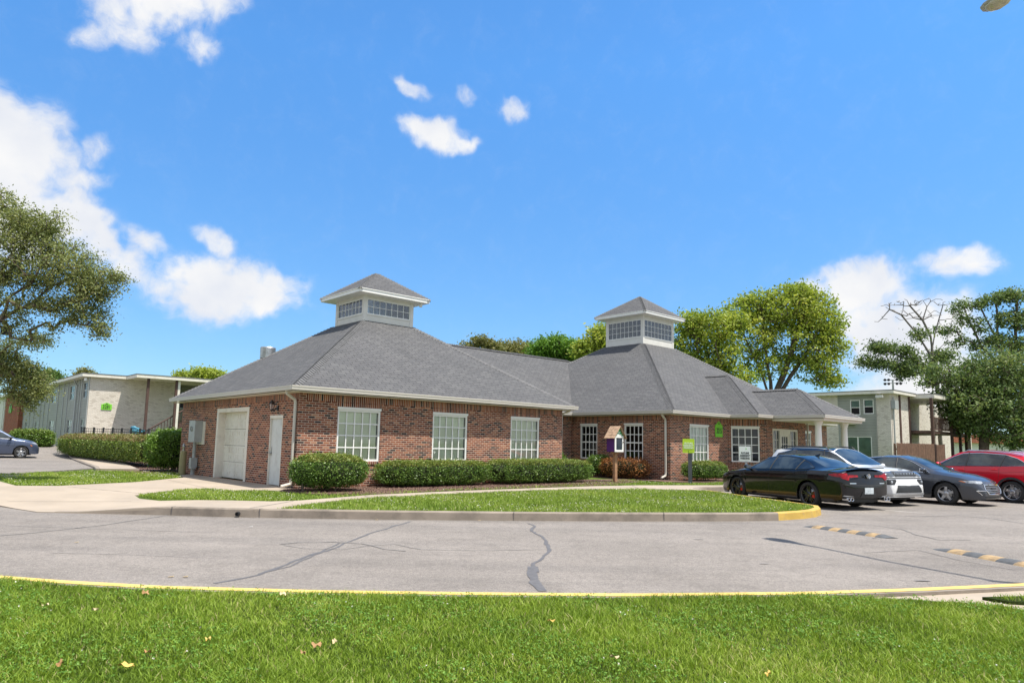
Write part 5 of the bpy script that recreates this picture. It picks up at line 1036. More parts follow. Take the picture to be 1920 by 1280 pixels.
tree('dying_tree', 'half dead tree with bare forked branches against the cloud at the right', tb, [[tb, at(1762, 760, D), at(1752, 700, D), at(1748, 672, D)], [at(1748, 672, D), at(1735, 650, D), at(1715, 620, D), at(1690, 590, D), at(1668, 580, D)], [at(1748, 672, D), at(1745, 630, D), at(1730, 600, D), at(1705, 572, D)], [at(1748, 672, D), at(1752, 630, D), at(1760, 600, D), at(1768, 572, D)], [at(1752, 700, D), at(1720, 680, D), at(1690, 668, D), at(1650, 655, D)], [at(1752, 700, D), at(1725, 700, D), at(1690, 692, D), at(1650, 682, D)], [at(1748, 672, D), at(1775, 640, D), at(1785, 600, D)], [at(1730, 600, D), at(1738, 575, D)]],
     b_, LM['oak'], 60, .22, .42, .022, 'bark_grey', seed=35, dead=dead, step=.9, rmax=.3)
for i, (px, D, w, h, lab) in enumerate(((1700, 100, 60, 40, 'distant treetop showing low behind the right apartment roof'), (2020, 70, 110, 90, 'leafy tree just off the right edge beyond the oaks'))):
    tb = at(px, 860, D); tb.z = 0; tree('background_tree', lab, tb, [[tb, at(px, 820, D), at(px, 800, D)]], [bl_(px, 805 if i == 0 else 740, D, w, h, 60)], LM['green' if i == 0 else 'dark'], 110, .35, 1.0, .04, seed=50+i, step=2)
# ---------------------------------------------------------------- clipped shrubs and hedges
def shrub(name, label, pos, rz, size, leaf, topleaf=None, n=9000, ls=.05, sq=3.0, seed=1, cat='shrub', group=None, amp=.06, base=.12, topcut=.78, loose=.05):
    rng = np.random.default_rng(seed); root = empty(name, pos, rz, label=label, cat=cat, group=group); sx, sy, sz = size
    def surf(u, sh=1.0):
        # superellipsoid direction u (n,3) unit
        d = u; e = sq; r = (np.abs(d[:, 0])**e+np.abs(d[:, 1])**e+np.abs(d[:, 2])**e)**(-1/e); p = d*r[:, None]*sh
        ph = np.sin(p[:, 0]*sx*4.1+seed)*np.sin(p[:, 1]*sy*4.7+1)*.5+np.sin(p[:, 2]*sz*6+p[:, 0]*sx*7)*.35+np.sin(p[:, 0]*sx*11+p[:, 1]*sy*9)*.3
        p = p*(1+amp*ph)[:, None]; return p*np.array([sx/2, sy/2, sz/2])+np.array([0, 0, sz/2+base])
    # sample in proportion to area: sample a box surface
    A = np.array([sy*sz, sy*sz, sx*sz, sx*sz, sx*sy, sx*sy*.4]); f = rng.choice(6, n, p=A/A.sum()); q = rng.uniform(-1, 1, (n, 3)); ax = f//2; q[np.arange(n), ax] = np.where(f % 2 == 0, 1, -1)
    q[f == 4, 2] = 1; q[f == 5, 2] = -1
    q /= np.linalg.norm(q, axis=1)[:, None]; P = surf(q, 1.0); P += rng.normal(size=P.shape)*loose; P -= (P-np.array([0, 0, sz/2]))*(rng.uniform(0, .12, n)**1.3)[:, None]
    P[:, 2] = np.maximum(P[:, 2], .03); V, Fc = leafquads(P, ls, rng, .4, .62); rn = np.clip(rng.normal(.46, .18, n)+.12*np.sin(P[:, 0]*5.3+seed)*np.sin(P[:, 2]*8+P[:, 1]*4)+.10*np.sin(P[:, 0]*13+P[:, 2]*17), 0, 1)
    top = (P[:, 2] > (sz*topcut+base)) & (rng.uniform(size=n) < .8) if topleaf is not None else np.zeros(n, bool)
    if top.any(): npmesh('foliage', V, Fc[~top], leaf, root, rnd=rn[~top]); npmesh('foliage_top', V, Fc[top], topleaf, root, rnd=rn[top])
    else: npmesh('foliage', V, Fc, leaf, root, rnd=rn)
    ns_ = max(40, n//90); k_ = rng.choice(n, ns_); sh = P[k_]; nrm = sh-np.array([0, 0, sz*.4]); nrm /= np.linalg.norm(nrm, axis=1)[:, None]; nrm[:, 2] = np.abs(nrm[:, 2])*.7+.5
    S_ = np.concatenate([sh+nrm*d_ for d_ in (.03, .07, .11)]); S_ = S_+rng.normal(size=S_.shape)*.014; V2, F2_ = leafquads(S_, ls*.9, rng, .3, .5); npmesh('stray_shoots', V2, F2_, leaf, root, rnd=np.clip(rng.normal(.75, .15, len(S_)), 0, 1))
    # twiggy core
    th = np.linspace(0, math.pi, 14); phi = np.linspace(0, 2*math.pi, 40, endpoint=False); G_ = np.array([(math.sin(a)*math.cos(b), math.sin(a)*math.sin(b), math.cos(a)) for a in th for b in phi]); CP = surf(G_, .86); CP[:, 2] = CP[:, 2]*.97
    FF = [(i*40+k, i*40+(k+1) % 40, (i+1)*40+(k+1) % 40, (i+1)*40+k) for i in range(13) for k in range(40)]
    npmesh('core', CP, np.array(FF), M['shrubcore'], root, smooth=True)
    for k in range(4):
        tm = MB(); x = rng.uniform(-.38, .38)*sx; y = rng.uniform(-.3, .3)*sy; tm.tube([(x, y, -.1), (x+rng.uniform(-.06, .06), y, base+sz*.25)], .022, 5); tm.build('stem', M['bark'], root)
    return root
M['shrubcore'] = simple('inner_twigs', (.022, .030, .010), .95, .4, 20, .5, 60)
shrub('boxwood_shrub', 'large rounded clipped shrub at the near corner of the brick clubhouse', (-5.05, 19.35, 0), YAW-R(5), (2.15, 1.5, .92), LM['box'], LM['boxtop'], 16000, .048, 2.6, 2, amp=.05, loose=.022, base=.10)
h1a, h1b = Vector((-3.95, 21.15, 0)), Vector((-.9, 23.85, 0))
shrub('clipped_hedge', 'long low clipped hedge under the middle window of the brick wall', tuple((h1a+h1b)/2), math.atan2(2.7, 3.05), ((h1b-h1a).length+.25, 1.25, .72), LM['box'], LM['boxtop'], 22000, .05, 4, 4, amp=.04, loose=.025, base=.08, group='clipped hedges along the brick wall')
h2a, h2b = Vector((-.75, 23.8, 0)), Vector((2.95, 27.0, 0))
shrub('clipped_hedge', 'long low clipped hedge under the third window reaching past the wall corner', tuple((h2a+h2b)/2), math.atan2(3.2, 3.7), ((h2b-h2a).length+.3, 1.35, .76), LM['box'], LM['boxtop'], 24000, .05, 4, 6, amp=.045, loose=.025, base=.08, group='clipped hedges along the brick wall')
p_ = W(13.2, 2.7); shrub('small_shrub', 'small green shrub tucked in the inner corner behind the end of the long hedge', tuple(p_), YAW, (1.6, 1.2, 1.0), LM['box'], None, 5000, .06, 2.6, 8, loose=.04)
p_ = W(15.25, 1.55); shrub('small_shrub', 'small green shrub just left of the orange dying shrub', tuple(p_), YAW, (1.1, 1.0, .85), LM['box'], None, 4000, .06, 2.4, 9, loose=.04)
p_ = W(15.1, -.05); shrub('dying_shrub', 'brown and orange dried-out shrub under the window beside the downspout', tuple(p_), YAW+R(90), (2.5, 1.0, .72), LM['deadl'], None, 5000, .06, 3, 10, loose=.05)
p_ = W(17.1, -2.75); shrub('small_shrub', 'rounded green shrub behind the lime green sign', tuple(p_), YAW+R(-2), (2.5, 1.15, .70), LM['box'], LM['boxtop'], 9000, .055, 2.8, 12, loose=.03)
# long hedge at the left in flowering privet, and the round bush at its near end
ha, hb2 = W(.35, 13.4), W(.05, 33.0)
hroot_c = (ha+hb2)/2
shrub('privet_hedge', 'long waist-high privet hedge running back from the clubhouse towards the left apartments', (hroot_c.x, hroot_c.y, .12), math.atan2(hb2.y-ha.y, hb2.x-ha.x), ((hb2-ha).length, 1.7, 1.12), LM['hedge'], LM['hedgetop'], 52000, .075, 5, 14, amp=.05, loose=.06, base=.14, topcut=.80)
p_ = W(.0, 11.55); shrub('round_bush', 'bright green round bush at the near end of the privet hedge by the wall', (p_.x, p_.y, 0), YAW, (1.95, 1.9, 1.58), LM['bright'], None, 15000, .072, 2.3, 15, amp=.07, loose=.05, base=.10)
p_ = at(58, 842, 47); shrub('privet_hedge', 'dark green hedge block behind the parked grey-blue car', (p_.x, p_.y, .42), R(20), (2.5, 1.6, 1.1), LM['box'], LM['hedge'], 14000, .09, 3.2, 17, amp=.06, loose=.07, base=.1)
# ================================================================ cars
def paint(name, col, metal=.0, rough=.28, coat=1.0):
    m, nt, bs, out = newmat(name); tc = N(nt, 'TexCoord'); n = noise(nt, 900, 1, tc.outputs['Object']); c = ramp(nt, n.outputs[0], [(.3, tuple(x*.85 for x in col)), (.7, tuple(min(1, x*1.15) for x in col))])
    sp = N(nt, 'SeparateXYZ'); nt.links.new(tc.outputs['Object'], sp.inputs[0]); n2 = noise(nt, 5, 4, tc.outputs['Object']); ad = N(nt, 'Math', operation='MULTIPLY_ADD'); nt.links.new(n2.outputs[0], ad.inputs[0]); ad.inputs[1].default_value = .35; nt.links.new(sp.outputs[2], ad.inputs[2])
    f = ramp(nt, ad.outputs[0], [(.26, (.10, .10, .10)), (.42, (.0, .0, .0))]); c = mixc(nt, f, c, (.16, .14, .12))   # road dust low on the panels
    nt.links.new(c, bs.inputs['Base Color']); bs.inputs['Metallic'].default_value = metal; bs.inputs['Roughness'].default_value = rough; bs.inputs['Coat Weight'].default_value = coat; bs.inputs['Specular IOR Level'].default_value = .25; bs.inputs['Coat Roughness'].default_value = .04
    return m
CM = dict(black=paint('black_paint', (.002, .0025, .005), 0, .15, .75), white=paint('white_car_paint', (.72, .72, .71)), grey=paint('grey_metallic_paint', (.055, .060, .072), .6, .35), red=paint('red_metallic_paint', (.62, .008, .022), .2, .28), blue=paint('slate_blue_paint', (.075, .095, .15), .5, .35))
def carglass():
    m, nt, bs, out = newmat('car_glass'); bs.inputs['Base Color'].default_value = (.012, .017, .02, 1); bs.inputs['Roughness'].default_value = .03; bs.inputs['Specular IOR Level'].default_value = .9
    tc = N(nt, 'TexCoord'); n = noise(nt, 1.6, 3, tc.outputs['Object']); c = ramp(nt, n.outputs[0], [(.42, (.008, .011, .013)), (.62, (.05, .06, .058))]); nt.links.new(c, bs.inputs['Base Color']); return m  # patchy base tone painted in to stand for varied reflections
CM['glass'] = carglass()
CM['chrome'] = simple('chrome', (.75, .76, .78), .12, .05, 5, 0, metal=1); CM['rim'] = simple('alloy_rim', (.50, .50, .51), .28, .08, 8, 0, metal=.9); CM['rimdark'] = simple('dark_alloy', (.09, .09, .095), .25, .1, 8, 0, metal=.9)
CM['tyre'] = simple('tyre_rubber', (.022, .021, .020), .85, .3, 12, .2, 60); CM['plastic'] = simple('black_plastic', (.022, .023, .024), .55, .2, 8, .15, 90); CM['lamp'] = simple('headlamp', (.30, .32, .34), .08, .5, 14, 0, spec=.9, coat=1); CM['lampdark'] = simple('smoked_headlamp', (.05, .055, .06), .08, .5, 12, 0, spec=.9, coat=1)
CM['tail'] = simple('tail_lamp', (.30, .004, .008), .15, .5, 14, 0, spec=.3, coat=.3); CM['amber'] = simple('amber_marker', (.55, .16, .02), .15, .2, 6, 0, coat=1); CM['plate'] = simple('number_plate_white', (.55, .60, .62), .45, .25, 16, 0); CM['brake'] = simple('red_caliper', (.40, .02, .015), .35, .1, 5, 0); CM['gold'] = simple('gold_emblem', (.65, .42, .10), .25, .1, 9, 0, metal=.8); CM['disc'] = simple('brake_disc', (.25, .25, .25), .35, .2, 20, 0, metal=.9)
CM['silver'] = simple('satin_silver', (.55, .56, .57), .3, .05, 5, 0, metal=.7)
def smooth_interp(pts, xs, k):
    pts = sorted(pts); X = [p[0] for p in pts]; Y = [p[1] for p in pts]; o = np.zeros(len(xs)); ws = np.exp(-np.linspace(-1.6, 1.6, 9)**2); ws /= ws.sum()
    for w_, d in zip(ws, np.linspace(-k, k, 9)): o += w_*np.interp(xs+d, X, Y)
    e = np.interp(xs, X, Y); t = np.clip(np.minimum(xs-xs[0], xs[-1]-xs)/max(k, 1e-6), 0, 1); return o*t+e*(1-t)
class Car:
    def __init__(s, name, label, pos, rz, sp, group='cars in the parking rows'):
        s.root = empty(name, pos, rz, label=label, cat='car', group=group); s.sp = sp; L = sp['L']; hw = sp['hw']
        xs = np.unique(np.round(np.concatenate([np.arange(-L/2, L/2+1e-6, .045), np.array([-L/2+d for d in (.0, .01, .022)]), np.array([L/2-d for d in (.0, .01, .022)]), [L/2]]), 4)); xs = xs[(xs >= -L/2) & (xs <= L/2)]
        top = smooth_interp(sp['top'], xs, .05); belt = smooth_interp(sp['belt'], xs, .08); rail = smooth_interp(sp['rail'], xs, .12); pf = smooth_interp(sp['plan'], xs, .05); sill = smooth_interp(sp['sill'], xs, .05)
        Rr = sp['Rw']+.055; zc = sp['Rw']; zl = sill.copy()
        for xw in sp['axles']:
            d = Rr**2-(xs-xw)**2; zl = np.where(d > 0, np.maximum(zl, zc+np.sqrt(np.maximum(d, 0))*1.0), zl)
        belt = np.minimum(belt, top-.03); nl, ng, nt_ = 16, 8, 9; fz = [0, .08, .3, .55, .72, .88, 1.0]; fy = sp.get('side', [.93, .965, .985, .995, 1.0, .985, .955])
        rings = []
        for i, x in enumerate(xs):
            w = hw*pf[i]; r = []; zb = sp['zs']
            lo = min(zl[i], belt[i]-.02)
            for k in range(nl):
                z = lo+(belt[i]-lo)*k/(nl-1); t = (z-zb)/(belt[i]-zb); r.append((x, w*np.interp(t, fz, fy), z))
            cr_ = sp.get('crown', .05); zr = max(belt[i]+.008, top[i]-cr_); ry = min(rail[i]*pf[i], w*.9)
            yb = w*fy[-1]
            for k in range(1, ng+1):
                t = k/ng; y = yb+(ry-yb)*t+.018*math.sin(math.pi*t)*min(1, (zr-belt[i])/.2); z = belt[i]+(zr-belt[i])*t; 
                if t > .8: z -= 0; 
                r.append((x, y, z))
            for k in range(1, nt_+1):
                t = k/nt_; y = ry*(1-t); r.append((x, y, top[i]-(top[i]-zr)*(1-t)**2.3))
            rings.append(r)
        def endcap(r, sg, b=.075):
            z0, z1 = r[0][2], r[-1][2]; o = []
            for sc_ in (.93, .82, .66, .46, .24, .06):
                o.append([(x+sg*b*(1-sc_**2)*(.55+.45*math.sin(math.pi*min(1, max(0, (z-z0)/(z1-z0+1e-6)))**.8)), y*sc_, z) for x, y, z in r])
            return o
        rings = endcap(rings[0], -1)[::-1]+rings+endcap(rings[-1], 1); xs = np.array([r[0][0] for r in rings])
        n = len(rings[0]); V = np.array(rings); Vr = V.copy(); Vr[:, :, 1] *= -1; m_ = len(xs); VV_ = np.concatenate([V.reshape(-1, 3), Vr.reshape(-1, 3)]); F_ = []; off = m_*n
        for i in range(m_-1):
            for k in range(n-1):
                a, b, c, d = i*n+k, (i+1)*n+k, (i+1)*n+k+1, i*n+k+1; F_.append((a, b, c, d)[::-1]); F_.append((off+a, off+b, off+c, off+d))
        for e, fl in ((0, 1), (m_-1, 0)):
            for k in range(n-1):
                q = (e*n+k, e*n+k+1, off+e*n+k+1, off+e*n+k); F_.append(q if fl else q[::-1])
        s.body = npmesh('body', VV_, np.array(F_), sp['paint'], s.root, smooth=True); me = s.body.data
        try: me.set_sharp_from_angle(angle=R(38))
        except Exception: pass
        s.bvh = BVHTree.FromPolygons([tuple(v) for v in VV_], F_)
        s.under(); 
        for xw in sp['axles']:
            for sd in (1, -1): s.wheel(xw, sd)
    def cast(s, p, axis, sd):
        if axis == 'y': o, d = Vector((p[0], 3*sd, p[1])), Vector((0, -sd, 0))
        elif axis == 'x': o, d = Vector((4*sd, p[0], p[1])), Vector((-sd, 0, 0))
        else: o, d = Vector((p[0], p[1], 4)), Vector((0, 0, -1))
        h, nn, i, t = s.bvh.ray_cast(o, d)
        if h is None: return None
        if nn.dot(d) > 0: nn = -nn
        return h, nn
    def decal(s, name, poly, axis, sd, mat, off=.004, step=.033, par=None, sm=True, mirror=False):
        if mirror: poly = [(-a, b) for a, b in poly][::-1] if axis == 'x' else poly
        p = dens(poly, step); n = len(p); xs = [q[0] for q in p]; ys = [q[1] for q in p]
        gx, gy = np.meshgrid(np.arange(min(xs), max(xs), step), np.arange(min(ys), max(ys), step)); gx = gx.ravel()+.0071; gy = gy.ravel()+.0053; ins = inpoly(gx, gy, poly)
        pts = [Vector(q) for q in p]+[Vector((a, b)) for a, b in zip(gx[ins], gy[ins])]
        vs, es, fs, *_ = delaunay_2d_cdt(pts, [(i, (i+1) % n) for i in range(n)], [], 1, 1e-5); V = []; ok = []
        for q in vs:
            h = s.cast(q, axis, sd)
            if h is None: V.append((0, 0, 0)); ok.append(False)
            else: V.append(tuple(h[0]+h[1]*off)); ok.append(True)
        mb = MB(); mb.v = V
        for f in fs:
            if all(ok[i] for i in f):
                a, b, c = [Vector(V[i]) for i in f]; 
                if max((a-b).length, (b-c).length, (a-c).length) > .45: continue
                nn = (b-a).cross(c-a); vw = {'y': Vector((0, sd, 0)), 'x': Vector((sd, 0, 0)), 'z': Vector((0, 0, 1))}[axis]; f = tuple(f)
                mb.f.append(f if nn.dot(vw) > 0 else f[::-1]); mb.m.append(0); mb.uv += [(0, 0)]*3
        return mb.build(name, mat, par or s.root, smooth=sm)
    def line(s, mb, pts, axis, sd, r=.006, off=.002, closed=False):
        if closed: pts = list(pts)+[pts[0]]
        out = []
        for i in range(len(pts)-1):
            a, b = Vector(pts[i]), Vector(pts[i+1]); n = max(1, int((b-a).length/.06))
            for k in range(n+(i == len(pts)-2)): 
                h = s.cast(a.lerp(b, k/n), axis, sd)
                if h: out.append(h[0]+h[1]*off)
        if len(out) > 1: mb.tube(out, r, 5)
    def under(s):
        sp = s.sp; m = MB(); L = sp['L']; h = sp['hw']; m.box(-L/2+.35, L/2-.35, -h*.70, h*.70, .17, .60); m.box(-L/2+.15, L/2-.15, -h*.6, h*.6, .22, .5); 
        x0, x1 = sorted(sp['axles']); m.box(x0+sp['Rw']+.1, x1-sp['Rw']-.1, -h*.9, h*.9, .17, .40); m.build('underbody', CM['plastic'], s.root)
    def wheel(s, xw, sd):
        sp = s.sp; Rw = sp['Rw']; rr = sp['rim']; w = .215; yo = sd*(sp['hw']*.985-.012); yi = yo-sd*w; c = (xw, 0, Rw)
        m = MB(); m.lathe([(.03, yi), (rr*.9, yi+sd*.02), (rr*.9, yo-sd*.09), (.05, yo-sd*.09)], c, 'y', 32); m.lathe([(rr*.30, yo-sd*.085), (rr*.78, yo-sd*.08), (rr*.78, yo-sd*.07), (rr*.3, yo-sd*.07)], c, 'y', 32); wh = m.build('wheel', CM['disc'], s.root, smooth=True)
        m = MB(); m.lathe([(rr*.94, yi), (Rw-.03, yi), (Rw-.006, yi+sd*.02), (Rw, yi+sd*.05), (Rw, yo-sd*.05), (Rw-.006, yo-sd*.02), (Rw-.03, yo), (rr+.04, yo+sd*.004), (rr*1.0, yo-sd*.01), (rr*.95, yo-sd*.03)], c, 'y', 40); m.build('tyre', CM['tyre'], wh, smooth=True)
        m = MB(); m.lathe([(rr*1.0, yo-sd*.012), (rr*.97, yo-sd*.002), (rr*.93, yo-sd*.012), (rr*.90, yo-sd*.06)], c, 'y', 40); ns = sp['spokes']; tw = sp.get('twin', 0)
        yy = yo-sd*.02
        for k in range(ns):
            for off in ((-tw, tw) if tw else (0,)):
                a = 2*math.pi*k/ns+.3+off; dx, dz = math.cos(a), math.sin(a); tx, tz = -dz, dx; w0, w1 = sp.get('sw', (.03, .022)); P = []
                for rad_, ww in ((.03, w0), (rr*.94, w1)):
                    for q in (-1, 1): P.append((xw+dx*rad_+tx*ww*q, Rw+dz*rad_+tz*ww*q))
                y0, y1 = yy+sd*(-.004), yy-sd*.035
                A = [(P[0][0], y0-sd*.012, P[0][1]), (P[1][0], y0-sd*.012, P[1][1]), (P[3][0], y0, P[3][1]), (P[2][0], y0, P[2][1])]; B_ = [(x, y-sd*.03, z) for x, y, z in A]
                m.face(A if sd < 0 else A[::-1]); 
                for i in range(4): j = (i+1) % 4; m.face([A[i], B_[i], B_[j], A[j]]); 
        m.lathe([(.0, yy+sd*.004), (.05, yy), (.07, yy-sd*.012), (.07, yy-sd*.05)], c, 'y', 18); m.build('rim', sp['rimmat'], wh)
        if sp.get('caliper'):
            m = MB(); m.box(xw-.15*1-.03, xw-.09, min(yo-sd*.045, yo-sd*.08), max(yo-sd*.045, yo-sd*.08), Rw-.08, Rw+.08); m.build('caliper', CM['brake'], wh)
    def mirror(s, x, z, mat, sz=(.09, .11, .075)):
        for sd in (1, -1): 
            y = s.sp['hw']*.955+.10; b = blob('wing_mirror', (x, sd*y, z), tuple(q*.85 for q in sz), mat, s.root, .02, 3); m = MB(); m.tube([(x, sd*(y-.14), z-.05), (x, sd*y, z-.03)], .022, 6); m.build('mirror_arm', CM['plastic'], b); m = MB(); m.box(x-.088, x-.080, sd*y-.085, sd*y+.085, z-.05, z+.05); m.build('mirror_glass', CM['chrome'], b)
    def handle(s, x, z, mat):
        for sd in (1, -1):
            h = s.cast((x, z), 'y', sd)
            if h: m = MB(); p = h[0]; m.tube([(p.x-.10, p.y+sd*.005, p.z), (p.x-.07, p.y+sd*.028, p.z+.004), (p.x+.07, p.y+sd*.028, p.z+.002), (p.x+.10, p.y+sd*.005, p.z)], .013, 6); m.build('door_handle', mat, s.root)
def side_common(c, win, splits, seams, trim=None, trimr=.010, quarter=None):
    for sd in (1, -1):
        g_ = c.decal('side_window', win, 'y', sd, CM['glass'], .004)
        m = MB()
        for a, b in splits: c.line(m, [a, b], 'y', sd, .022, .0); 
        if splits: m.build('window_pillar', CM['plastic'], g_)
        if trim: m = MB(); c.line(m, win, 'y', sd, trimr, .006, True); m.build('window_trim', trim, g_)
        m = MB()
        for l in seams: c.line(m, l, 'y', sd, .005, -.0025)
        m.build('panel_gap', CM['plastic'], c.root)
# --- black sedan, rear three-quarter
sp = dict(L=4.94, hw=.955, Rw=.345, rim=.255, axles=(1.50, -1.37), zs=.18, spokes=5, twin=.16, sw=(.020, .012), rimmat=CM['rimdark'], caliper=True, paint=CM['black'],
 top=[(-2.47, .86), (-2.455, 1.02), (-2.42, 1.10), (-2.2, 1.11), (-1.95, 1.10), (-1.7, 1.15), (-1.2, 1.31), (-.75, 1.405), (-.35, 1.44), (.05, 1.435), (.45, 1.36), (1.15, 1.06), (1.35, 1.01), (2.0, .92), (2.28, .82), (2.42, .70), (2.47, .58)],
 belt=[(-2.47, .84), (-2.42, .98), (-2.1, 1.02), (-1.4, 1.01), (0, .97), (1.1, .93), (1.9, .84), (2.3, .74), (2.47, .54)], rail=[(-2.47, .70), (-1.9, .66), (-1.3, .58), (-.4, .56), (.3, .58), (1.1, .70), (1.4, .76), (2.47, .70)],
 plan=[(-2.47, .78), (-2.44, .84), (-2.35, .90), (-2.0, .965), (-1.4, 1), (1.5, 1), (2.0, .965), (2.25, .90), (2.4, .80), (2.47, .68)], sill=[(-2.47, .33), (-2.3, .26), (-1.9, .20), (1.9, .18), (2.3, .17), (2.47, .2)])
BLKR = R(90+22)
def placecar(px, py, z, rz, xw, yw):   # put the wheel centre (xw,yw in car space) where it stands on the ground
    d = fw + cr*((px-960)/F0) + cu*((CY-py)/F0); t = (z-H)/d.z; x, y = d.x*t, d.y*t; c, s = math.cos(rz), math.sin(rz); return (x-(xw*c-yw*s), y-(xw*s+yw*c), ROADZ)
c = Car('sedan', 'glossy black sports sedan parked nose-in beside the yellow island nose, seen from behind', placecar(1515, 927, .18, BLKR, -1.37, .93), BLKR, sp)
win = [(1.02, .955), (.78, 1.10), (.48, 1.25), (.2, 1.34), (-.3, 1.365), (-.75, 1.33), (-1.15, 1.22), (-1.5, 1.08), (-1.28, 1.03), (0, .995)]
side_common(c, win, [((.08, .98), (.06, 1.36)), ((-.92, 1.0), (-.98, 1.28))], [[(1.2, .90), (1.12, .45), (1.0, .26)], [(.1, .96), (.12, .5), (.08, .27)], [(-.95, 1.0), (-.98, .75), (-.86, .5)], [(1.9, .60), (1.1, .68), (0, .72), (-1.4, .80), (-2.3, .86)], [(1.1, .30), (-.8, .30)]], CM['plastic'], .007)
c.decal('windscreen', [(1.22, 0), (1.18, .40), (1.04, .68), (.52, .54), (.42, .3), (.40, 0), (.42, -.3), (.52, -.54), (1.04, -.68), (1.18, -.4)], 'z', 1, CM['glass'])
c.decal('rear_window', [(-.92, 0), (-.95, .3), (-1.02, .49), (-1.72, .61), (-1.84, .35), (-1.86, 0), (-1.84, -.35), (-1.72, -.61), (-1.02, -.49), (-.95, -.3)], 'z', 1, CM['glass'])
for sg in (1, -1):
    q = [(.86*sg, .90), (.80*sg, .83), (.66*sg, .785), (.58*sg, .86), (.30*sg, .875), (.30*sg, .925), (.60*sg, .945), (.80*sg, .965)]
    t_ = c.decal('tail_light', q if sg > 0 else q[::-1], 'x', -1, CM['tail'], .012, .03)
    c.decal('side_lamp', [(-2.44, .86), (-2.18, .885), (-2.05, .925), (-2.2, .96), (-2.44, .97)], 'y', sg, CM['tail'], .008, .04, par=t_)
    q = [(.62*sg, .70), (.62*sg, .725), (.42*sg, .725), (.42*sg, .70)]; c.decal('reflector', q if sg > 0 else q[::-1], 'x', -1, CM['chrome'], .012, .05)
    for k in (0, 1):
        m = MB(); y = sg*(.60+k*.115); m.lathe([(.045, -2.36), (.050, -2.54), (.046, -2.55), (.036, -2.545), (.034, -2.36)], (0, y, .30), 'x', 16); m.build('exhaust_tip', CM['chrome'], c.root)
    q = [(.78*sg, .40), (.50*sg, .375), (.52*sg, .355), (.80*sg, .375)]; c.decal('bumper_trim', q if sg > 0 else q[::-1], 'x', -1, CM['silver'], .008, .05)
c.decal('diffuser', [(.80, .38), (.28, .36), (.22, .50), (-.22, .50), (-.28, .36), (-.80, .38), (-.70, .24), (.70, .24)][::-1], 'x', -1, CM['plastic'], .010, .05)
c.decal('number_plate', [(-.16, .44), (.16, .44), (.16, .60), (-.16, .60)], 'x', -1, CM['plate'], .016, .08)
m = MB(); m.lathe([(.045, -2.545), (.062, -2.56), (.066, -2.55), (.05, -2.50)], (0, 0, .90), 'x', 20); m.tube([(-2.556, -.03, .86), (-2.556, 0, .94)], .008, 5); m.tube([(-2.556, .03, .86), (-2.556, 0, .94)], .008, 5); m.build('emblem', CM['chrome'], c.root)
m = MB(); c.line(m, [(-.86, .68), (-.3, .66), (.3, .66), (.86, .68)], 'x', -1, .006, 0); c.line(m, [(-.66, 1.0), (-.64, .68)], 'x', -1, .004, 0); c.line(m, [(.66, 1.0), (.64, .68)], 'x', -1, .004, 0); m.build('boot_gap', CM['plastic'], c.root)
m = MB(); m.box(-2.53, -2.38, -.60, .60, 1.105, 1.125); m.build('spoiler', CM['plastic'], c.root)
m = MB(); m.face([(-.9, -.02, 1.38), (-.9, .02, 1.38), (-.96, 0, 1.47)]); m.face([(-.9, .02, 1.38), (-.72, 0, 1.40), (-.96, 0, 1.47)]); m.face([(-.72, 0, 1.40), (-.9, -.02, 1.38), (-.96, 0, 1.47)]); m.build('shark_fin', CM['black'], c.root)
c.mirror(.95, 1.02, CM['black']); c.handle(.22, .885, CM['black']); c.handle(-.80, .91, CM['black'])
for sg in (1, -1): c.decal('headlight', [(2.43, .66), (2.1, .74), (2.05, .79), (2.3, .76), (2.43, .72)], 'y', sg, CM['lamp'], .006, .04)
# --- white compact SUV, nose towards the road
WR = R(-90+28)
sp = dict(L=4.40, hw=.915, Rw=.35, rim=.24, axles=(1.34, -1.30), zs=.22, spokes=5, sw=(.035, .03), rimmat=CM['rim'], paint=CM['white'], crown=.045, side=[.955, .975, .985, .995, 1.0, .99, .965],
 top=[(-2.2, .95), (-2.18, 1.15), (-2.05, 1.42), (-1.85, 1.60), (-1.3, 1.665), (-.3, 1.675), (.15, 1.63), (.95, 1.20), (1.12, 1.13), (1.7, 1.08), (2.0, 1.02), (2.12, .94), (2.16, .80), (2.20, .60)],
 belt=[(-2.2, .93), (-2.1, 1.10), (0, 1.05), (1.0, 1.02), (1.7, .98), (2.0, .93), (2.12, .86), (2.2, .56)], rail=[(-2.2, .74), (-1.5, .66), (0, .64), (.3, .66), (1.0, .74), (1.3, .80), (2.2, .78)],
 plan=[(-2.2, .84), (-2.1, .93), (-1.8, .98), (1.5, 1), (1.85, .975), (2.05, .925), (2.15, .86), (2.2, .80)], sill=[(-2.2, .36), (-1.9, .26), (1.8, .24), (2.1, .25), (2.2, .27)])
c = Car('suv', 'white compact SUV with black roof and seven-slot grille parked nose-out next to the black sedan', placecar(1686, 943, ROADZ, WR, 1.36, .86), WR, sp)
win = [(.98, 1.075), (.70, 1.26), (.42, 1.42), (.15, 1.53), (-.3, 1.57), (-1.2, 1.56), (-1.75, 1.44), (-1.85, 1.22), (-1.0, 1.12)]
side_common(c, win, [((.02, 1.08), (-.02, 1.56)), ((-1.0, 1.1), (-1.05, 1.56))], [[(1.05, 1.0), (1.0, .5), (.9, .34)], [(.05, 1.04), (.02, .36)], [(-1.0, 1.08), (-1.0, .8)]], CM['chrome'], .009)
c.decal('windscreen', [(1.10, 0), (1.06, .4), (.94, .70), (.28, .61), (.18, .3), (.16, 0), (.18, -.3), (.28, -.61), (.94, -.70), (1.06, -.4)], 'z', 1, CM['glass'])
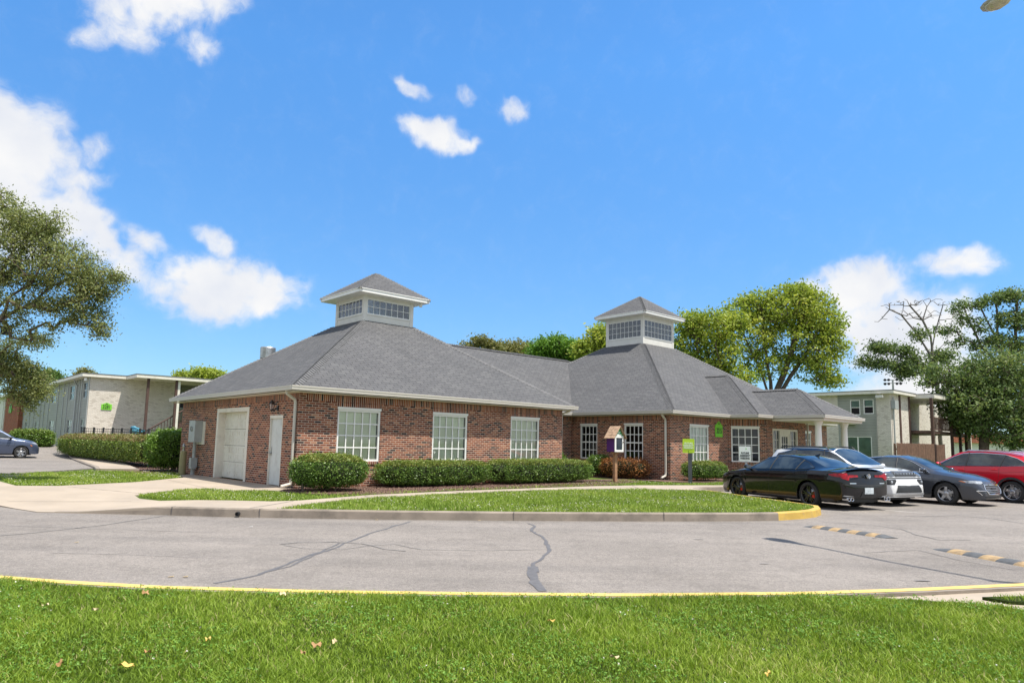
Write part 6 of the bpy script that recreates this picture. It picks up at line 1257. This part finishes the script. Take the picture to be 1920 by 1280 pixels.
c.decal('roof_panel', [(.12, 0), (.14, .3), (.24, .60), (.2, .66), (-1.0, .69), (-1.95, .64), (-2.0, 0), (-1.95, -.64), (-1.0, -.69), (.2, -.66), (.24, -.60), (.14, -.3)], 'z', 1, CM['black'], .005)
for sg in (1, -1):
    m = MB(); m.tube([(.1, sg*.64, 1.60), (0, sg*.64, 1.67), (-1.6, sg*.63, 1.67), (-1.75, sg*.62, 1.62)], .018, 6); m.build('roof_rail', CM['plastic'], c.root)
    q = [(.52*sg, .985), (.52*sg, .86), (.66*sg, .84), (.83*sg, .86), (.86*sg, .93), (.74*sg, .975)]
    h_ = c.decal('headlight', q if sg > 0 else q[::-1], 'x', 1, CM['lampdark'], .010, .03); c.decal('side_lamp', [(2.14, .84), (1.86, .88), (1.82, .95), (2.0, .96), (2.14, .95)], 'y', sg, CM['lampdark'], .006, .04, par=h_)
    q = [(.86*sg, .76), (.52*sg, .77), (.48*sg, .74), (.60*sg, .62), (.82*sg, .62)]; fo = c.decal('fog_lamp_pocket', q if sg > 0 else q[::-1], 'x', 1, CM['plastic'], .008, .04)
    hh = c.cast((.70*sg, .69), 'x', 1)
    if hh: m = MB(); m.lathe([(0, hh[0].x+.02), (.045, hh[0].x+.012), (.05, hh[0].x)], (0, .70*sg, .69), 'x', 14); m.build('fog_lamp', CM['lamp'], fo)
c.decal('grille', [(-.50, .855), (.50, .855), (.53, .995), (-.53, .995)], 'x', 1, CM['plastic'], .016, .03)
for k in range(7):
    y = -.42+k*.14; m = MB()
    m_x = c.cast((y, .92), 'x', 1)[0].x+.018
    for (a0, b0, a1, b1) in ((-.045, .875, .045, .875), (-.05, .968, .05, .968)): m.tube([(m_x, y+a0, b0), (m_x, y+a1, b1)], .008, 5)
    m.tube([(m_x, y-.048, .875), (m_x-.01, y-.05, .968)], .010, 5); m.tube([(m_x, y+.048, .875), (m_x-.01, y+.05, .968)], .010, 5); m.build('grille_slot', CM['chrome'], c.root)
c.decal('bumper_trim', [(-.86, .795), (.86, .795), (.88, .82), (-.88, .82)], 'x', 1, CM['plastic'], .016, .03)
c.decal('lower_grille', [(-.62, .40), (.62, .40), (.50, .60), (-.50, .60)], 'x', 1, CM['plastic'], .016, .03)
c.decal('skid_plate', [(-.80, .33), (.80, .33), (.82, .385), (-.82, .385)], 'x', 1, CM['silver'], .022, .03)
c.decal('bumper_base', [(-.82, .25), (.82, .25), (.82, .32), (-.82, .32)], 'x', 1, CM['plastic'], .008, .05)
m = MB(); m.box(1.98, 2.0, -.09, .09, 1.035, 1.055); m.build('emblem', CM['black'], c.root); c.mirror(.80, 1.12, CM['white'], (.08, .10, .075)); c.handle(.15, .97, CM['white']); c.handle(-.85, .99, CM['white'])
# --- dark grey sedan
GR = R(-90+36)
sp = dict(L=4.92, hw=.93, Rw=.335, rim=.225, axles=(1.52, -1.31), zs=.18, spokes=5, sw=(.042, .034), rimmat=CM['rim'], paint=CM['grey'], crown=.05,
 top=[(-2.46, .8), (-2.42, 1.0), (-2.3, 1.07), (-1.8, 1.12), (-1.0, 1.38), (-.4, 1.455), (.1, 1.45), (.45, 1.37), (1.2, 1.05), (1.4, 1.00), (1.9, .93), (2.2, .84), (2.36, .74), (2.43, .62), (2.46, .5)],
 belt=[(-2.46, .78), (-2.3, .99), (-1.4, 1.0), (0, .95), (1.1, .92), (1.9, .83), (2.25, .72), (2.46, .48)], rail=[(-2.46, .68), (-1.3, .58), (-.4, .57), (.3, .59), (1.1, .72), (1.5, .76), (2.46, .66)],
 plan=[(-2.46, .8), (-2.35, .9), (-2.0, .965), (-1.4, 1), (1.5, 1), (1.95, .955), (2.2, .88), (2.36, .78), (2.46, .64)], sill=[(-2.46, .33), (-1.9, .2), (1.9, .19), (2.3, .19), (2.46, .22)])
c = Car('sedan', 'dark grey metallic sedan with chrome window trim parked nose-out beside the white SUV', placecar(1773, 925, .175, GR, 1.52, -.9), GR, sp)
win = [(1.08, .94), (.80, 1.10), (.48, 1.27), (.15, 1.365), (-.4, 1.385), (-.9, 1.34), (-1.35, 1.19), (-1.72, 1.04), (-1.4, 1.01), (0, .975)]
side_common(c, win, [((.08, .96), (.04, 1.38)), ((-.98, .98), (-1.05, 1.3))], [[(1.22, .9), (1.15, .45), (1.05, .25)], [(.12, .95), (.12, .26)], [(-.98, .98), (-.9, .5)], [(1.85, .66), (1.1, .70), (-1.4, .74)], [(1.1, .32), (-.8, .34)]], CM['chrome'], .010)
c.decal('windscreen', [(1.26, 0), (1.22, .4), (1.10, .69), (.52, .55), (.42, .3), (.40, 0), (.42, -.3), (.52, -.55), (1.10, -.69), (1.22, -.4)], 'z', 1, CM['glass'])
for sg in (1, -1):
    q = [(.84*sg, .74), (.80*sg, .67), (.60*sg, .655), (.46*sg, .69), (.58*sg, .735)]; h_ = c.decal('headlight', q if sg > 0 else q[::-1], 'x', 1, CM['lamp'], .010, .03)
    c.decal('side_lamp', [(2.36, .66), (2.08, .68), (1.90, .74), (2.1, .745), (2.36, .735)], 'y', sg, CM['lamp'], .007, .04, par=h_); c.decal('marker_lamp', [(2.02, .69), (1.88, .735), (1.96, .742), (2.07, .70)], 'y', sg, CM['amber'], .011, .03, par=h_)
    m = MB(); c.line(m, [(.52*sg, .47), (.76*sg, .46), (.74*sg, .44), (.66*sg, .34)], 'x', 1, .013, .008); m.build('fog_lamp_trim', CM['chrome'], c.root)
c.decal('upper_grille', [(-.46, .655), (.46, .655), (.50, .70), (-.50, .70)], 'x', 1, CM['plastic'], .009, .05)
g_ = c.decal('grille', [(-.40, .38), (.40, .38), (.52, .50), (.46, .61), (-.46, .61), (-.52, .50)], 'x', 1, CM['plastic'], .009, .05)
m = MB(); c.line(m, [(-.42, .37), (.42, .37), (.54, .50), (.48, .63), (-.48, .63), (-.54, .50)], 'x', 1, .014, .012, True); c.line(m, [(-.50, .665), (.50, .665)], 'x', 1, .010, .010); m.build('grille_surround', CM['chrome'], g_)
m = MB()
for z in (.43, .475, .52, .565): c.line(m, [(-.44, z), (.44, z)], 'x', 1, .006, .012)
m.build('grille_bar', CM['silver'], g_)
m = MB(); x_ = 2.545; m.box(x_, x_+.012, -.075, .075, .63, .655); m.box(x_, x_+.014, -.03, .03, .62, .665); m.build('emblem', CM['gold'], c.root)
c.decal('number_plate', [(-.15, .45), (.15, .45), (.15, .55), (-.15, .55)], 'x', 1, CM['plastic'], .022, .06); c.decal('lower_grille', [(-.55, .25), (.55, .25), (.6, .31), (-.6, .31)], 'x', 1, CM['plastic'], .009, .05)
m = MB(); c.line(m, [(1.32, .70), (1.9, .66), (2.2, .50)], 'z', 1, .004, -.002); m.build('bonnet_gap', CM['plastic'], c.root); m = MB(); c.line(m, [(1.32, -.70), (1.9, -.66), (2.2, -.50)], 'z', 1, .004, -.002); m.build('bonnet_gap', CM['plastic'], c.root)
c.mirror(.98, 1.02, CM['grey'], (.09, .12, .075)); c.handle(.25, .87, CM['chrome']); c.handle(-.82, .89, CM['chrome'])
# --- red coupe-backed SUV, twice
RR = R(90+32)
sp = dict(L=4.42, hw=.905, Rw=.345, rim=.25, axles=(1.34, -1.33), zs=.22, spokes=5, twin=.15, sw=(.024, .016), rimmat=CM['rim'], paint=CM['red'], crown=.05,
 top=[(-2.21, .95), (-2.18, 1.12), (-2.05, 1.30), (-1.75, 1.50), (-1.2, 1.63), (-.5, 1.685), (.0, 1.68), (.3, 1.62), (1.0, 1.22), (1.15, 1.14), (1.75, 1.05), (2.05, .92), (2.17, .75), (2.21, .55)],
 belt=[(-2.21, .93), (-2.1, 1.16), (-1.5, 1.16), (0, 1.10), (1.0, 1.03), (1.7, .96), (2.05, .82), (2.21, .52)], rail=[(-2.21, .66), (-1.5, .60), (0, .62), (.3, .64), (1.0, .74), (1.3, .80), (2.21, .7)],
 plan=[(-2.21, .84), (-2.1, .92), (-1.8, .975), (1.5, 1), (1.9, .95), (2.1, .86), (2.21, .74)], sill=[(-2.21, .38), (-1.9, .27), (1.8, .24), (2.1, .24), (2.21, .27)])
def redsuv(label, pos):
    c = Car('suv', label, pos, RR, sp)
    win = [(1.02, 1.10), (.72, 1.28), (.42, 1.44), (.15, 1.545), (-.4, 1.575), (-1.1, 1.53), (-1.45, 1.42), (-1.86, 1.20), (-1.2, 1.165), (0, 1.13)]
    side_common(c, win, [((.02, 1.12), (-.04, 1.58)), ((-1.02, 1.14), (-1.12, 1.52))], [[(1.1, 1.05), (1.02, .5), (.9, .33)], [(.05, 1.08), (.02, .36)], [(-1.0, 1.1), (-.95, .7)], [(1.2, .80), (.4, .86), (-1.2, .96), (-2.05, 1.02)], [(1.0, .42), (-.85, .46)]], CM['chrome'], .011)
    c.decal('windscreen', [(1.12, 0), (1.08, .4), (.96, .70), (.36, .60), (.26, .3), (.24, 0), (.26, -.3), (.36, -.60), (.96, -.70), (1.08, -.4)], 'z', 1, CM['glass'])
    for sg in (1, -1):
        m = MB(); m.tube([(.15, sg*.61, 1.60), (.0, sg*.61, 1.665), (-1.2, sg*.59, 1.62), (-1.6, sg*.58, 1.53)], .018, 6); m.build('roof_rail', CM['silver'], c.root)
        for xw in sp['axles']:
            Ra = sp['Rw']+.058; o = [(xw+(Ra+.07)*math.cos(a), sp['Rw']+(Ra+.07)*math.sin(a)) for a in np.linspace(R(-10), R(190), 22)]; i_ = [(xw+Ra*math.cos(a), sp['Rw']+Ra*math.sin(a)) for a in np.linspace(R(190), R(-10), 22)]
            c.decal('arch_cladding', o+i_, 'y', sg, CM['plastic'], .012, .05)
        c.decal('tail_light', [(-2.19, 1.0), (-1.92, 1.05), (-1.95, 1.12), (-2.19, 1.12)], 'y', sg, CM['tail'], .007, .04)
    c.decal('rear_window', [(-.56, 1.2), (.56, 1.2), (.48, 1.42), (-.48, 1.42)], 'x', -1, CM['glass'], .006, .05)
    c.mirror(.86, 1.16, CM['red'], (.11, .12, .09)); c.handle(.15, 1.0, CM['red']); c.handle(-.85, 1.04, CM['red']); return c
redsuv('bright red SUV with chrome window line at the right edge beside the dark grey sedan', placecar(1897, 922, .185, RR, -1.33, .9))
p_ = placecar(1897, 922, .185, RR, -1.33, .9); redsuv('second red SUV, only its roof and rail showing beyond the first', (p_[0]+2.75, p_[1]+1.75, ROADZ))
# --- slate blue small SUV at the far left
sp = dict(L=4.2, hw=.90, Rw=.335, rim=.235, axles=(1.27, -1.33), zs=.2, spokes=5, twin=.15, sw=(.026, .018), rimmat=CM['rim'], paint=CM['blue'], crown=.05,
 top=[(-2.1, 1.0), (-2.05, 1.3), (-1.9, 1.52), (-1.4, 1.60), (0, 1.615), (.3, 1.56), (.85, 1.22), (1.0, 1.13), (1.6, 1.03), (1.9, .93), (2.05, .78), (2.1, .6)],
 belt=[(-2.1, .95), (-1.9, 1.08), (0, 1.03), (.9, .99), (1.5, .93), (1.9, .82), (2.1, .56)], rail=[(-2.1, .7), (-1.4, .64), (0, .63), (.3, .65), (.95, .74), (1.2, .78), (2.1, .7)],
 plan=[(-2.1, .86), (-1.9, .96), (1.4, 1), (1.8, .96), (2.0, .88), (2.1, .76)], sill=[(-2.1, .36), (-1.8, .25), (1.7, .22), (2.0, .23), (2.1, .25)])
LR = YAW-R(4); fr_ = Vector((-27.45, 40.2, 0)); hd = Vector((math.cos(LR), math.sin(LR), 0)); ps = fr_-hd*2.12
c = Car('suv', 'slate blue small SUV parked facing the hedge pavement at the far left edge', (ps.x, ps.y, .03), LR, sp)
side_common(c, [(.90, 1.06), (.60, 1.25), (.36, 1.40), (.1, 1.49), (-1.3, 1.50), (-1.7, 1.40), (-1.75, 1.18), (0, 1.09)], [((.0, 1.08), (-.04, 1.5)), ((-1.0, 1.1), (-1.02, 1.5))], [[(.95, .98), (.9, .4)], [(.02, 1.04), (.0, .34)], [(1.6, .66), (0, .70), (-1.7, .74)]], CM['chrome'], .009)
c.decal('windscreen', [(.98, 0), (.94, .4), (.84, .70), (.34, .60), (.26, .3), (.24, 0), (.26, -.3), (.34, -.60), (.84, -.70), (.94, -.4)], 'z', 1, CM['glass'])
for sg in (1, -1): c.decal('headlight', [(2.06, .74), (1.78, .82), (1.72, .88), (1.95, .87), (2.06, .84)], 'y', sg, CM['lamp'], .008, .04); c.decal('side_marker', [(1.74, .66), (1.66, .74), (1.70, .76), (1.78, .68)], 'y', sg, CM['amber'], .008, .04)
c.mirror(.74, 1.12, CM['plastic'], (.10, .11, .08)); c.handle(.15, .95, CM['blue']); c.handle(-.85, .97, CM['blue'])
# ================================================================ grass, clover, fallen leaves
def samp(poly, n, rng, dmin=None):
    xs = [p[0] for p in poly]; ys = [p[1] for p in poly]; X = rng.uniform(min(xs), max(xs), n); Y = rng.uniform(min(ys), max(ys), n); k = inpoly(X, Y, poly); return X[k], Y[k]
GMAT = leafmat('grass_blade', [(0, (.115, .19, .018)), (.45, (.245, .365, .035)), (.8, (.37, .48, .062)), (.94, (.46, .50, .14)), (1, (.54, .47, .22))], .35, .55)
GMAT2 = leafmat('lawn_grass_blade', [(0, (.14, .22, .028)), (.5, (.27, .38, .050)), (.85, (.38, .46, .09)), (1, (.50, .47, .22))], .3, .6)
FLM = leafmat('clover_flower', [(0, (.50, .48, .38)), (1, (.82, .80, .70))], .2, .6)
def patchy(X, Y, s, seed):
    return np.sin(X*s+seed)*np.sin(Y*s*1.3+seed*2)+.6*np.sin(X*s*2.3+Y*s*1.7+seed)+.4*np.sin(X*s*5.1-Y*s*4.2)+.3*np.sin(X*s*11+Y*s*9)
def blades(name, X, Y, z, h, w, mat, rng, lean=.5, zf=None):
    n = len(X); hh = h*rng.uniform(.4, 1.25, n)*np.clip(1+.24*patchy(X, Y, 1.7, 1), .4, 1.6); a = rng.uniform(0, 2*math.pi, n); d = np.stack([np.cos(a), np.sin(a)], 1); ln = hh*lean*rng.uniform(.2, 1.6, n); b = rng.uniform(0, 2*math.pi, n); s = np.stack([np.cos(b), np.sin(b)], 1)*(w*rng.uniform(.6, 1.3, n))[:, None]/2
    Z0 = np.full(n, z, float) if zf is None else zf(X, Y)
    V = np.zeros((n, 6, 3)); P = np.stack([X, Y], 1)
    V[:, 0, :2] = P-s; V[:, 1, :2] = P+s; V[:, 0, 2] = V[:, 1, 2] = Z0-.01
    m = P+d*(ln*.35)[:, None]; V[:, 2, :2] = m+s*.85; V[:, 3, :2] = m-s*.85; V[:, 2, 2] = V[:, 3, 2] = Z0+hh*.6
    t = P+d*ln[:, None]; V[:, 4, :2] = t+s*.12; V[:, 5, :2] = t-s*.12; V[:, 4, 2] = V[:, 5, 2] = Z0+hh
    k = np.arange(n)[:, None]*6; F_ = np.concatenate([k+np.array([[0, 1, 2, 3]]), k+np.array([[3, 2, 4, 5]])], 0); rn = np.clip(rng.normal(.45, .19, n)+.13*patchy(X, Y, .9, 3)+.06*patchy(X, Y, 3.3, 5), 0, .96); br = rng.uniform(size=n) < .035; rn[br] = 1
    return npmesh(name, V.reshape(-1, 3), F_, mat, rnd=np.concatenate([rn, rn]), kind='stuff', label=None)
rng = np.random.default_rng(5)
# foreground: the part of the lawn the picture can see, denser near the camera
def viewpoly(y0, y1, m=.8): return [(-(.80*y0+m), y0), (.78*y0+m, y0), (.78*y1+m, y1), (-(.80*y1+m), y1)]
zones = [(3.2, 4.4, 9500), (4.4, 5.6, 7500), (5.6, 7.6, 6000)]; XX, YY = [], []
for y0, y1, dn in zones:
    pl = viewpoly(y0, y1); area = (max(p[0] for p in pl)-min(p[0] for p in pl))*(y1-y0); X, Y = samp(pl, int(area*dn), rng); k = inpoly(X, Y, NEARLAWN); XX.append(X[k]); YY.append(Y[k])
X, Y = np.concatenate(XX), np.concatenate(YY)
blades('grass_foreground', X, Y, -.015, .047, .0060, GMAT, rng, .8)
# tufts overhanging the kerb edge
E_ = [p for p in nearin if -7 < p[0] < 3.2]; ex, ey = [], []
for i in range(len(E_)-1):
    n = int(abs(E_[i+1][0]-E_[i][0])*420); t = rng.uniform(size=n); ex.append(E_[i][0]+(E_[i+1][0]-E_[i][0])*t); ey.append(E_[i][1]+(E_[i+1][1]-E_[i][1])*t-rng.uniform(-.035, .06, n))
ex, ey = np.concatenate(ex), np.concatenate(ey); blades('grass_edge', ex, ey, -.015, .042, .0055, GMAT, rng, .9)
# broad weed and clover leaves
X, Y = samp(viewpoly(3.2, 7.6), 38000, rng); k = inpoly(X, Y, NEARLAWN) & (patchy(X, Y, 2.1, 7) > .15); X, Y = X[k], Y[k]
C_ = np.stack([X, Y, rng.uniform(.015, .055, len(X))], 1); C3 = np.repeat(C_, 3, 0)+rng.normal(size=(len(C_)*3, 3))*np.array([.008, .008, .002])
V, Fc = leafquads(C3, .014, rng, 2.5, .85); npmesh('clover_leaves', V, Fc, LM['green'], rnd=np.clip(rng.normal(.6, .25, len(C3)), 0, 1), kind='stuff')
def flowers(name, X, Y, z, s, zj=.02):
    n = len(X); C_ = np.stack([X, Y, z+rng.uniform(0, zj, n)], 1); V, Fc = leafquads(np.repeat(C_, 4, 0)+rng.normal(size=(n*4, 3))*s*.22, s, rng, .6, .9); return npmesh(name, V, Fc, FLM, rnd=rng.uniform(size=n*4), kind='stuff')
X, Y = samp(viewpoly(3.2, 7.4), 420, rng); k = inpoly(X, Y, NEARLAWN) & (patchy(X, Y, 2.1, 7) > .2); flowers('clover_flowers', X[k], Y[k], .042, .011)
# island and lawns around the building
ISL = [(-4.75, 14.15), (-2.73, 14.22), (.06, 14.5), (2.46, 14.83), (4.2, 15.15), (5.9, 15.6), (6.6, 16.05), (7.1, 16.5), (7.48, 17.05), (7.68, 17.6), (7.62, 18.0), (7.45, 18.6), (6.9, 20.8), (6.46, 23.0), (4.32, 22.9), (2.6, 22.3), (.78, 21.3), (-1.38, 19.38), (-3.36, 17.45), (-4.22, 15.85)]
X, Y = samp(ISL, 95000, rng); blades('grass_island', X, Y, -.015, .058, .013, GMAT2, rng, .6)
X, Y = samp(ISL, 14000, rng); k = patchy(X, Y, 1.1, 4) > -.1; k &= rng.uniform(size=len(X)) < .26; flowers('clover_flowers_island', X[k], Y[k], .026, .017)
LW1 = [(-4.7, 16.35), (-3.5, 18.35), (-1.45, 20.5), (.8, 22.45), (2.8, 24.1), (4.73, 25.3), (8.1, 26.5), (9.3, 27.0), (9.0, 28.6), (7.6, 27.4), (6.4, 27.0), (5.3, 28.0), (5.1, 29.4), (3.5, 27.0), (1.2, 23.6), (-.9, 21.7), (-2.5, 20.1), (-3.9, 18.9), (-5.0, 18.2), (-5.8, 18.2), (-6.0, 16.5)]
X, Y = samp(LW1, 60000, rng); blades('grass_wall_strip', X, Y, -.015, .06, .015, GMAT2, rng, .6)
X, Y = samp(LW1, 1600, rng); k = Y > 19; flowers('clover_flowers_strip', X[k], Y[k], .035, .019)
LW2 = [(-5.2, 15.95), (-6.3, 15.95), (-7.95, 15.97), (-8.6, 16.4), (-8.98, 16.87), (-8.84, 17.8), (-8.35, 19.2), (-7.4, 18.65), (-6.6, 19.0), (-5.9, 18.3), (-5.3, 17.2), (-4.95, 16.3)]
X, Y = samp(LW2, 26000, rng); blades('grass_apron', X, Y, -.015, .06, .014, GMAT2, rng, .6); X, Y = samp(LW2, 320, rng); flowers('clover_flowers_apron', X, Y, .03, .019)
LW3 = [(-15.0, 20.65), (-13.45, 19.05), (-12.5, 19.3), (-11.6, 21.4), (-11.5, 24.3), (-12.3, 25.7), (-12.6, 26.6), (-14.6, 27.6), (-16.2, 27.2), (-17.3, 25.3), (-17.5, 23.7)]
X, Y = samp(LW3, 42000, rng); blades('grass_left_lawn', X, Y, -.015, .065, .017, GMAT2, rng, .6); X, Y = samp(LW3, 1500, rng); k = (patchy(X, Y, .8, 2) > .1); flowers('clover_flowers_left', X[k], Y[k], .035, .022)
X, Y = samp([(4.78, 7.02), (5.3, 7.1), (7.4, 7.7), (7.6, 6.95), (5.5, 6.76), (4.88, 6.86)], 6000, rng); blades('grass_roadside', X, Y, -.005, .045, .006, GMAT, rng, .8)
LW4 = [(-28, 45.0), (-24.5, 45.5), (-22, 38.6), (-26, 44.5), (-28.4, 45.0)]
# mulch chips
def chips(name, poly, n, z, s, mat):
    X, Y = samp(poly, n, rng); C_ = np.stack([X, Y, z+rng.uniform(0, .025, len(X))], 1); V, Fc = leafquads(C_, s, rng, 1.2, .35); npmesh(name, V, Fc, mat, rnd=rng.uniform(size=len(X)), kind='stuff')
CH = leafmat('bark_chip', [(0, (.05, .028, .02)), (.6, (.14, .08, .055)), (1, (.26, .17, .12))], 0, .9)
chips('bark_chips', [(-6.25, 18.95), (-4.9, 18.0), (-3.5, 18.7), (-2.4, 19.9), (-.6, 21.6), (1.6, 23.4), (3.9, 25.3), (5.2, 27.6), (2.1, 27.6), (-6.1, 20.15)], 26000, .012, .05, CH); chips('bark_chips_hedge', mbed, 22000, .012, .07, CH)
# fallen leaves lying in the foreground grass and a few on the road
def fallen(px, py, s, col, lab, z=.045, k=7):
    d = fw + cr*((px-960)/F0) + cu*((CY-py)/F0); t = (z-H)/d.z; p = Vector((d.x*t, d.y*t, z)); r_ = random.Random(px); m = MB(); n = 14; a0 = r_.uniform(0, 6)
    pts = []
    for i in range(n): a = a0+2*math.pi*i/n; rr = s*(.5+.28*abs(math.cos(2.5*(a-a0)))+r_.uniform(-.05, .05)); pts.append((rr*math.cos(a), rr*.75*math.sin(a), .012*math.sin(3*a)+s*.12*math.cos(a)+r_.uniform(0, .006)))
    for i in range(n): m.face([(0, 0, .004), pts[i], pts[(i+1) % n]]); m.face([(0, 0, .002), pts[(i+1) % n], pts[i]])
    m.tube([(0, 0, .003), (s*.8, s*.2, .012)], .002, 4); o = m.build('fallen_leaf', M[col]); o.location = p; o.rotation_euler = (r_.uniform(-.3, .3), r_.uniform(-.3, .3), r_.uniform(0, 6)); tag(o, lab, 'leaf', 'fallen leaves on the grass')
M['leafy'] = simple('yellow_leaf', (.62, .42, .10), .6, .25, 30, 0); M['leafo'] = simple('orange_leaf', (.34, .19, .07), .65, .3, 30, 0); M['leafp'] = simple('pale_leaf', (.55, .43, .24), .6, .2, 30, 0)
for a in ((236, 1246, .075, 'leafy', 'large yellow fallen leaf lying in the lower left grass'), (273, 1110, .05, 'leafo', 'curled orange leaf in the grass close under the yellow kerb line at the left'), (85, 1134, .035, 'leafp', 'pale leaf in the upper left corner of the foreground grass'), (276, 1221, .045, 'leafo', 'orange leaf just right above the large yellow leaf'), (390, 1197, .032, 'leafy', 'small yellow leaf alone in the middle of the left half of the grass'), (530, 1112, .05, 'leafp', 'pale leaf resting against the yellow kerb line'), (594, 1209, .055, 'leafo', 'ragged brown orange leaf left of the round pale leaf'), (627, 1201, .04, 'leafp', 'round pale leaf right of the ragged orange leaf'), (1034, 1163, .05, 'leafy', 'greenish yellow leaf near the middle of the grass'), (1152, 1231, .05, 'leafp', 'pale pink leaf right of the middle at the bottom'), (568, 1223, .03, 'leafo', 'small rust leaf under the ragged orange leaf'), (1440, 1262, .03, 'leafy', 'small yellow leaf at the bottom right of the grass'), (112, 1243, .035, 'leafo', 'small rust leaf left of the large yellow leaf'), (178, 1142, .04, 'leafp', 'light papery leaf in the upper left grass')): fallen(*a)
for i, (px, py) in enumerate(((143, 1017), (470, 988), (320, 1082), (347, 1082), (898, 976), (706, 975))):
    d = gpx(px, py); m = MB(); m.face([(-.03, -.02, .0), (.035, -.012, .004), (.03, .02, .01), (-.02, .018, .002)]); m.face([(-.03, -.02, .0), (-.02, .018, .002), (.03, .02, .01), (.035, -.012, .004)]); o = m.build('road_leaf', M['leafp' if i != 1 else 'white']); o.location = (d[0], d[1], ROADZ+.008); tag(o, ['dark speck of a leaf on the road at the far left', 'small white scrap on the road left of the long crack', 'left of two small leaves on the road by the yellow line', 'right of two small leaves on the road by the yellow line', 'small yellow leaf in the gutter below the island middle', 'small yellow leaf in the gutter near the left end of the island'][i], 'leaf')
bpy.context.view_layer.update()
